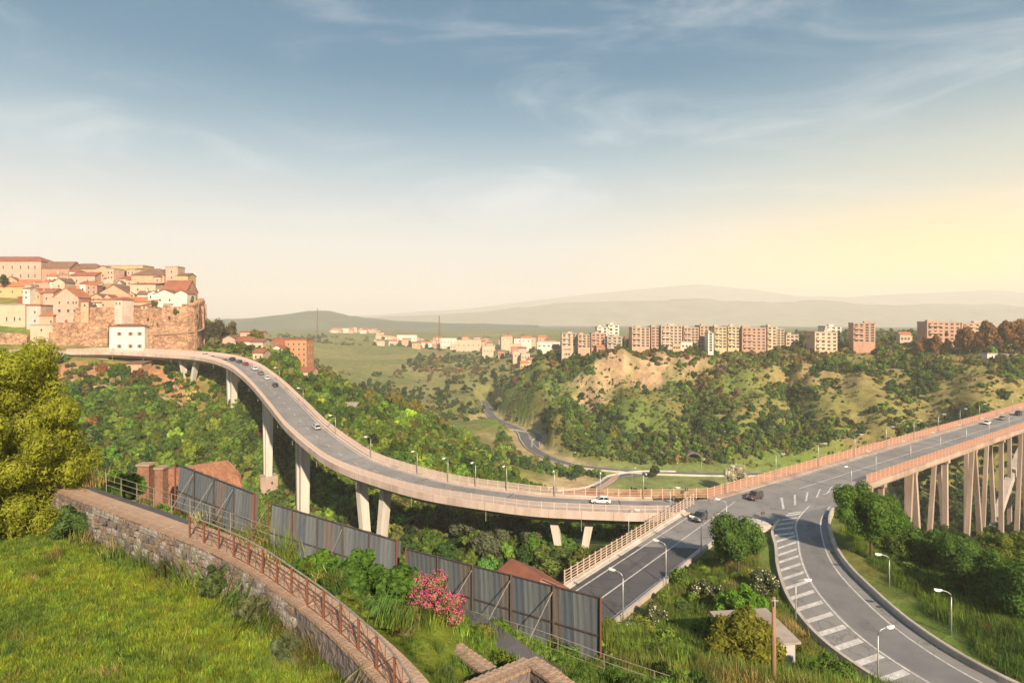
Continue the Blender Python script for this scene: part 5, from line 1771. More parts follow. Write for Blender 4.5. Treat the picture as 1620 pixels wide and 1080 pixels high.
# straggling houses between the far village and the lattice mast
rng = np.random.default_rng(91)
for i, px in enumerate(sorted(585 + 190 * rng.random() for _ in range(34))):
    d = 1020 + 240 * rng.random()
    ci = int(rng.integers(5))
    p = at(px, 545, d)
    p.z = hz(p.x, p.y)
    house("house", "tiny %s house near the lattice mast, %s from the far hilltop village" % (("pink", "cream", "white", "sandy", "peach")[ci], ordinal(i)), "house", p.x, p.y, p.z, 9 + 9 * rng.random(), 9, 5 + 7 * rng.random(), [PINK, CREAM, WHT, SAND, P2][ci],
          "gable" if i % 3 else "flat", ("roof_red", "roof_brown", "roof_orange")[i % 3] if i % 3 else "roof_flat", None, rng.normal() * 0.2, win=grid("l", (-0.25, 0.25), (0.55,)), group="houses straggling towards the lattice mast", found=6)
# low houses along the brow of the ridge
rng = np.random.default_rng(77)
RC = ("peach", "cream", "white", "ochre", "rust")
brow = sorted([770 + 680 * rng.random() for _ in range(49)])
for i, px in enumerate(brow):
    d = far(px, 690 + 110 * rng.random() + max(0, 1000 - px) * 0.5)
    ci = int(rng.integers(5))
    w = (9 + 12 * rng.random()) / FOC * d
    p = at(px, 553 + 4 * rng.random(), d)
    p.z = hz(p.x, p.y) + 1.5
    house("house", "low %s house with a %s roof on the ridge brow, %s from the far town" % (RC[ci], "tiled" if i % 3 else "flat", ordinal(i)), "house", p.x, p.y, p.z, w, 7, (9 + 8 * rng.random()) / FOC * d, [P2, CREAM, WHT, YEL, BRICK][ci],
          "gable" if i % 3 else "flat", ("roof_red", "roof_brown", "roof_orange")[i % 3] if i % 3 else "roof_flat", None, rng.normal() * 0.15, win=grid("l", (-0.3, 0.0, 0.3), (0.55,)), group="low houses on the brow of the ridge", found=10)
# small houses packed between the larger ones of the old town
tcol = [PINK, CREAM, WHT, SAND, YEL, BRICK, (0.60, 0.40, 0.30), (0.64, 0.52, 0.44)]
tname = ["pink", "cream", "white", "sandy", "yellow", "brick", "salmon", "rosy"]
for row, (yb, d, x0, x1, n, rl_) in enumerate(((447, 376, 70, 290, 12, "upper row"), (463, 362, 10, 262, 12, "second row"), (480, 345, 30, 255, 12, "third row"), (491, 334, 128, 270, 8, "lowest row"))):
    for i in range(n):
        px = x0 + (x1 - x0) * (i + 0.5 + 0.4 * (rng.random() - 0.5)) / n
        w = (9 + 9 * rng.random()) / FOC * d
        hpx = 11 + 9 * rng.random() - (4 if row == 3 else 0)
        ci = int(rng.integers(len(tcol)))
        rf = ("gable", "gable_front", "mono", "flat", "hip")[rng.integers(5)]
        p = at(px, yb + 3 * rng.normal(), d + 6 * rng.normal())
        house("house", "small %s house, %s from the cream-wall end in the %s of the old town" % (tname[ci], ORD_[i], rl_), "house", p.x, p.y, p.z, w, 6 + 3 * rng.random(), hpx / FOC * d, tcol[ci], rf,
              ("roof_red", "roof_brown", "roof_orange")[rng.integers(3)] if rf != "flat" else "roof_flat", 0.8 + 1.4 * rng.random(), rng.normal() * 0.22, win=[("s", fx, fz) for fx in ((-0.25, 0.22) if w > 4.5 else (0.0,)) for fz in ((0.72, 0.3) if hpx > 15 else (0.6,))], group="small houses packed in the old town", found=8, chimney=rng.random() < 0.5)
# lattice mast and thin antenna
def mast(label, px, yt, yb, d, w):
    a = at(px, yb, d)
    h = at(px, yt, d).z - a.z
    t = thing("lattice_mast", label, "mast", a)
    for i in (-1, 1):
        for j in (-1, 1):
            MB().beam((i * w, j * w, -8), (i * w * 0.15, j * w * 0.15, h), 0.5, 0.5).build("leg", M["rust"], t)
    mb = MB()
    for k in range(12):
        f0, f1 = k / 12, (k + 1) / 12
        for i in (-1, 1):
            mb.beam((-w * (1 - .85 * f0), i * w * (1 - .85 * f0), h * f0), (w * (1 - .85 * f1), i * w * (1 - .85 * f1), h * f1), 0.25, 0.25)
            mb.beam((i * w * (1 - .85 * f0), w * (1 - .85 * f0), h * f0), (i * w * (1 - .85 * f1), -w * (1 - .85 * f1), h * f1), 0.25, 0.25)
    mb.build("bracing", M["rust"], t)
    return t


mast("tall red lattice mast standing in the far town", 695, 499, 560, 1050, 2.4)
mast("thin antenna on the hill behind the orange tower", 502, 487, 528, 1500, 1.6)

# ------------------------------------------------------------------ foreground: path, wall and railings
def station(line, px):
    return min(range(len(line)), key=lambda i: abs(810 + FOC * line[i].x / max(1, line[i].y) - px))


k420 = station(path_line, 410)
pth = sweep(path_line[:k420 + 1], [(-0.55, 0.0), (0.85, 0.0), (0.85, -1.2), (-0.9, -1.2)]).build("path", M["dirt"])
sweep(path_line[k420:], [(-0.15, -0.01), (0.85, -0.01), (0.85, -1.2), (-0.6, -1.2)]).build("narrow_stretch", M["dirt"], pth)
tag(pth, "pale earth path running along the top of the stone wall", None, None, "structure")
k300 = station(path_line, 300)
sweep(path_line[:k300], [(-0.53, 0.02), (-0.12, 0.02), (-0.12, -0.1), (-0.53, -0.1)]).build("asphalt_strip", M["asphalt_dark"], pth)
# retaining wall on the meadow side
wall = thing("retaining_wall", "overgrown grey rubble wall holding up the path above the meadow", "wall", path_line[0])
w0 = Vector(path_line[0])
rngw = np.random.default_rng(9)
vs_, fs = [], []
rows = 9
frp = frames(path_line)
for p, t, r in frp:
    for k in range(rows):
        f = k / (rows - 1)
        q = p + r * (1.20 + 0.25 * (1 - f) + rngw.normal() * 0.055)
        vs_.append((q.x - w0.x, q.y - w0.y, -2.4 + 2.38 * f))
    for o_, z_ in ((0.84, -0.02), (0.84, -2.4)):
        q = p + r * o_
        vs_.append((q.x - w0.x, q.y - w0.y, z_))
n = rows + 2
for i in range(len(frp) - 1):
    for k in range(n - 1):
        a = i * n + k
        fs.append((a, a + n, a + n + 1, a + 1))
MB().add(vs_, fs).build("masonry", M["rubble"], wall)
cop = MB().box((0, 0, 0.06), (0.86, 0.62, 0.15)).mesh("coping_stone", M["coping"])
L_ = 0.0
for i in range(0, len(path_line) - 1):
    if i % 3 == 0:
        p, t, r = frp[i]
        for s in (0, 1):
            q = p + t * (0.9 * s) + r * 0.98 - w0
            put("coping_stone", cop, wall, q + Vector((0, 0, random.uniform(-0.02, 0.015))), (0, random.uniform(-0.02, 0.02), math.atan2(t.y, t.x) + random.uniform(-0.03, 0.03)))
# rubble stones of the wall face, one by one
stone_me = []
stone_mats = [M["rubble"], material("rubble_brown", (0.27, 0.21, 0.165), (0.16, 0.125, 0.10), 0.95, 3.0, 0.8, 6, dirt=0.5), material("rubble_pale", (0.34, 0.31, 0.285), (0.22, 0.20, 0.185), 0.95, 3.0, 0.8, 6, dirt=0.5)]
for k in range(12):
    rg_ = np.random.default_rng(70 + k)
    v = []
    for sx, sy, sz, q in ((-1, -1, -1, 0), (1, -1, -1, 0), (1, 1, -1, 0), (-1, 1, -1, 0), (-1, -1, 1, 0), (1, -1, 1, 0), (1, 1, 1, 0), (-1, 1, 1, 0)):
        j = rg_.normal(size=3) * 0.028
        front = 0.72 if sy < 0 else 1.0
        v.append((sx * 0.25 * front + j[0], sy * 0.11 + j[1] * 0.6, sz * 0.17 * front + j[2]))
    stone_me.append(MB().add(v, [(3, 2, 1, 0), (4, 5, 6, 7), (0, 1, 5, 4), (1, 2, 6, 5), (2, 3, 7, 6), (3, 0, 4, 7)]).mesh("stone", stone_mats[k % 3]))
Lw = [0.0]
for a_, b_ in zip(path_line, path_line[1:]):
    Lw.append(Lw[-1] + (b_ - a_).length)
cnt, s_at = 0, 4.0
rowz = (-0.20, -0.56, -0.93, -1.30, -1.66)
while s_at < Lw[-1] - 7 and cnt < 295:
    i_ = int(np.searchsorted(Lw, s_at)) - 1
    for k, zz_ in enumerate(rowz):
        sk = s_at + (0.27 if k % 2 else 0.0)
        i_ = min(len(frp) - 2, max(0, int(np.searchsorted(Lw, sk)) - 1))
        p, t, r = frp[i_]
        f = 1 + zz_ / 2.4
        q = p + t * (sk - Lw[i_]) + r * (1.24 + 0.25 * (1 - f) + rngw.normal() * 0.03) - w0
        put("stone", stone_me[int(rngw.integers(12))], wall, (q.x, q.y, zz_ + rngw.normal() * 0.025), (0, rngw.normal() * 0.07, math.atan2(t.y, t.x) + math.pi), (0.96 + 0.22 * rngw.normal() * 0.5, 1.0, 1.0 + 0.08 * rngw.normal()))
        cnt += 1
    s_at += 0.545

# rusty railing on the meadow side of the path
rr0 = station(path_line, 335)
rail = thing("path_railing", "rusty iron railing with crossed bars along the meadow side of the path", "railing", path_line[rr0])
b0 = Vector(path_line[rr0])
rline = [p - b0 for p in offset(path_line[rr0:], 0.98)]
L = [0.0]
for a, b in zip(rline, rline[1:]):
    L.append(L[-1] + (b - a).length)


def along(s):
    i = min(np.searchsorted(L, s, side="right") - 1, len(rline) - 2)
    return rline[i].lerp(rline[i + 1], (s - L[i]) / max(1e-6, L[i + 1] - L[i]))


post_r = MB().box((0, 0, 0.45), (0.075, 0.075, 1.5)).mesh("post", M["rust"])
np_ = int(L[-1] / 1.35)
pp = [along(L[-1] * k / np_) for k in range(np_ + 1)]
for p in pp:
    put("post", post_r, rail, p)
for h, m_, r_ in ((1.18, M["rail_grey"], 0.038), (0.62, M["rust"], 0.022), (0.12, M["rust"], 0.025)):
    MB().tube([p + Vector((0, 0, h)) for p in rline], r_, 6).build("rail", m_, rail)
for a, b in zip(pp, pp[1:]):
    MB().tube([a + Vector((0, 0, 0.14)), b + Vector((0, 0, 1.14))], 0.012, 5).build("brace", M["rust"], rail)
    MB().tube([a + Vector((0, 0, 1.14)), b + Vector((0, 0, 0.14))], 0.012, 5).build("brace", M["rust"], rail)
    c = (a + b) / 2
    MB().tube([c + Vector((0, 0, 0.14)), c + Vector((0, 0, 1.14))], 0.011, 5).build("bar", M["rust"], rail)


def pipe_railing(label, pts, spacing, h=1.05, rails=(1.05, 0.7, 0.35), mat="rail_grey"):
    line = spline(pts, 0.5)
    o = thing("pipe_railing", label, "railing", line[0])
    z0 = Vector(line[0])
    line = [p - z0 for p in line]
    pm = MB().tube([(0, 0, -0.5), (0, 0, h)], 0.024, 6).mesh("post", M[mat])
    step = max(1, int(round(spacing / 0.5)))
    for p in line[::step]:
        put("post", pm, o, p)
    for r_ in rails:
        MB().tube([p + Vector((0, 0, r_)) for p in line[::2] + [line[-1]]], 0.018, 6).build("rail", M[mat], o)
    return o


frn = offset(path_line, -0.7)
pipe_railing("grey-green pipe railing on the far side of the path", frn[station(path_line, 150):station(path_line, 430):6], 2.0, mat="rail_grey")
gr = lambda px, py, d, dz=0.0: Vector((at(px, py, d).x, d, hz(at(px, py, d).x, d) + dz))
pipe_railing("worn pipe railing below the third hoarding", [gr(560, 1000, 39), gr(650, 1000, 37), gr(735, 1000, 34.5), gr(850, 1050, 31.5), gr(960, 1080, 29.5), gr(1060, 1080, 28)], 2.5)

# low walls and steps at the bottom of the frame
def stone_wall(label, pts, thick=0.55, depth=2.2):
    P = [Vector(p) for p in pts]
    o = thing("stone_wall", label, "wall", P[0])
    c0 = P[0].copy()
    line = spline([p - c0 for p in P], 0.45)
    vs_, fs = [], []
    rg_ = np.random.default_rng(int(abs(P[0].x * 100)))
    prof = [(-1, -depth)] + [(-1, -depth + depth * k / 5) for k in range(1, 6)] + [(1, -depth * k / 5) for k in range(0, 6)]
    for p, t, r in frames(line):
        for s, z in prof:
            q = p + r * (s * thick / 2 + rg_.normal() * 0.02)
            vs_.append((q.x, q.y, q.z + z - 0.08))
    n = len(prof)
    for i in range(len(line) - 1):
        for k in range(n - 1):
            a = i * n + k
            fs.append((a, a + n, a + n + 1, a + 1))
    fs += [tuple(range(n)), tuple((len(line) - 1) * n + k for k in range(n - 1, -1, -1))]
    MB().add(vs_, fs).build("masonry", M["rubble"], o)
    brick = MB().box((0, 0, 0), (0.30, thick + 0.12, 0.11)).mesh("brick", M["coping"])
    s_, fr_ = 0.0, frames(spline(line, 0.33))
    for p, t, r in fr_:
        put("brick", brick, o, p + Vector((0, 0, random.uniform(-0.015, 0.015))), (0, random.uniform(-.03, .03), math.atan2(t.y, t.x) + random.uniform(-.04, .04)))
    return o


stone_wall("brick-topped stone wall running down beside the pink flowers", [at(686, 1001, 25.5), at(740, 1037, 23.2), at(806, 1084, 21)])
stone_wall("brick-topped wall rising from the corner by the lower walkway", [at(735, 1092, 19.6), at(790, 1068, 20.8), at(838, 1048, 22)])
stone_wall("short brick-topped wall turning down from the corner", [at(841, 1047, 22), at(868, 1064, 21.2), at(905, 1092, 20.2)])
stone_wall("small stone wall behind the sunken landing next to the path", [at(612, 1037, 22.5), at(650, 1035, 23.5), at(684, 1032, 24.3)], 0.45, 2.4)
lw = sweep([gr(690, 1020, 30, 0.12), gr(740, 1025, 28.5, 0.12), gr(800, 1050, 26.5, 0.12), gr(870, 1070, 25, 0.12)], [(-0.9, 0), (0.9, 0), (0.9, -0.3), (-0.9, -0.3)]).build("path", M["asphalt_dark"])
tag(lw, "dark tarred walkway behind the brick-topped walls", None, None, "structure")

# ------------------------------------------------------------------ hoardings of corrugated sheet, seen from behind
def corrugated(w, h, ribs):
    mb = MB()
    n = ribs * 4
    vs_ = []
    for k in range(n + 1):
        x = -w / 2 + w * k / n
        y = 0.02 if (k % 4) in (1, 2) else -0.0
        vs_ += [(x, y, 0), (x, y, h), (x, y + 0.02, 0), (x, y + 0.02, h)]
    fs = []
    for k in range(n):
        a, b = k * 4, k * 4 + 4
        fs += [(a, b, b + 1, a + 1), (a + 2, a + 3, b + 3, b + 2), (a + 1, b + 1, b + 3, a + 3), (a, a + 2, b + 2, b)]
    return mb.add(vs_, fs).mesh("sheet", M["sheet"])


SHEETS = [M["sheet"], material("sheet_pale", (0.155, 0.175, 0.195), (0.115, 0.13, 0.148), 0.5, 1.4, stretch=(3, 3, 0.25), dirt=0.5), material("sheet_blue", (0.105, 0.13, 0.16), (0.08, 0.10, 0.125), 0.5, 1.4, stretch=(3, 3, 0.25), dirt=0.6),
          material("sheet_rusty", (0.13, 0.14, 0.155), (0.15, 0.10, 0.075), 0.6, 1.1, stretch=(3, 3, 0.3), detail=9, dirt=0.6)]


def hoarding(label, A, B, h, bays, sheets, brace_bays=()):
    """A and B: top corners"""
    A, B = Vector(A), Vector(B)
    d = B - A
    rz = math.atan2(d.y, d.x)
    base = Vector((A.x, A.y, A.z - h))
    o = thing("hoarding", label, "hoarding", base)
    lw_ = math.hypot(d.x, d.y)
    ux = Vector((math.cos(rz), math.sin(rz), 0))
    nrm_ = Vector((ux.y, -ux.x, 0))          # towards the path
    sw = lw_ / sheets
    mes_ = [corrugated(sw * 0.985, h, max(2, int(round(sw / 0.42)))) for _ in range(4)]
    for q_, m_ in zip(mes_, SHEETS):
        q_.materials[0] = m_
    slope_ = d.z / lw_
    for k in range(sheets):
        c = ux * (sw * (k + 0.5)) + Vector((0, 0, slope_ * sw * (k + 0.5)))
        s = put("sheet", mes_[(k * 7 + bays) % 4 if random.random() < 0.6 else 0], o, c - nrm_ * 0.05)
        sh_ = Matrix.Identity(4)
        sh_[2][0] = slope_
        c = c + Vector((0, 0, random.uniform(-0.05, 0.03)))
        s.matrix_local = Matrix.Translation(c - nrm_ * (0.05 + 0.006 * (k % 2))) @ Matrix.Rotation(rz, 4, "Z") @ sh_
    # frame: posts, rails, braces
    for k in range(bays + 1):
        f = k / bays
        p = ux * (lw_ * f) + Vector((0, 0, d.z * f)) + nrm_ * 0.06
        g = hz(base.x + p.x, base.y + p.y) - base.z - 0.4
        MB().beam((p.x, p.y, g), (p.x, p.y, p.z + h + 0.12), 0.12, 0.12).build("post", M["dark_steel"] if 0 < k < bays else M["rust"], o)
        if k in brace_bays:
            q = p + nrm_ * 3.4
            gq = hz(base.x + q.x, base.y + q.y) - base.z - 0.2
            MB().tube([p + Vector((0, 0, h * 0.93)) + nrm_ * 0.1, (q.x, q.y, gq)], 0.032, 6).build("brace", M["rail_grey"], o)
    for hh, m_ in ((h + 0.03, M["dark_steel"]), (h * 0.42, M["dark_steel"]), (0.05, M["dark_steel"])):
        MB().beam(nrm_ * 0.02 + Vector((0, 0, hh)), ux * lw_ + nrm_ * 0.02 + Vector((0, 0, hh + d.z)), 0.07, 0.09).build("rail", m_, o)
    return o


hoarding("grey corrugated hoarding farthest up the slope, left of the pier footing", at(278, 733, 62), at(403, 781, 58), 4.6, 4, 10, (1, 2, 3))
hoarding("middle grey corrugated hoarding behind the green shrubs", at(425, 795, 58), at(628, 855, 53.5), 4.8, 5, 14, (0, 3))
hoarding("big grey corrugated hoarding behind the pink flowers and the lower road", at(643, 868, 50), at(951, 946, 39), 4.2, 5, 18, (2, 3, 4))

# floodlights on short brackets by the pipe railing
for lab, px, py, d in (("round floodlight in front of the middle hoarding", 552, 889, 47), ("white floodlight on the pipe railing beside the pink flowers", 757, 998, 36.5), ("white floodlight under the middle of the big hoarding", 829, 1020, 34.5), ("white floodlight under the outer end of the big hoarding", 912, 1044, 33)):
    p = at(px, py, d)
    g = hz(p.x, p.y)
    t = thing("floodlight", lab, "floodlight", (p.x, p.y, g))
    hh = p.z - g
    MB().tube([(0, 0, -0.2), (0, 0, hh - 0.1), (0, 0.1, hh)], 0.03, 6).build("bracket", M["steel"], t)
    MB().tube([(0, -0.10, hh), (0, 0.02, hh), (0, 0.14, hh)], 0.10, 10, 0, 0.20).build("lamp_head", M["white_lamp"], t)
    MB().tube([(0, 0.14, hh), (0, 0.17, hh)], 0.205, 10).build("lens", M["white_lamp"], t)

# wooden pole
p = at(1224, 1085, 44)
t = thing("wooden_pole", "tall wooden utility pole beside the concrete-roofed shed", "pole", (p.x, p.y, hz(p.x, p.y)))
hh = at(0, 944, 44).z - hz(p.x, p.y)
MB().tube([(0, 0, -0.8), (0, 0, hh * 0.5), (0, 0, hh)], 0.20, 9, 0, 0.13).build("shaft", M["wood_pole"], t, True)
MB().box((0.0, -0.16, hh - 0.35), (0.1, 0.12, 0.5)).box((0.0, -0.22, hh - 0.15), (0.5, 0.06, 0.06)).build("insulator", M["steel"], t)

# ------------------------------------------------------------------ lane railing along the lower road
lr = thing("lane_railing", "pale orange railing with horizontal bars along the lower road", "railing", RD_A - RD_DIR * 4)
l0 = RD_A - RD_DIR * 4
railing([RD_A + RD_DIR * t - RD_N * 0.35 - l0 + Vector((0, 0, 0.35)) for t in np.arange(-4, 45, 2.0)], 0.0, 1.7, post_tall, panel_rails, lr)
c0 = frames(via_path)[2][0] + frames(via_path)[2][2] * (VW - 0.05)
corner = thing("lane_railing", "short orange railing joining the viaduct to the far railing of the bridge", "railing", c0)
railing([Vector((0, 0, 0)), BR_A - BR_DIR * 9 - c0 + Vector((0, 0, 0.2))], 0.0, 2.4, post_tall, panel_orange, corner)

# ------------------------------------------------------------------ street lamps
LAMP_PARTS = {}


def lamp(label, base, h, head, rz, group, style=0):
    t = thing("street_lamp", label, "street lamp", base, rz, group)
    key = (round(h, 1), style)
    if key not in LAMP_PARTS:
        a = MB().tube([(0, 0, -0.5), (0, 0, h * 0.5), (0, 0, h - 0.6)], 0.09, 7, 0, 0.055).mesh("pole", M["steel"], True)
        b = MB().tube([(0, 0, h - 0.62), (0.05, 0, h - 0.3), (0.35, 0, h - 0.05), (0.8, 0, h + 0.08), (head, 0, h + 0.12)], 0.05, 6).mesh("arm", M["steel"], True)
        c = MB()
        c.tube([(head - 0.1, 0, h + 0.12), (head + 0.15, 0, h + 0.12), (head + 0.6, 0, h + 0.14), (head + 0.75, 0, h + 0.14)], 0.12, 8, 0, 0.15)
        c.box((head + 0.35, 0, h + 0.02), (0.55, 0.26, 0.12))
        LAMP_PARTS[key] = (a, b, c.mesh("lamp_head", M["white_lamp"]))
    a, b, c = LAMP_PARTS[key]
    put("pole", a, t)
    put("arm", b, t)
    put("lamp_head", c, t)
    return t


ORD = ["first", "second", "third", "fourth", "fifth", "sixth", "seventh", "eighth", "ninth", "tenth", "eleventh", "twelfth", "thirteenth", "fourteenth", "fifteenth", "sixteenth", "seventeenth"]
rzb = math.atan2(BR_N.y, BR_N.x)
for k in range(14):
    p = BR_A + BR_DIR * (-3 + 20 * k) + BR_N * 0.4 + Vector((0, 0, 0.2))
    lamp("%s street lamp from the junction along the far railing of the long bridge" % ORD[k], p, 6.2, 1.4, rzb, "lamps on the far railing of the bridge")
for k in range(8):
    p = BR_A + BR_DIR * (36 + 20 * k) + BR_N * (BR_W - 0.5) + Vector((0, 0, 0.2))
    lamp("%s street lamp from the junction along the near railing of the long bridge" % ORD[k], p, 6.2, 1.4, rzb + math.pi, "lamps on the near railing of the bridge")
frv = frames(via_path)
for k, px in enumerate((1028, 955, 880, 786, 740, 690, 632, 560, 505, 455, 420)):
    i = via_index(px)
    p, t_, r_ = frv[i]
    lamp("%s street lamp from the junction on the outer edge of the viaduct" % ORD[k], p + r_ * (VW - 0.55) + Vector((0, 0, 0.15)), 5.6, 1.2, math.atan2(-r_.y, -r_.x), "lamps along the viaduct")
rzr = math.atan2(-RD_N.y, -RD_N.x)
for k, (s, lab) in enumerate(((-7.5, "street lamp rising behind the outer end of the big hoarding"), (5.5, "street lamp beside the lower road nearest the blossom bushes"), (19.0, "street lamp beside the lower road next to the bushy tree"), (31.0, "street lamp with a round sign at the tip of the bank"))):
    p = RD_A + RD_DIR * s + RD_N * (RD_W + 0.9)
    lamp(lab, (p.x, p.y, ROADZ), 6.0, 1.2, rzr, "lamps along the lower road")
    last = p
for lab, s in (("orange railing lamp halfway down the lower road", 16.0), ("orange railing lamp near the viaduct corner", 33.0)):
    p = RD_A + RD_DIR * s - RD_N * 0.6
    lamp(lab, (p.x, p.y, ROADZ + 0.2), 6.0, 1.0, rzr + math.pi, "lamps along the lower road railing")
for lab, px, py, d, h, rz in (("street lamp on the inner kerb of the slip road", 1259, 975, 76.5, 5.2, -0.2), ("tall street lamp at the near end of the slip road", 1389, 1090, 61.5, 6.6, 0.2),
                              ("street lamp in the bushes outside the slip road near the tree", 1407, 921, 87, 4.4, math.pi - 0.2), ("street lamp in the grass outside the slip road", 1505, 1006, 73, 5.2, math.pi - 0.2), ("street lamp at the mouth of the slip road by the bridge", 1347, 772, 136, 5.0, math.pi + 0.2)):
    p = at(px, py, d)
    g = hz(p.x, p.y)
    lamp(lab, (p.x, p.y, max(g, ROADZ) if px in (1259, 1389, 1347) else g), h, 1.1, rz, "lamps around the slip road")
for lab, px, py, d in (("lamp post in the valley beside the loop road", 1000, 768, 314), ("lamp post by the valley road bend", 905, 742, 350), ("lamp post near the tunnel mouth", 1110, 752, 334)):
    p = at(px, py, d)
    lamp(lab, (p.x, p.y, hz(p.x, p.y)), 9.0, 1.8, 0.5, "lamps in the valley")


# signs
def sign(label, base, h, r, rz, square=False):
    t = thing("road_sign", label, "sign", base, rz)
    MB().tube([(0, 0, -0.3), (0, 0, h + r)], 0.04, 6).build("post", M["steel"], t)
    b = MB()
    if square:
        b.box((0, 0.05, h), (r * 2, 0.04, r * 1.5))
    else:
        b.tube([(0, 0.04, h), (0, 0.07, h)], r, 16)
    b.build("sign_plate", M["dark_steel"], t)
    return t


p = RD_A + RD_DIR * 30.4 + RD_N * (RD_W + 1.0)
sign("round traffic sign, dark backed, beside the lamp at the tip of the bank", (p.x + 0.6, p.y - 0.4, ROADZ), 2.6, 0.42, 0.3)
p = at(1207, 815, 116)
sign("small square sign standing on the hatched area", (p.x, p.y, ROADZ), 1.0, 0.4, 0.2, True)
p = at(1086, 792, 127)
sign("round sign back near the end of the viaduct railing", (p.x, p.y, ROADZ), 2.4, 0.45, 0.4)
p = at(1066, 800, 124.5)
sign("low round sign at the corner of the viaduct and the junction", (p.x, p.y, ROADZ), 1.5, 0.42, 0.1)
# white rounded kerb nose with a hoop at the tip of the bank
p = at(1200, 852, 105)
t = thing("kerb_nose", "white rounded concrete nose with a dark hoop at the tip of the bank", "barrier", (44.5, 110.5, ROADZ))
pts = [(2.6 * math.cos(a), 4.2 * math.sin(a) - 1.0) for a in np.linspace(0, math.pi, 13)]
MB().add([(x, y, -0.4) for x, y in pts] + [(x * 0.93, y * 0.95, 0.85) for x, y in pts], [(i, i + 1, i + 14, i + 13) for i in range(12)] + [tuple(range(13, 26))] + [tuple(range(12, -1, -1))] + [(0, 13, 25, 12)]).build("concrete_nose", M["concrete_pale"], t)
MB().tube([(1.3 * math.cos(a), 0.6, 0.8 + 1.2 * math.sin(a)) for a in np.linspace(0, math.pi, 11)], 0.06, 6).build("hoop", M["dark_steel"], t)


# ------------------------------------------------------------------ cars
CARP = {}


def car_meshes(style):
    if style in CARP:
        return CARP[style]
    suv = style == "suv"
    Lh, W, sh, rf = (2.15, 0.90, 1.02, 1.68) if suv else (2.05, 0.86, 0.88, 1.44)
    st_ = [(-Lh, 0.45, sh * 0.80, 0.80), (-Lh + 0.12, 0.30, sh * 0.97, 0.93), (-Lh + 0.6, 0.26, sh, 0.99), (-0.6, 0.25, sh, 1.0), (0.8, 0.25, sh * 0.98, 1.0), (1.2, 0.25, sh * 0.93, 0.99), (Lh - 0.25, 0.28, sh * 0.80, 0.95), (Lh - 0.05, 0.36, sh * 0.70, 0.86), (Lh, 0.45, sh * 0.58, 0.78)]
    vs_, fs = [], []
    for x, zb, zt_, wf in st_:
        w = W * wf
        ring = [(-w * 0.93, zb), (-w, zb + 0.12), (-w, zt_ - 0.16), (-w * 0.90, zt_), (0, zt_ + 0.02), (w * 0.90, zt_), (w, zt_ - 0.16), (w, zb + 0.12), (w * 0.93, zb)]
        vs_ += [(x, y, z) for y, z in ring]
    m = 9
    for i in range(len(st_) - 1):
        for k in range(m):
            a, b = i * m + k, i * m + (k + 1) % m
            fs.append((a, b, b + m, a + m))
    fs += [tuple(range(m - 1, -1, -1)), tuple((len(st_) - 1) * m + k for k in range(m))]
    body = MB().add(vs_, fs)
    rb_, rt_, ft_, fb_ = (-Lh + 0.18, -Lh + 0.42, 0.25, 1.05) if suv else (-Lh + 0.25, -Lh + 0.75, 0.20, 1.0)
    wb, wt = W * 0.90, W * 0.74
    lo, hi = sh - 0.02, rf - 0.05
    P = {"rb": (rb_, lo), "rt": (rt_, hi), "ft": (ft_, hi), "fb": (fb_, lo)}
    front = MB().add([(fb_, -wb, lo), (fb_, wb, lo), (ft_, wt, hi), (ft_, -wt, hi)], [(0, 1, 2, 3)])
    rear = MB().add([(rb_, -wb, lo), (rb_, wb, lo), (rt_, wt, hi), (rt_, -wt, hi)], [(3, 2, 1, 0)])
    sides = []
    for s in (-1, 1):
        sides.append(MB().add([(rb_, s * wb, lo), (fb_, s * wb, lo), (ft_, s * wt, hi), (rt_, s * wt, hi)], [(0, 1, 2, 3)] if s < 0 else [(3, 2, 1, 0)]))
    roof = MB().add([(rt_ - 0.03, -wt, hi), (ft_ + 0.03, -wt, hi), (ft_ + 0.03, wt, hi), (rt_ - 0.03, wt, hi), (rt_ + 0.1, -wt * 0.9, rf), (ft_ - 0.1, -wt * 0.9, rf), (ft_ - 0.1, wt * 0.9, rf), (rt_ + 0.1, wt * 0.9, rf)], [(0, 1, 5, 4), (1, 2, 6, 5), (2, 3, 7, 6), (3, 0, 4, 7), (4, 5, 6, 7), (3, 2, 1, 0)])
    for s in (-1, 1):
        for (a, b) in ((P["rb"], P["rt"]), (P["fb"], P["ft"]), ((0.5 * (rb_ + fb_) - 0.1, lo), (0.5 * (rt_ + ft_) - 0.05, hi))):
            roof.beam((a[0], s * wb * 1.003, a[1]), (b[0], s * wt * 1.003, b[1]), 0.07, 0.05)
    wheel = MB().tube([(0, -0.1, 0), (0, 0.1, 0)], 0.34 if suv else 0.31, 16).mesh("tyre", M["tyre"])
    rim = MB().tube([(0, -0.105, 0), (0, 0.105, 0)], 0.2, 10).mesh("rim", M["rim"])
    hl = MB().box((0, 0, 0), (0.12, 0.32, 0.16)).mesh("headlight", M["head_lamp"])
    tl = MB().box((0, 0, 0), (0.10, 0.22, 0.26)).mesh("tail_light", M["tail_lamp"])
    g = M["car_glass"]
    bump_ = MB().box((Lh - 0.06, 0, 0.42), (0.2, W * 1.5, 0.18)).box((-Lh + 0.05, 0, 0.45), (0.2, W * 1.5, 0.18)).mesh("bumper", M["tyre"])
    CARP[style] = dict(body=body, roof=roof, front=front.mesh("windscreen", g), rear=rear.mesh("rear_window", g), sides=[s.mesh("side_window", g) for s in sides], wheel=wheel, rim=rim, hl=hl, tl=tl, bump=bump_, L=Lh, W=W, sh=sh, r=0.34 if suv else 0.31, cols={})
    return CARP[style]


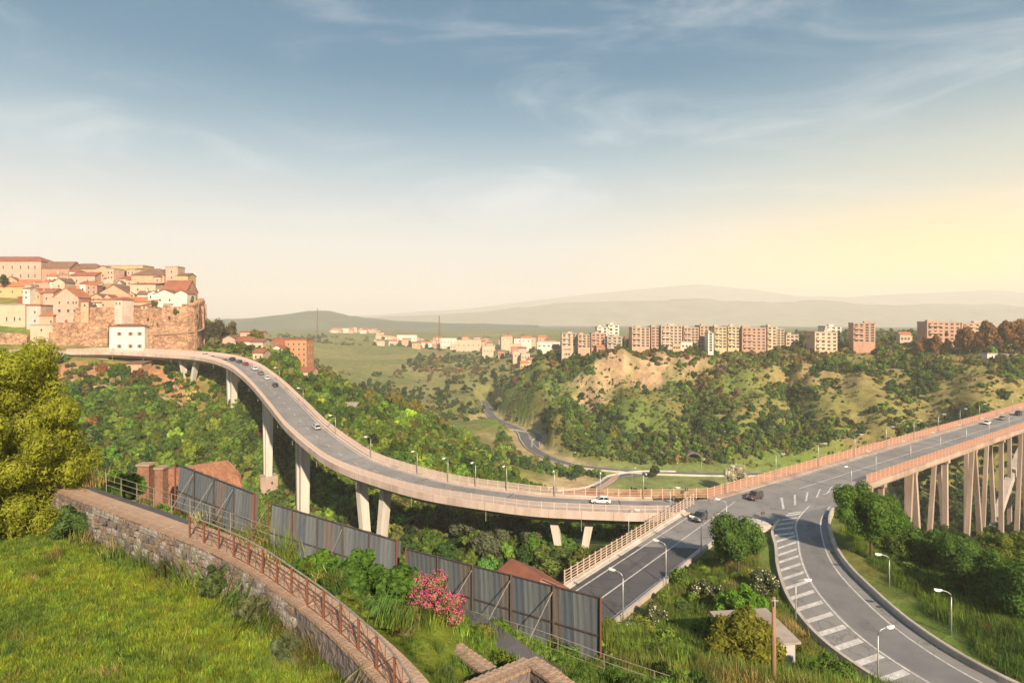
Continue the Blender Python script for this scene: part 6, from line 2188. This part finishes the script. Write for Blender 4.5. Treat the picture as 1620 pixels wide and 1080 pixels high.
def car(label, pos, heading, col, style="hatch", group=None, pitch=0.0):
    c = car_meshes(style)
    t = thing("car", label, "car", pos, heading, group)
    t.rotation_euler = (0, -pitch, heading)
    if col not in c["cols"]:
        m = material("car_paint", col, [k * 0.93 for k in col], 0.25, 1.0, spec=0.6)
        m.node_tree.nodes["Principled BSDF"].inputs["Coat Weight"].default_value = 0.6
        c["cols"][col] = (c["body"].mesh("body", m, True), c["roof"].mesh("roof", m))
    b, r = c["cols"][col]
    put("body", b, t)
    put("roof", r, t)
    put("windscreen", c["front"], t)
    put("rear_window", c["rear"], t)
    for s in c["sides"]:
        put("side_window", s, t)
    put("bumper", c["bump"], t)
    for x in (-1.25, 1.28):
        for s in (-1, 1):
            w = put("wheel", c["wheel"], t, (x, s * (c["W"] - 0.09), c["r"] + 0.01))
            put("rim", c["rim"], w)
    for s in (-1, 1):
        put("headlight", c["hl"], t, (c["L"] - 0.10, s * c["W"] * 0.62, c["sh"] * 0.62 + 0.04))
        put("tail_light", c["tl"], t, (-c["L"] + 0.06, s * c["W"] * 0.72, c["sh"] * 0.82))
    return t


SIL, BLK, WHI, GRY, RED, NAVY = (0.52, 0.53, 0.55), (0.018, 0.018, 0.02), (0.78, 0.77, 0.74), (0.20, 0.21, 0.22), (0.30, 0.03, 0.025), (0.03, 0.035, 0.055)


def via_car(label, px, lane, col, style="hatch", up=True):
    i = min(max(1, via_index(px)), len(via_path) - 2)
    p, t_, r_ = frv[i]
    g = via_path[i + 1] - via_path[i - 1]
    hd = math.atan2(t_.y, t_.x)
    pt = math.atan2(g.z, math.hypot(g.x, g.y))
    pos = p + r_ * lane + Vector((0, 0, 0.02))
    car(label, pos, hd if up else hd + math.pi, col, style, "cars on the viaduct", pt if up else -pt)


via_car("white hatchback on the viaduct next to the junction", 945, 2.0, WHI)
via_car("silver hatchback alone on the middle of the viaduct's climb", 488, 2.2, SIL)
via_car("black hatchback last in the queue climbing to the town", 425, 2.2, BLK)
via_car("silver-white hatchback just ahead of the black one in the queue", 412, 2.2, WHI)
via_car("grey hatchback in the middle of the climbing queue", 404, 2.2, GRY)
via_car("white van-like car ahead of the grey one in the queue", 394, 2.2, WHI, "suv")
via_car("dark red hatchback in the queue near the top of the viaduct", 381, 2.2, RED)
via_car("dark blue hatchback ahead of the red one", 371, 2.3, NAVY)
via_car("black car at the head of the queue by the white houses", 360, 2.3, BLK, "suv")
via_car("grey hatchback coming down the inner lane at the bend", 365, -2.2, GRY, up=False)
via_car("dark hatchback coming down behind the grey one at the bend", 342, -2.2, NAVY, up=False)
via_car("white hatchback on the level stretch before the old town", 318, 2.2, WHI)
p = RD_A + RD_DIR * 36 + RD_N * 4.0
car("dark off-roader coming down the lower road", (p.x, p.y, ROADZ + 0.02), math.atan2(-RD_DIR.y, -RD_DIR.x), GRY[:0] + (0.05, 0.05, 0.055), "suv", "cars at the junction")
p = BR_A + BR_DIR * -1 + BR_N * 6.0
car("dark maroon car leaving the long bridge at the junction", (p.x, p.y, ROADZ + 0.03), math.atan2(-BR_DIR.y, -BR_DIR.x), (0.06, 0.035, 0.035), "suv", "cars at the junction")
for s, o, col, lab, st_ in ((150, 4.6, WHI, "white car foremost of the three far out on the bridge", "hatch"), (167, 4.6, GRY, "grey car between the white and the dark one far out on the bridge", "hatch"), (186, 4.8, BLK, "dark off-roader behind the others far out on the bridge", "suv")):
    p = BR_A + BR_DIR * s + BR_N * o
    car(lab, (p.x, p.y, ROADZ + 0.03), math.atan2(-BR_DIR.y, -BR_DIR.x), col, st_, "cars far out on the bridge")

# ------------------------------------------------------------------ trees and shrubs that stand out
def ground_at(px, d):
    d = far(px, d) if d > 440 else d
    x = (px - 810) / FOC * d
    return Vector((x, d, hz(x, d)))


# the feathery tree at the edge of the meadow
base = ground_at(28, 37.5)
topz = at(0, 552, 37.5).z
hh = topz - base.z
rng = np.random.default_rng(3)
cl = []
for k in range(120):
    f = rng.random() ** 1.25
    z = 0.5 + hh * 0.92 * f
    R = 4.5 * (1.0 - 0.66 * max(0.0, f - 0.3) / 0.7) * (0.85 + 0.15 * min(1, f / 0.2))
    a, q = rng.random() * 6.283, rng.random() ** 0.5
    cl.append((math.cos(a) * R * q, math.sin(a) * R * q, z, 0.62 + 0.5 * rng.random()))
t = thing("feathery_tree", "tall feathery yellow-green tree at the edge of the meadow", "tree", base)
mb = MB().tube([(0, 0, -0.5), (0.1, 0, hh * 0.35), (0, 0.1, hh * 0.9)], 0.24, 8, 0, 0.05)
for c in cl[:22]:
    mb.tube([(0, 0, c[2] * 0.55), (c[0] * 0.5, c[1] * 0.5, c[2] * 0.8), c[:3]], 0.07, 5, 0, 0.02)
mb.build("trunk", M["bark"], t, True)
v, f = leaf_cloud(90000, cl, 0.07, rng, droop=0.45, aspect=3.2)
cv, cf = core(cl, rng, 0.55)
put("crown", np_mesh("crown", np.concatenate([v, cv]), np.concatenate([f, cf + len(v)]), leaf_material("feathery_leaf", (0.185, 0.205, 0.028), 0.42, 0.5)), t)
shrub("tall_weeds", "dark green weeds at the foot of the feathery tree", ground_at(118, 36), 1.6, 2.0, (0.06, 0.10, 0.03), 5000, 0.07, 10, 4, droop=0.2, aspect=3)

# along the path
for i, (lab, px, d, r, h, tint) in enumerate((
        ("bright green leafy shrub between the path and the middle hoarding", 500, 30, 1.35, 1.5, (0.075, 0.135, 0.022)),
        ("large glossy green shrub in front of the middle hoarding", 560, 28, 1.7, 1.9, (0.055, 0.11, 0.022)),
        ("round green shrub next to the pink flowers", 628, 26, 1.3, 1.9, (0.055, 0.105, 0.02)),
        ("low green shrub below the railing with russet tips", 592, 23.4, 1.0, 1.1, (0.085, 0.105, 0.025)),
        ("small yellow-green shrub by the lower railing posts", 548, 25, 0.9, 1.0, (0.11, 0.14, 0.025)),
        ("dull green shrub at the end of the stone landing", 640, 23.6, 0.8, 1.2, (0.085, 0.09, 0.03)),
        ("leafy shrub beside the first pipe railing", 452, 40, 1.3, 1.2, (0.08, 0.13, 0.025)),
        ("bright vine-covered shrub left of the gate pillars", 185, 60, 3.4, 4.0, (0.075, 0.15, 0.02)))):
    shrub("leafy_shrub", lab, ground_at(px, d), r, h, tint, 4200, 0.14 if d < 50 else 0.26, 12, 20 + i, group="shrubs below the path")
shrub("valerian_bush", "bush of bright pink flowers cascading over the stone wall", ground_at(678, 25.8), 0.98, 1.75, (0.075, 0.10, 0.03), 2600, 0.10, 14, 41, "flowers", blossom=((0.56, 0.09, 0.25), 7200, 0.045))
shrub("valerian_bush", "trailing pink flowers hanging down beside the walkway", ground_at(706, 25.0), 0.8, 1.6, (0.08, 0.10, 0.03), 1400, 0.08, 9, 43, "flowers", blossom=((0.56, 0.09, 0.24), 3200, 0.045), droop=0.3)
shrub("wall_weeds", "dark weeds growing out of the wall under the first railing post", Vector((*ground_at(345, 27.3)[:2], -12.4)), 1.1, 1.5, (0.06, 0.085, 0.03), 3400, 0.055, 14, 45, droop=0.2, aspect=3.5, cr=(0.12, 0.3))
shrub("wall_weeds", "greyish weeds on the wall below the second stretch of railing", Vector((*ground_at(400, 24.6)[:2], -12.3)), 1.0, 1.2, (0.09, 0.10, 0.05), 2800, 0.05, 14, 46, droop=0.2, aspect=3.5, cr=(0.12, 0.3))
shrub("wall_weeds", "low weeds spilling over the wall farther down the railing", Vector((*ground_at(452, 21.6)[:2], -12.2)), 0.9, 1.0, (0.08, 0.10, 0.05), 2600, 0.045, 14, 47, droop=0.2, aspect=3.5, cr=(0.12, 0.3))
shrub("wall_weeds", "grey-green weeds clinging to the middle of the rubble wall", Vector((*ground_at(262, 30.4)[:2], -12.8)), 0.9, 1.0, (0.07, 0.085, 0.045), 2600, 0.05, 14, 48, droop=0.2, aspect=3.5, cr=(0.12, 0.3))

# bank between the roads
tree("bushy_tree", "bushy green tree at the top of the bank between the roads", "tree", ground_at(1168, 90), 10.0, 4.3, (0.06, 0.11, 0.025), 1.2, 40, 19000, 0.19, 51, cr=(0.26, 0.44))
shrub("golden_cypress", "broad golden-green cypress bush in front of the concrete shed", ground_at(1176, 54.0), 3.7, 5.6, (0.12, 0.125, 0.02), 16000, 0.14, 22, 52, droop=0.0, aspect=2.6)
shrub("vine_thicket", "bright green creeper thicket on the bank above the shed", ground_at(1178, 76), 4.2, 4.0, (0.085, 0.17, 0.02), 7000, 0.24, 16, 53)
shrub("vine_thicket", "flatter bright creeper spreading behind the shed roof", ground_at(1130, 69), 3.6, 2.4, (0.075, 0.14, 0.022), 5000, 0.22, 14, 54)
for i, (lab, px, d, r, h) in enumerate((("white-flowering elder bush beside the end of the big hoarding", 998, 68, 2.3, 2.8), ("white-flowering elder bush next to the lower road lamp", 1034, 76, 2.0, 2.4), ("white-flowering bush by the inner kerb of the slip road", 1206, 84, 2.2, 3.6), ("pale flowering bush under the bushy tree", 1118, 84, 2.2, 2.6))):
    shrub("elder_bush", lab, ground_at(px, d), r, h, (0.06, 0.075, 0.035), 2600, 0.2, 12, 60 + i, blossom=((0.50, 0.47, 0.38), 420, 0.17), group="flowering bushes on the bank")
shrub("leafy_shrub", "round green shrub at the bottom edge beside the slip road", ground_at(1318, 55), 2.8, 3.0, (0.07, 0.12, 0.022), 6000, 0.15, 14, 66)
shrub("leafy_shrub", "yellowish shrub behind the right end of the concrete shed", ground_at(1278, 64), 1.4, 2.0, (0.12, 0.13, 0.03), 2600, 0.13, 9, 67)
tree("small_tree", "small yellow-green tree behind the hoarding by the russet roof", "tree", ground_at(838, 66), 7.2, 2.7, (0.12, 0.14, 0.022), 1.6, 14, 4200, 0.2, 68)

# outside the slip road
tree("roadside_tree", "broad-crowned green tree at the outer kerb of the slip road", "tree", ground_at(1378, 97), 12.6, 7.2, (0.06, 0.115, 0.022), 3.4, 46, 30000, 0.20, 71, cr=(0.26, 0.42))
for i, (lab, px, d, h, r) in enumerate((("dark green tree under the bridge beside the roadside tree", 1462, 101, 6.6, 4.6), ("large dark tree in the thicket below the bridge legs", 1520, 93, 7.2, 5.4), ("tree with yellowish top at the frame's edge below the bridge", 1600, 98, 8.0, 5.8),
                                        ("round dark tree in front of the thicket by the verge", 1560, 82, 7.0, 4.8), ("dense tree at the lower end of the thicket", 1640, 74, 7.6, 5.2), ("small light green tree between the roadside tree and the bridge legs", 1428, 112, 6.0, 3.6))):
    tree("thicket_tree", lab, "tree", ground_at(px, d), h, r, [(0.055, 0.105, 0.024), (0.06, 0.115, 0.024), (0.10, 0.13, 0.025), (0.05, 0.095, 0.022), (0.05, 0.10, 0.022), (0.095, 0.14, 0.028)][i], 1.0, 28, 14000, 0.20, 80 + i, group="trees below the bridge")

# valley and spur
tree("round_tree", "small round dark tree on the sandy island in the valley", "tree", ground_at(911, 323), 8.0, 4.2, (0.035, 0.06, 0.022), 1.0, 10, 900, 0.7, 91)
tree("blossom_tree", "white-blossomed tree in front of the dark wooded slope", "tree", ground_at(1165, 300), 17.0, 6.0, (0.30, 0.29, 0.22), 4, 12, 1800, 0.6, 92)
tree("round_tree", "dark round tree on the lawn near the tunnel", "tree", ground_at(1034, 330), 7.0, 3.8, (0.04, 0.055, 0.025), 1.0, 10, 900, 0.7, 93)
src = tree("spur_tree", "golden-green tree crowning the spur", "tree", ground_at(655, 306), 9.5, 5.6, (0.14, 0.13, 0.03), 1.2, 14, 1800, 0.55, 94, group="trees on the spur")
for lab, px, d, s in (("olive-gold tree behind the green shed on the spur", 585, 300, 0.95), ("golden tree on the crest of the spur above the shed", 622, 312, 1.1), ("low golden tree where the spur starts to fall", 700, 306, 0.8)):
    copy_tree(src, lab, ground_at(px, d), s, random.random() * 6, "trees on the spur")
src = tree("olive_tree", "silvery olive tree in the ravine under the viaduct deck", "tree", ground_at(700, 146), 7.5, 4.0, (0.085, 0.10, 0.06), 1.0, 14, 2400, 0.36, 95, group="olive trees in the ravine")
for lab, px, d, s in (("silvery olive tree close behind the big hoarding", 742, 138, 1.05), ("wide olive tree near the pier by the junction", 800, 134, 1.1), ("olive tree above the russet hut", 770, 128, 0.9), ("olive tree between the slanted pier and the hoarding", 665, 150, 0.9), ("olive tree next to the junction pier's foot", 845, 130, 0.8)):
    copy_tree(src, lab, ground_at(px, d), s, random.random() * 6, "olive trees in the ravine")
# by the houses and on the town wall
for lab, px, d, h, r, tint, sd in (("dark tree beside the bastion", 340, 330, 14, 6.0, (0.06, 0.055, 0.03), 101), ("tall brownish tree behind the pink cottage", 362, 338, 15, 5.5, (0.07, 0.065, 0.03), 102), ("golden tree between the white houses by the viaduct", 404, 326, 10, 4.5, (0.13, 0.12, 0.03), 103),
                                   ("green tree between the pink house and the orange tower", 466, 304, 8, 2.6, (0.07, 0.11, 0.025), 104), ("ivy-green tree below the orange tower", 500, 296, 8, 3.2, (0.09, 0.12, 0.03), 105), ("small tree in front of the white houses", 384, 304, 4.5, 2.0, (0.11, 0.11, 0.03), 106)):
    tree("garden_tree", lab, "tree", ground_at(px, d), h, r, tint, h * 0.2, 12, 1800, 0.55, sd, group="trees around the houses by the viaduct")
for lab, px, py, d, r, tint in (("bush on the corner of the bastion", 303, 475, 338, 2.4, (0.09, 0.10, 0.035)), ("bush growing on the terrace above the bastion", 246, 480, 330, 2.4, (0.08, 0.09, 0.03)), ("dark bush below the large cream house", 5, 440, 366, 3.6, (0.05, 0.07, 0.03)), ("bush on the bastion face by the white house", 278, 492, 311, 1.8, (0.09, 0.10, 0.035)),
                                ("dark cypress-like bush on the earth bank", 95, 572, 297, 3.0, (0.05, 0.075, 0.03)), ("dark bush on the earth bank beside the cypress-like one", 112, 582, 292, 3.0, (0.045, 0.065, 0.03)), ("dark bush hanging over the start of the viaduct", 165, 586, 292, 2.8, (0.05, 0.06, 0.03))):
    p = at(px, py, d)
    shrub("wall_bush", lab, p - Vector((0, 0, r)), r, r * 2.1, tint, 900, 0.5, 9, int(px), group="bushes on the town walls")
# conifers and cypresses on the ridge
con = tree("conifer", "reddish conifer in front of the second long block, first of the wood", "tree", ground_at(1452, 545), 12.5, 3.6, (0.15, 0.08, 0.03), 2, 14, 1500, 0.75, 111, group="conifers on the ridge")  # red evening light on the wood is put into the leaf tint
labs = ["reddish conifer in front of the long red-brown block", "taller conifer beside the white hut", "broad conifer at the middle of the ridge wood", "pointed conifer near the yellow end of the block", "short conifer at the edge of the ridge wood", "spreading conifer above the long white shed", "tall conifer near the frame's edge on the ridge", "outermost tall conifer of the ridge wood", "low conifer behind the small white hut", "leaning conifer between the white hut and the shed", "second outermost conifer of the ridge wood"]
for lab, (px, d, s) in zip(labs, ((1478, 540, 0.95), (1566, 500, 1.35), (1534, 515, 1.2), (1518, 528, 1.1), (1466, 555, 0.8), (1598, 490, 1.35), (1618, 482, 1.5), (1650, 470, 1.6), (1552, 505, 0.9), (1582, 498, 1.2), (1634, 476, 1.45))):
    copy_tree(con, lab, ground_at(px, d), (s * 1.15, s * 1.15, s * 1.5), random.random() * 6, "conifers on the ridge")
cyp = tree("cypress", "slender dark cypress rising above the conifers", "tree", ground_at(1498, 538), 17, 1.7, (0.07, 0.055, 0.025), 1, 12, 1200, 0.6, 121, group="cypresses on the ridge", cr=(0.5, 0.9))
copy_tree(cyp, "slender cypress standing before the isolated red block's slope", ground_at(1486, 545), 0.8, 1.0, "cypresses on the ridge")
copy_tree(cyp, "thin cypress near the tall conifer at the ridge end", ground_at(1560, 512), 0.95, 2.0, "cypresses on the ridge")
# palm on the ridge
b = ground_at(1271, 660)
t = thing("palm_tree", "lone palm on the ridge beside the small reddish block", "tree", b)
MB().tube([(0, 0, -0.5), (0.2, 0, 6), (0.1, 0, 12)], 0.5, 7, 0, 0.35).build("trunk", M["bark"], t, True)
mb = MB()
for k in range(16):
    a = k / 16 * 6.283
    up_ = 1.0 if k % 2 else 2.0
    pts = [Vector((math.cos(a) * q, math.sin(a) * q, 12 + up_ * math.sin(q / 4.2 * 2.6))) for q in (0, 1.4, 2.8, 4.2)]
    for p_, q_ in zip(pts, pts[1:]):
        mb.beam(p_, q_, 0.8, 0.08)
mb.build("frond", leaf_material("palm_leaf", (0.05, 0.07, 0.03)), t)
# tunnel mouth in the wooded slope
p = ground_at(1098, 354) + Vector((0, 0, -2.2))
t = thing("tunnel_portal", "dark arched tunnel mouth in the foot of the wooded slope", "tunnel", p)
arcs = [(4.6 * math.cos(a), 4.6 * math.sin(a) + 2.0) for a in np.linspace(0, math.pi, 13)]
o_ = [(7.5, -2), (7.5, 9), (-7.5, 9), (-7.5, -2)]
inn = [(4.6, -2)] + arcs + [(-4.6, -2)]
ring = o_[:2] + [(7.5, 9)]
mbq = MB()
outer = [(5.5, -2)] + [(5.5 * math.cos(a), 2 + 5.6 * math.sin(a)) for a in np.linspace(0, math.pi, 13)] + [(-5.5, -2)]
nn_ = len(inn)
mbq.add([(x, 0, z) for x, z in inn] + [(x, 0, z) for x, z in outer] + [(x, 9, z) for x, z in inn], [(i, i + 1, nn_ + i + 1, nn_ + i) for i in range(nn_ - 1)] + [(i + 1, i, 2 * nn_ + i, 2 * nn_ + i + 1) for i in range(nn_ - 1)])
mbq.build("portal_wall", M["rubble"], t)
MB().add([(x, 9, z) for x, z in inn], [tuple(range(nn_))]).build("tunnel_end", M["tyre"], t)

# ------------------------------------------------------------------ plants nobody could count
def nz2(x, y, s, seed):
    return np.clip(fbm(x, y, s, 3, seed) * 1.3 + 0.5, 0, 1)


def grow(name, label, protos, n, box, size, mix, hfac=1.0, thin=None, seed=1, s=35, deck=True, sink=0.12, extra=0.0):
    x, y, z = sow(n, *box, keep=thin, extra=extra)
    r = size[0] + (size[1] - size[0]) * RNG.random(len(x)) ** 1.6
    if deck:
        ok = below_deck(x, y, z, r * 1.7, via_c, 8.5) & below_deck(x, y, z, r * 1.7, br_c, 11)
        x, y, z, r = x[ok], y[ok], z[ok], r[ok]
    t = tints(len(x), mix, 0.25, nz2(x, y, s, seed))
    return scatter(name, label, protos, np.stack([x, y, z], 1), r, t, sink)


GREEN = {"dark": 2, "deep": 4, "mid": 5, "light": 3, "olive": 2, "brown": 0.6}
steep = lambda x, y: (y > 62 + 0.0 * x) | (x < -45)
grow("ravine_shrubs", "dense green shrubs filling the ravine under the viaduct", BUSH, 7500, (-190, 12, 62, 300), (1.6, 3.8), GREEN, thin=lambda x, y: (y > 70) & ~((x > -2) & (y < 104)) & ~((y > 262) & (x > -260) & (x < -120) & (y < 300) & (RNG.random(len(x)) < 0.6)), seed=3)
grow("slope_shrubs", "green scrub on the slope below the old town", BUSH, 4200, (-340, -120, 120, 300), (1.8, 3.6), {"deep": 3, "mid": 5, "light": 3, "olive": 3, "rust": 1, "straw": 0.8}, thin=lambda x, y: ~((y > 262) & (RNG.random(len(x)) < 0.75)), seed=5)
grow("spur_shrubs", "rounded bushes covering the spur beside the viaduct", BUSH, 6500, (-130, 70, 140, 440), (2.0, 4.6), {"dark": 1.5, "deep": 3, "mid": 4, "light": 4, "lime": 1.5, "olive": 3}, thin=lambda x, y: (H(x, y) > -78) & (y > 150) & (seg_dist(x, y, [tuple(p) for p in VR_MAIN[::2]])[0] > 22), seed=9)
grow("valley_shrubs", "dark bushes in the valley under the long bridge", BUSH, 3600, (25, 330, 140, 345), (1.6, 3.4), {"dark": 5, "deep": 5, "mid": 3, "purple": 1}, thin=lambda x, y: (H(x, y) > -84.5) | (x > 150) | (y < 300), seed=11)
ridge_thin = lambda x, y: ((cliff_at(x, y) < 0.35) | (RNG.random(len(x)) < 0.16)) & (seg_dist(x, y, [tuple(p) for p in VR_MAIN[::2]])[0] > 15) & (RNG.random(len(x)) < np.clip(2.2 * (nz2(x, y, 45, 14) - 0.38) + 1.2 * (gully(x, y, H(x, y))[0] - 0.45) + 1.2 * np.clip((-60 - H(x, y)) / 16, 0, 1) + 0.5 * np.clip((H(x, y) + 40) / 6, 0, 1), 0.05, 1))


def cliff_at(x, y):
    v = 0
    for px, py, d, rx, ry in ((1045, 588, 640, 40, 22), (925, 612, 610, 20, 26), (985, 592, 640, 16, 18)):
        p = at(px, py, far(px, d))
        v = v + np.exp(-(((x - p.x) / rx) ** 2 + ((y - p.y) / ry) ** 2) ** 2)
    return v


grow("ridge_scrub", "olive and dark scrub on the slope of the far ridge", COARSE + BUSH[:2], 22000, (-10, 470, 330, 560), (1.0, 3.6), {"dark": 2, "deep": 5, "mid": 5, "light": 2, "olive": 4, "brown": 1.5, "purple": 1, "straw": 0.4}, thin=ridge_thin, seed=17, s=80)
grow("ridge_heath", "low heath and tussocks dotting the far ridge", COARSE, 20000, (-10, 470, 335, 560), (0.45, 1.3), {"deep": 2, "mid": 5, "light": 3, "olive": 5, "brown": 1.5, "straw": 1}, thin=lambda x, y: (H(x, y) > -84) & (RNG.random(len(x)) < np.clip(0.2 + 1.4 * (nz2(x, y, 20, 19) - 0.3), 0.05, 1)), seed=19, s=30)
grow("plateau_trees", "band of dark trees between the far buildings", COARSE, 6500, (-140, 600, 480, 900), (1.8, 4.4), {"dark": 3, "deep": 3, "olive": 3, "brown": 3, "rust": 1}, thin=lambda x, y: RNG.random(len(x)) < np.clip(1.6 * nz2(x, y, 110, 24) - 0.25, 0.03, 1), seed=23, s=90, deck=False)
grow("hedgerows", "dark hedges between the far fields", COARSE, 6000, (-700, 60, 480, 1500), (3.0, 6.0), {"dark": 3, "deep": 3, "olive": 3, "brown": 1}, thin=lambda x, y: np.abs(fbm(x, y, 190, 3, 55)) < 0.018, seed=29, s=90, deck=False)

gx_, gy_ = -165 + 80 * RNG.random(900), 268 + 74 * RNG.random(900)
ok_ = np.ones(len(gx_), bool)
for x0, x1, y0, y1 in BOXES:
    if x1 - x0 < 30:
        ok_ &= ~((gx_ > x0 - 1) & (gx_ < x1 + 1) & (gy_ > y0 - 1) & (gy_ < y1 + 1))
ok_ &= (seg_dist(gx_, gy_, [tuple(p) for p in via_c])[0] > 8.5) | (H(gx_, gy_) < -24)
gx_, gy_ = gx_[ok_], gy_[ok_]
scatter("garden_shrubs", "low garden shrubs on the bank around the houses by the viaduct", BUSH, np.stack([gx_, gy_, H(gx_, gy_)], 1), 0.7 + 1.1 * RNG.random(len(gx_)), tints(len(gx_), {"deep": 2, "mid": 4, "light": 3, "olive": 3, "brown": 1}, 0.3))
path_x = lambda y: np.interp(y, [p.y for p in path_line[::-1]], [p.x for p in path_line[::-1]])
# rough grass and weeds by the roads
def bank(x, y):
    return (y > 40) & (x > 7 + (y - 40) * 0.06) & (x < 46)


grow("bank_grass", "tall dry and green grass on the bank between the roads", TALL, 9000, (6, 60, 40, 118), (0.7, 1.5), {"deep": 1, "mid": 3, "light": 3, "olive": 3, "straw": 3}, thin=bank, seed=31, s=12, sink=0.02)
grow("bank_shrubs", "low bushes on the bank between the roads", FINE, 420, (6, 60, 42, 118), (0.7, 1.7), {"deep": 3, "mid": 4, "light": 3, "olive": 3, "brown": 1}, thin=lambda x, y: bank(x, y) & (nz2(x, y, 14, 37) > 0.42), seed=37, s=14)
rightside = lambda x, y: (x > 52 + (y - 60) * 0.12)
grow("verge_grass", "bright rough grass beside the slip road", TALL, 14000, (48, 130, 38, 130), (0.7, 1.5), {"deep": 2, "mid": 4, "light": 4, "lime": 1, "brown": 0.5}, thin=rightside, seed=41, s=16, sink=0.02, extra=-0.7)
grow("verge_shrubs", "dark bushes below the long bridge beside the slip road", FINE, 1000, (52, 170, 60, 170), (0.8, 2.2), {"dark": 3, "deep": 4, "mid": 3, "light": 1}, thin=lambda x, y: rightside(x, y) & (x > 58) & ((y > 78) | (nz2(x, y, 18, 47) > 0.62)), seed=43, s=18)
grow("slope_weeds", "weeds and brambles on the slope between path and hoardings", FINE, 1100, (-45, 12, 24, 66), (0.3, 0.8), {"deep": 3, "mid": 5, "light": 4, "olive": 2, "straw": 0.6}, thin=lambda x, y: x > path_x(y) + 0.5, seed=51, s=9)
grow("slope_grass", "grass on the slope between path and hoardings", TALL, 7000, (-45, 14, 18, 68), (0.3, 0.65), {"mid": 4, "light": 4, "olive": 3, "straw": 2}, thin=lambda x, y: x > path_x(y) + 0.3, seed=53, s=9, sink=0.02)

def path_edge(x, y):
    d, _ = seg_dist(x, y, [tuple(p) for p in path_line[::3]])
    return ((d > 0.75) & (d < 1.0) & (x > path_x(y)) & (RNG.random(len(x)) < 0.6)) | ((d > 1.25) & (d < 1.9) & (x < path_x(y)))


ex, ey = -40 + 42 * RNG.random(30000), 8 + 38 * RNG.random(30000)
ke = path_edge(ex, ey)
ex, ey = ex[ke], ey[ke]
ez = np.where(ex > path_x(ey), PATHZ - 0.06, H(ex, ey))
scatter("edge_weeds", "ragged weeds along the edge of the path and the foot of the wall", GRASS + TALL[:1], np.stack([ex, ey, ez], 1), 0.5 + 0.9 * RNG.random(len(ex)) ** 2, tints(len(ex), {"deep": 2, "mid": 4, "light": 2, "olive": 3, "straw": 1}, 0.3), 0.02, 0.25)

# meadow
def on_meadow(x, y):
    d, _ = seg_dist(x, y, [tuple(p) for p in path_line[::3]])
    # the near side of the path
    px_ = np.interp(y, [p.y for p in path_line[::-1]], [p.x for p in path_line[::-1]])
    return (x < px_) & (d > 1.45)


mx_, my_, mz_ = sow(95000, -46, 0, 9, 46, keep=on_meadow)
keep = np.abs(mx_) < 1.0 * my_ + 6
mx_, my_, mz_ = mx_[keep], my_[keep], mz_[keep]
nn = nz2(mx_, my_, 5, 61)
scatter("meadow_grass", "lush yellow-green meadow grass below the path", GRASS, np.stack([mx_, my_, mz_], 1), 0.45 + 0.5 * RNG.random(len(mx_)) * (0.4 + nn), tints(len(mx_), {"mid": 2.2, "light": 4, "lime": 6, "straw": 0.5}, 0.3, np.clip(0.6 * nn + 0.4 * nz2(mx_, my_, 1.6, 63), 0, 1)), 0.02, 0.2)

wx, wy, wz_ = sow(900, -46, 0, 9, 46, keep=on_meadow)
scatter("meadow_weeds", "taller weeds and dry stalks scattered over the meadow", TALL, np.stack([wx, wy, wz_], 1), 0.22 + 0.35 * RNG.random(len(wx)), tints(len(wx), {"deep": 2, "mid": 3, "light": 3, "olive": 2, "straw": 2}, 0.3), 0.02, 0.2)

# ------------------------------------------------------------------ evening air
hb = MB().box((0, 5000, 190), (26000, 14000, 600)).build("haze", None)
hb.data.materials.clear()
hm = bpy.data.materials.new("haze")
hm.use_nodes = True
hm.node_tree.nodes.clear()
ho = hm.node_tree.nodes.new("ShaderNodeOutputMaterial")
hv = hm.node_tree.nodes.new("ShaderNodeVolumePrincipled")
hv.inputs["Color"].default_value = (0.90, 0.89, 0.87, 1)
hv.inputs["Density"].default_value = 0.00020
hv.inputs["Anisotropy"].default_value = 0.0
hm.node_tree.links.new(hv.outputs[0], ho.inputs["Volume"])
hb.data.materials.append(hm)
tag(hb, "pale evening haze filling the valley air", None, None, "stuff")
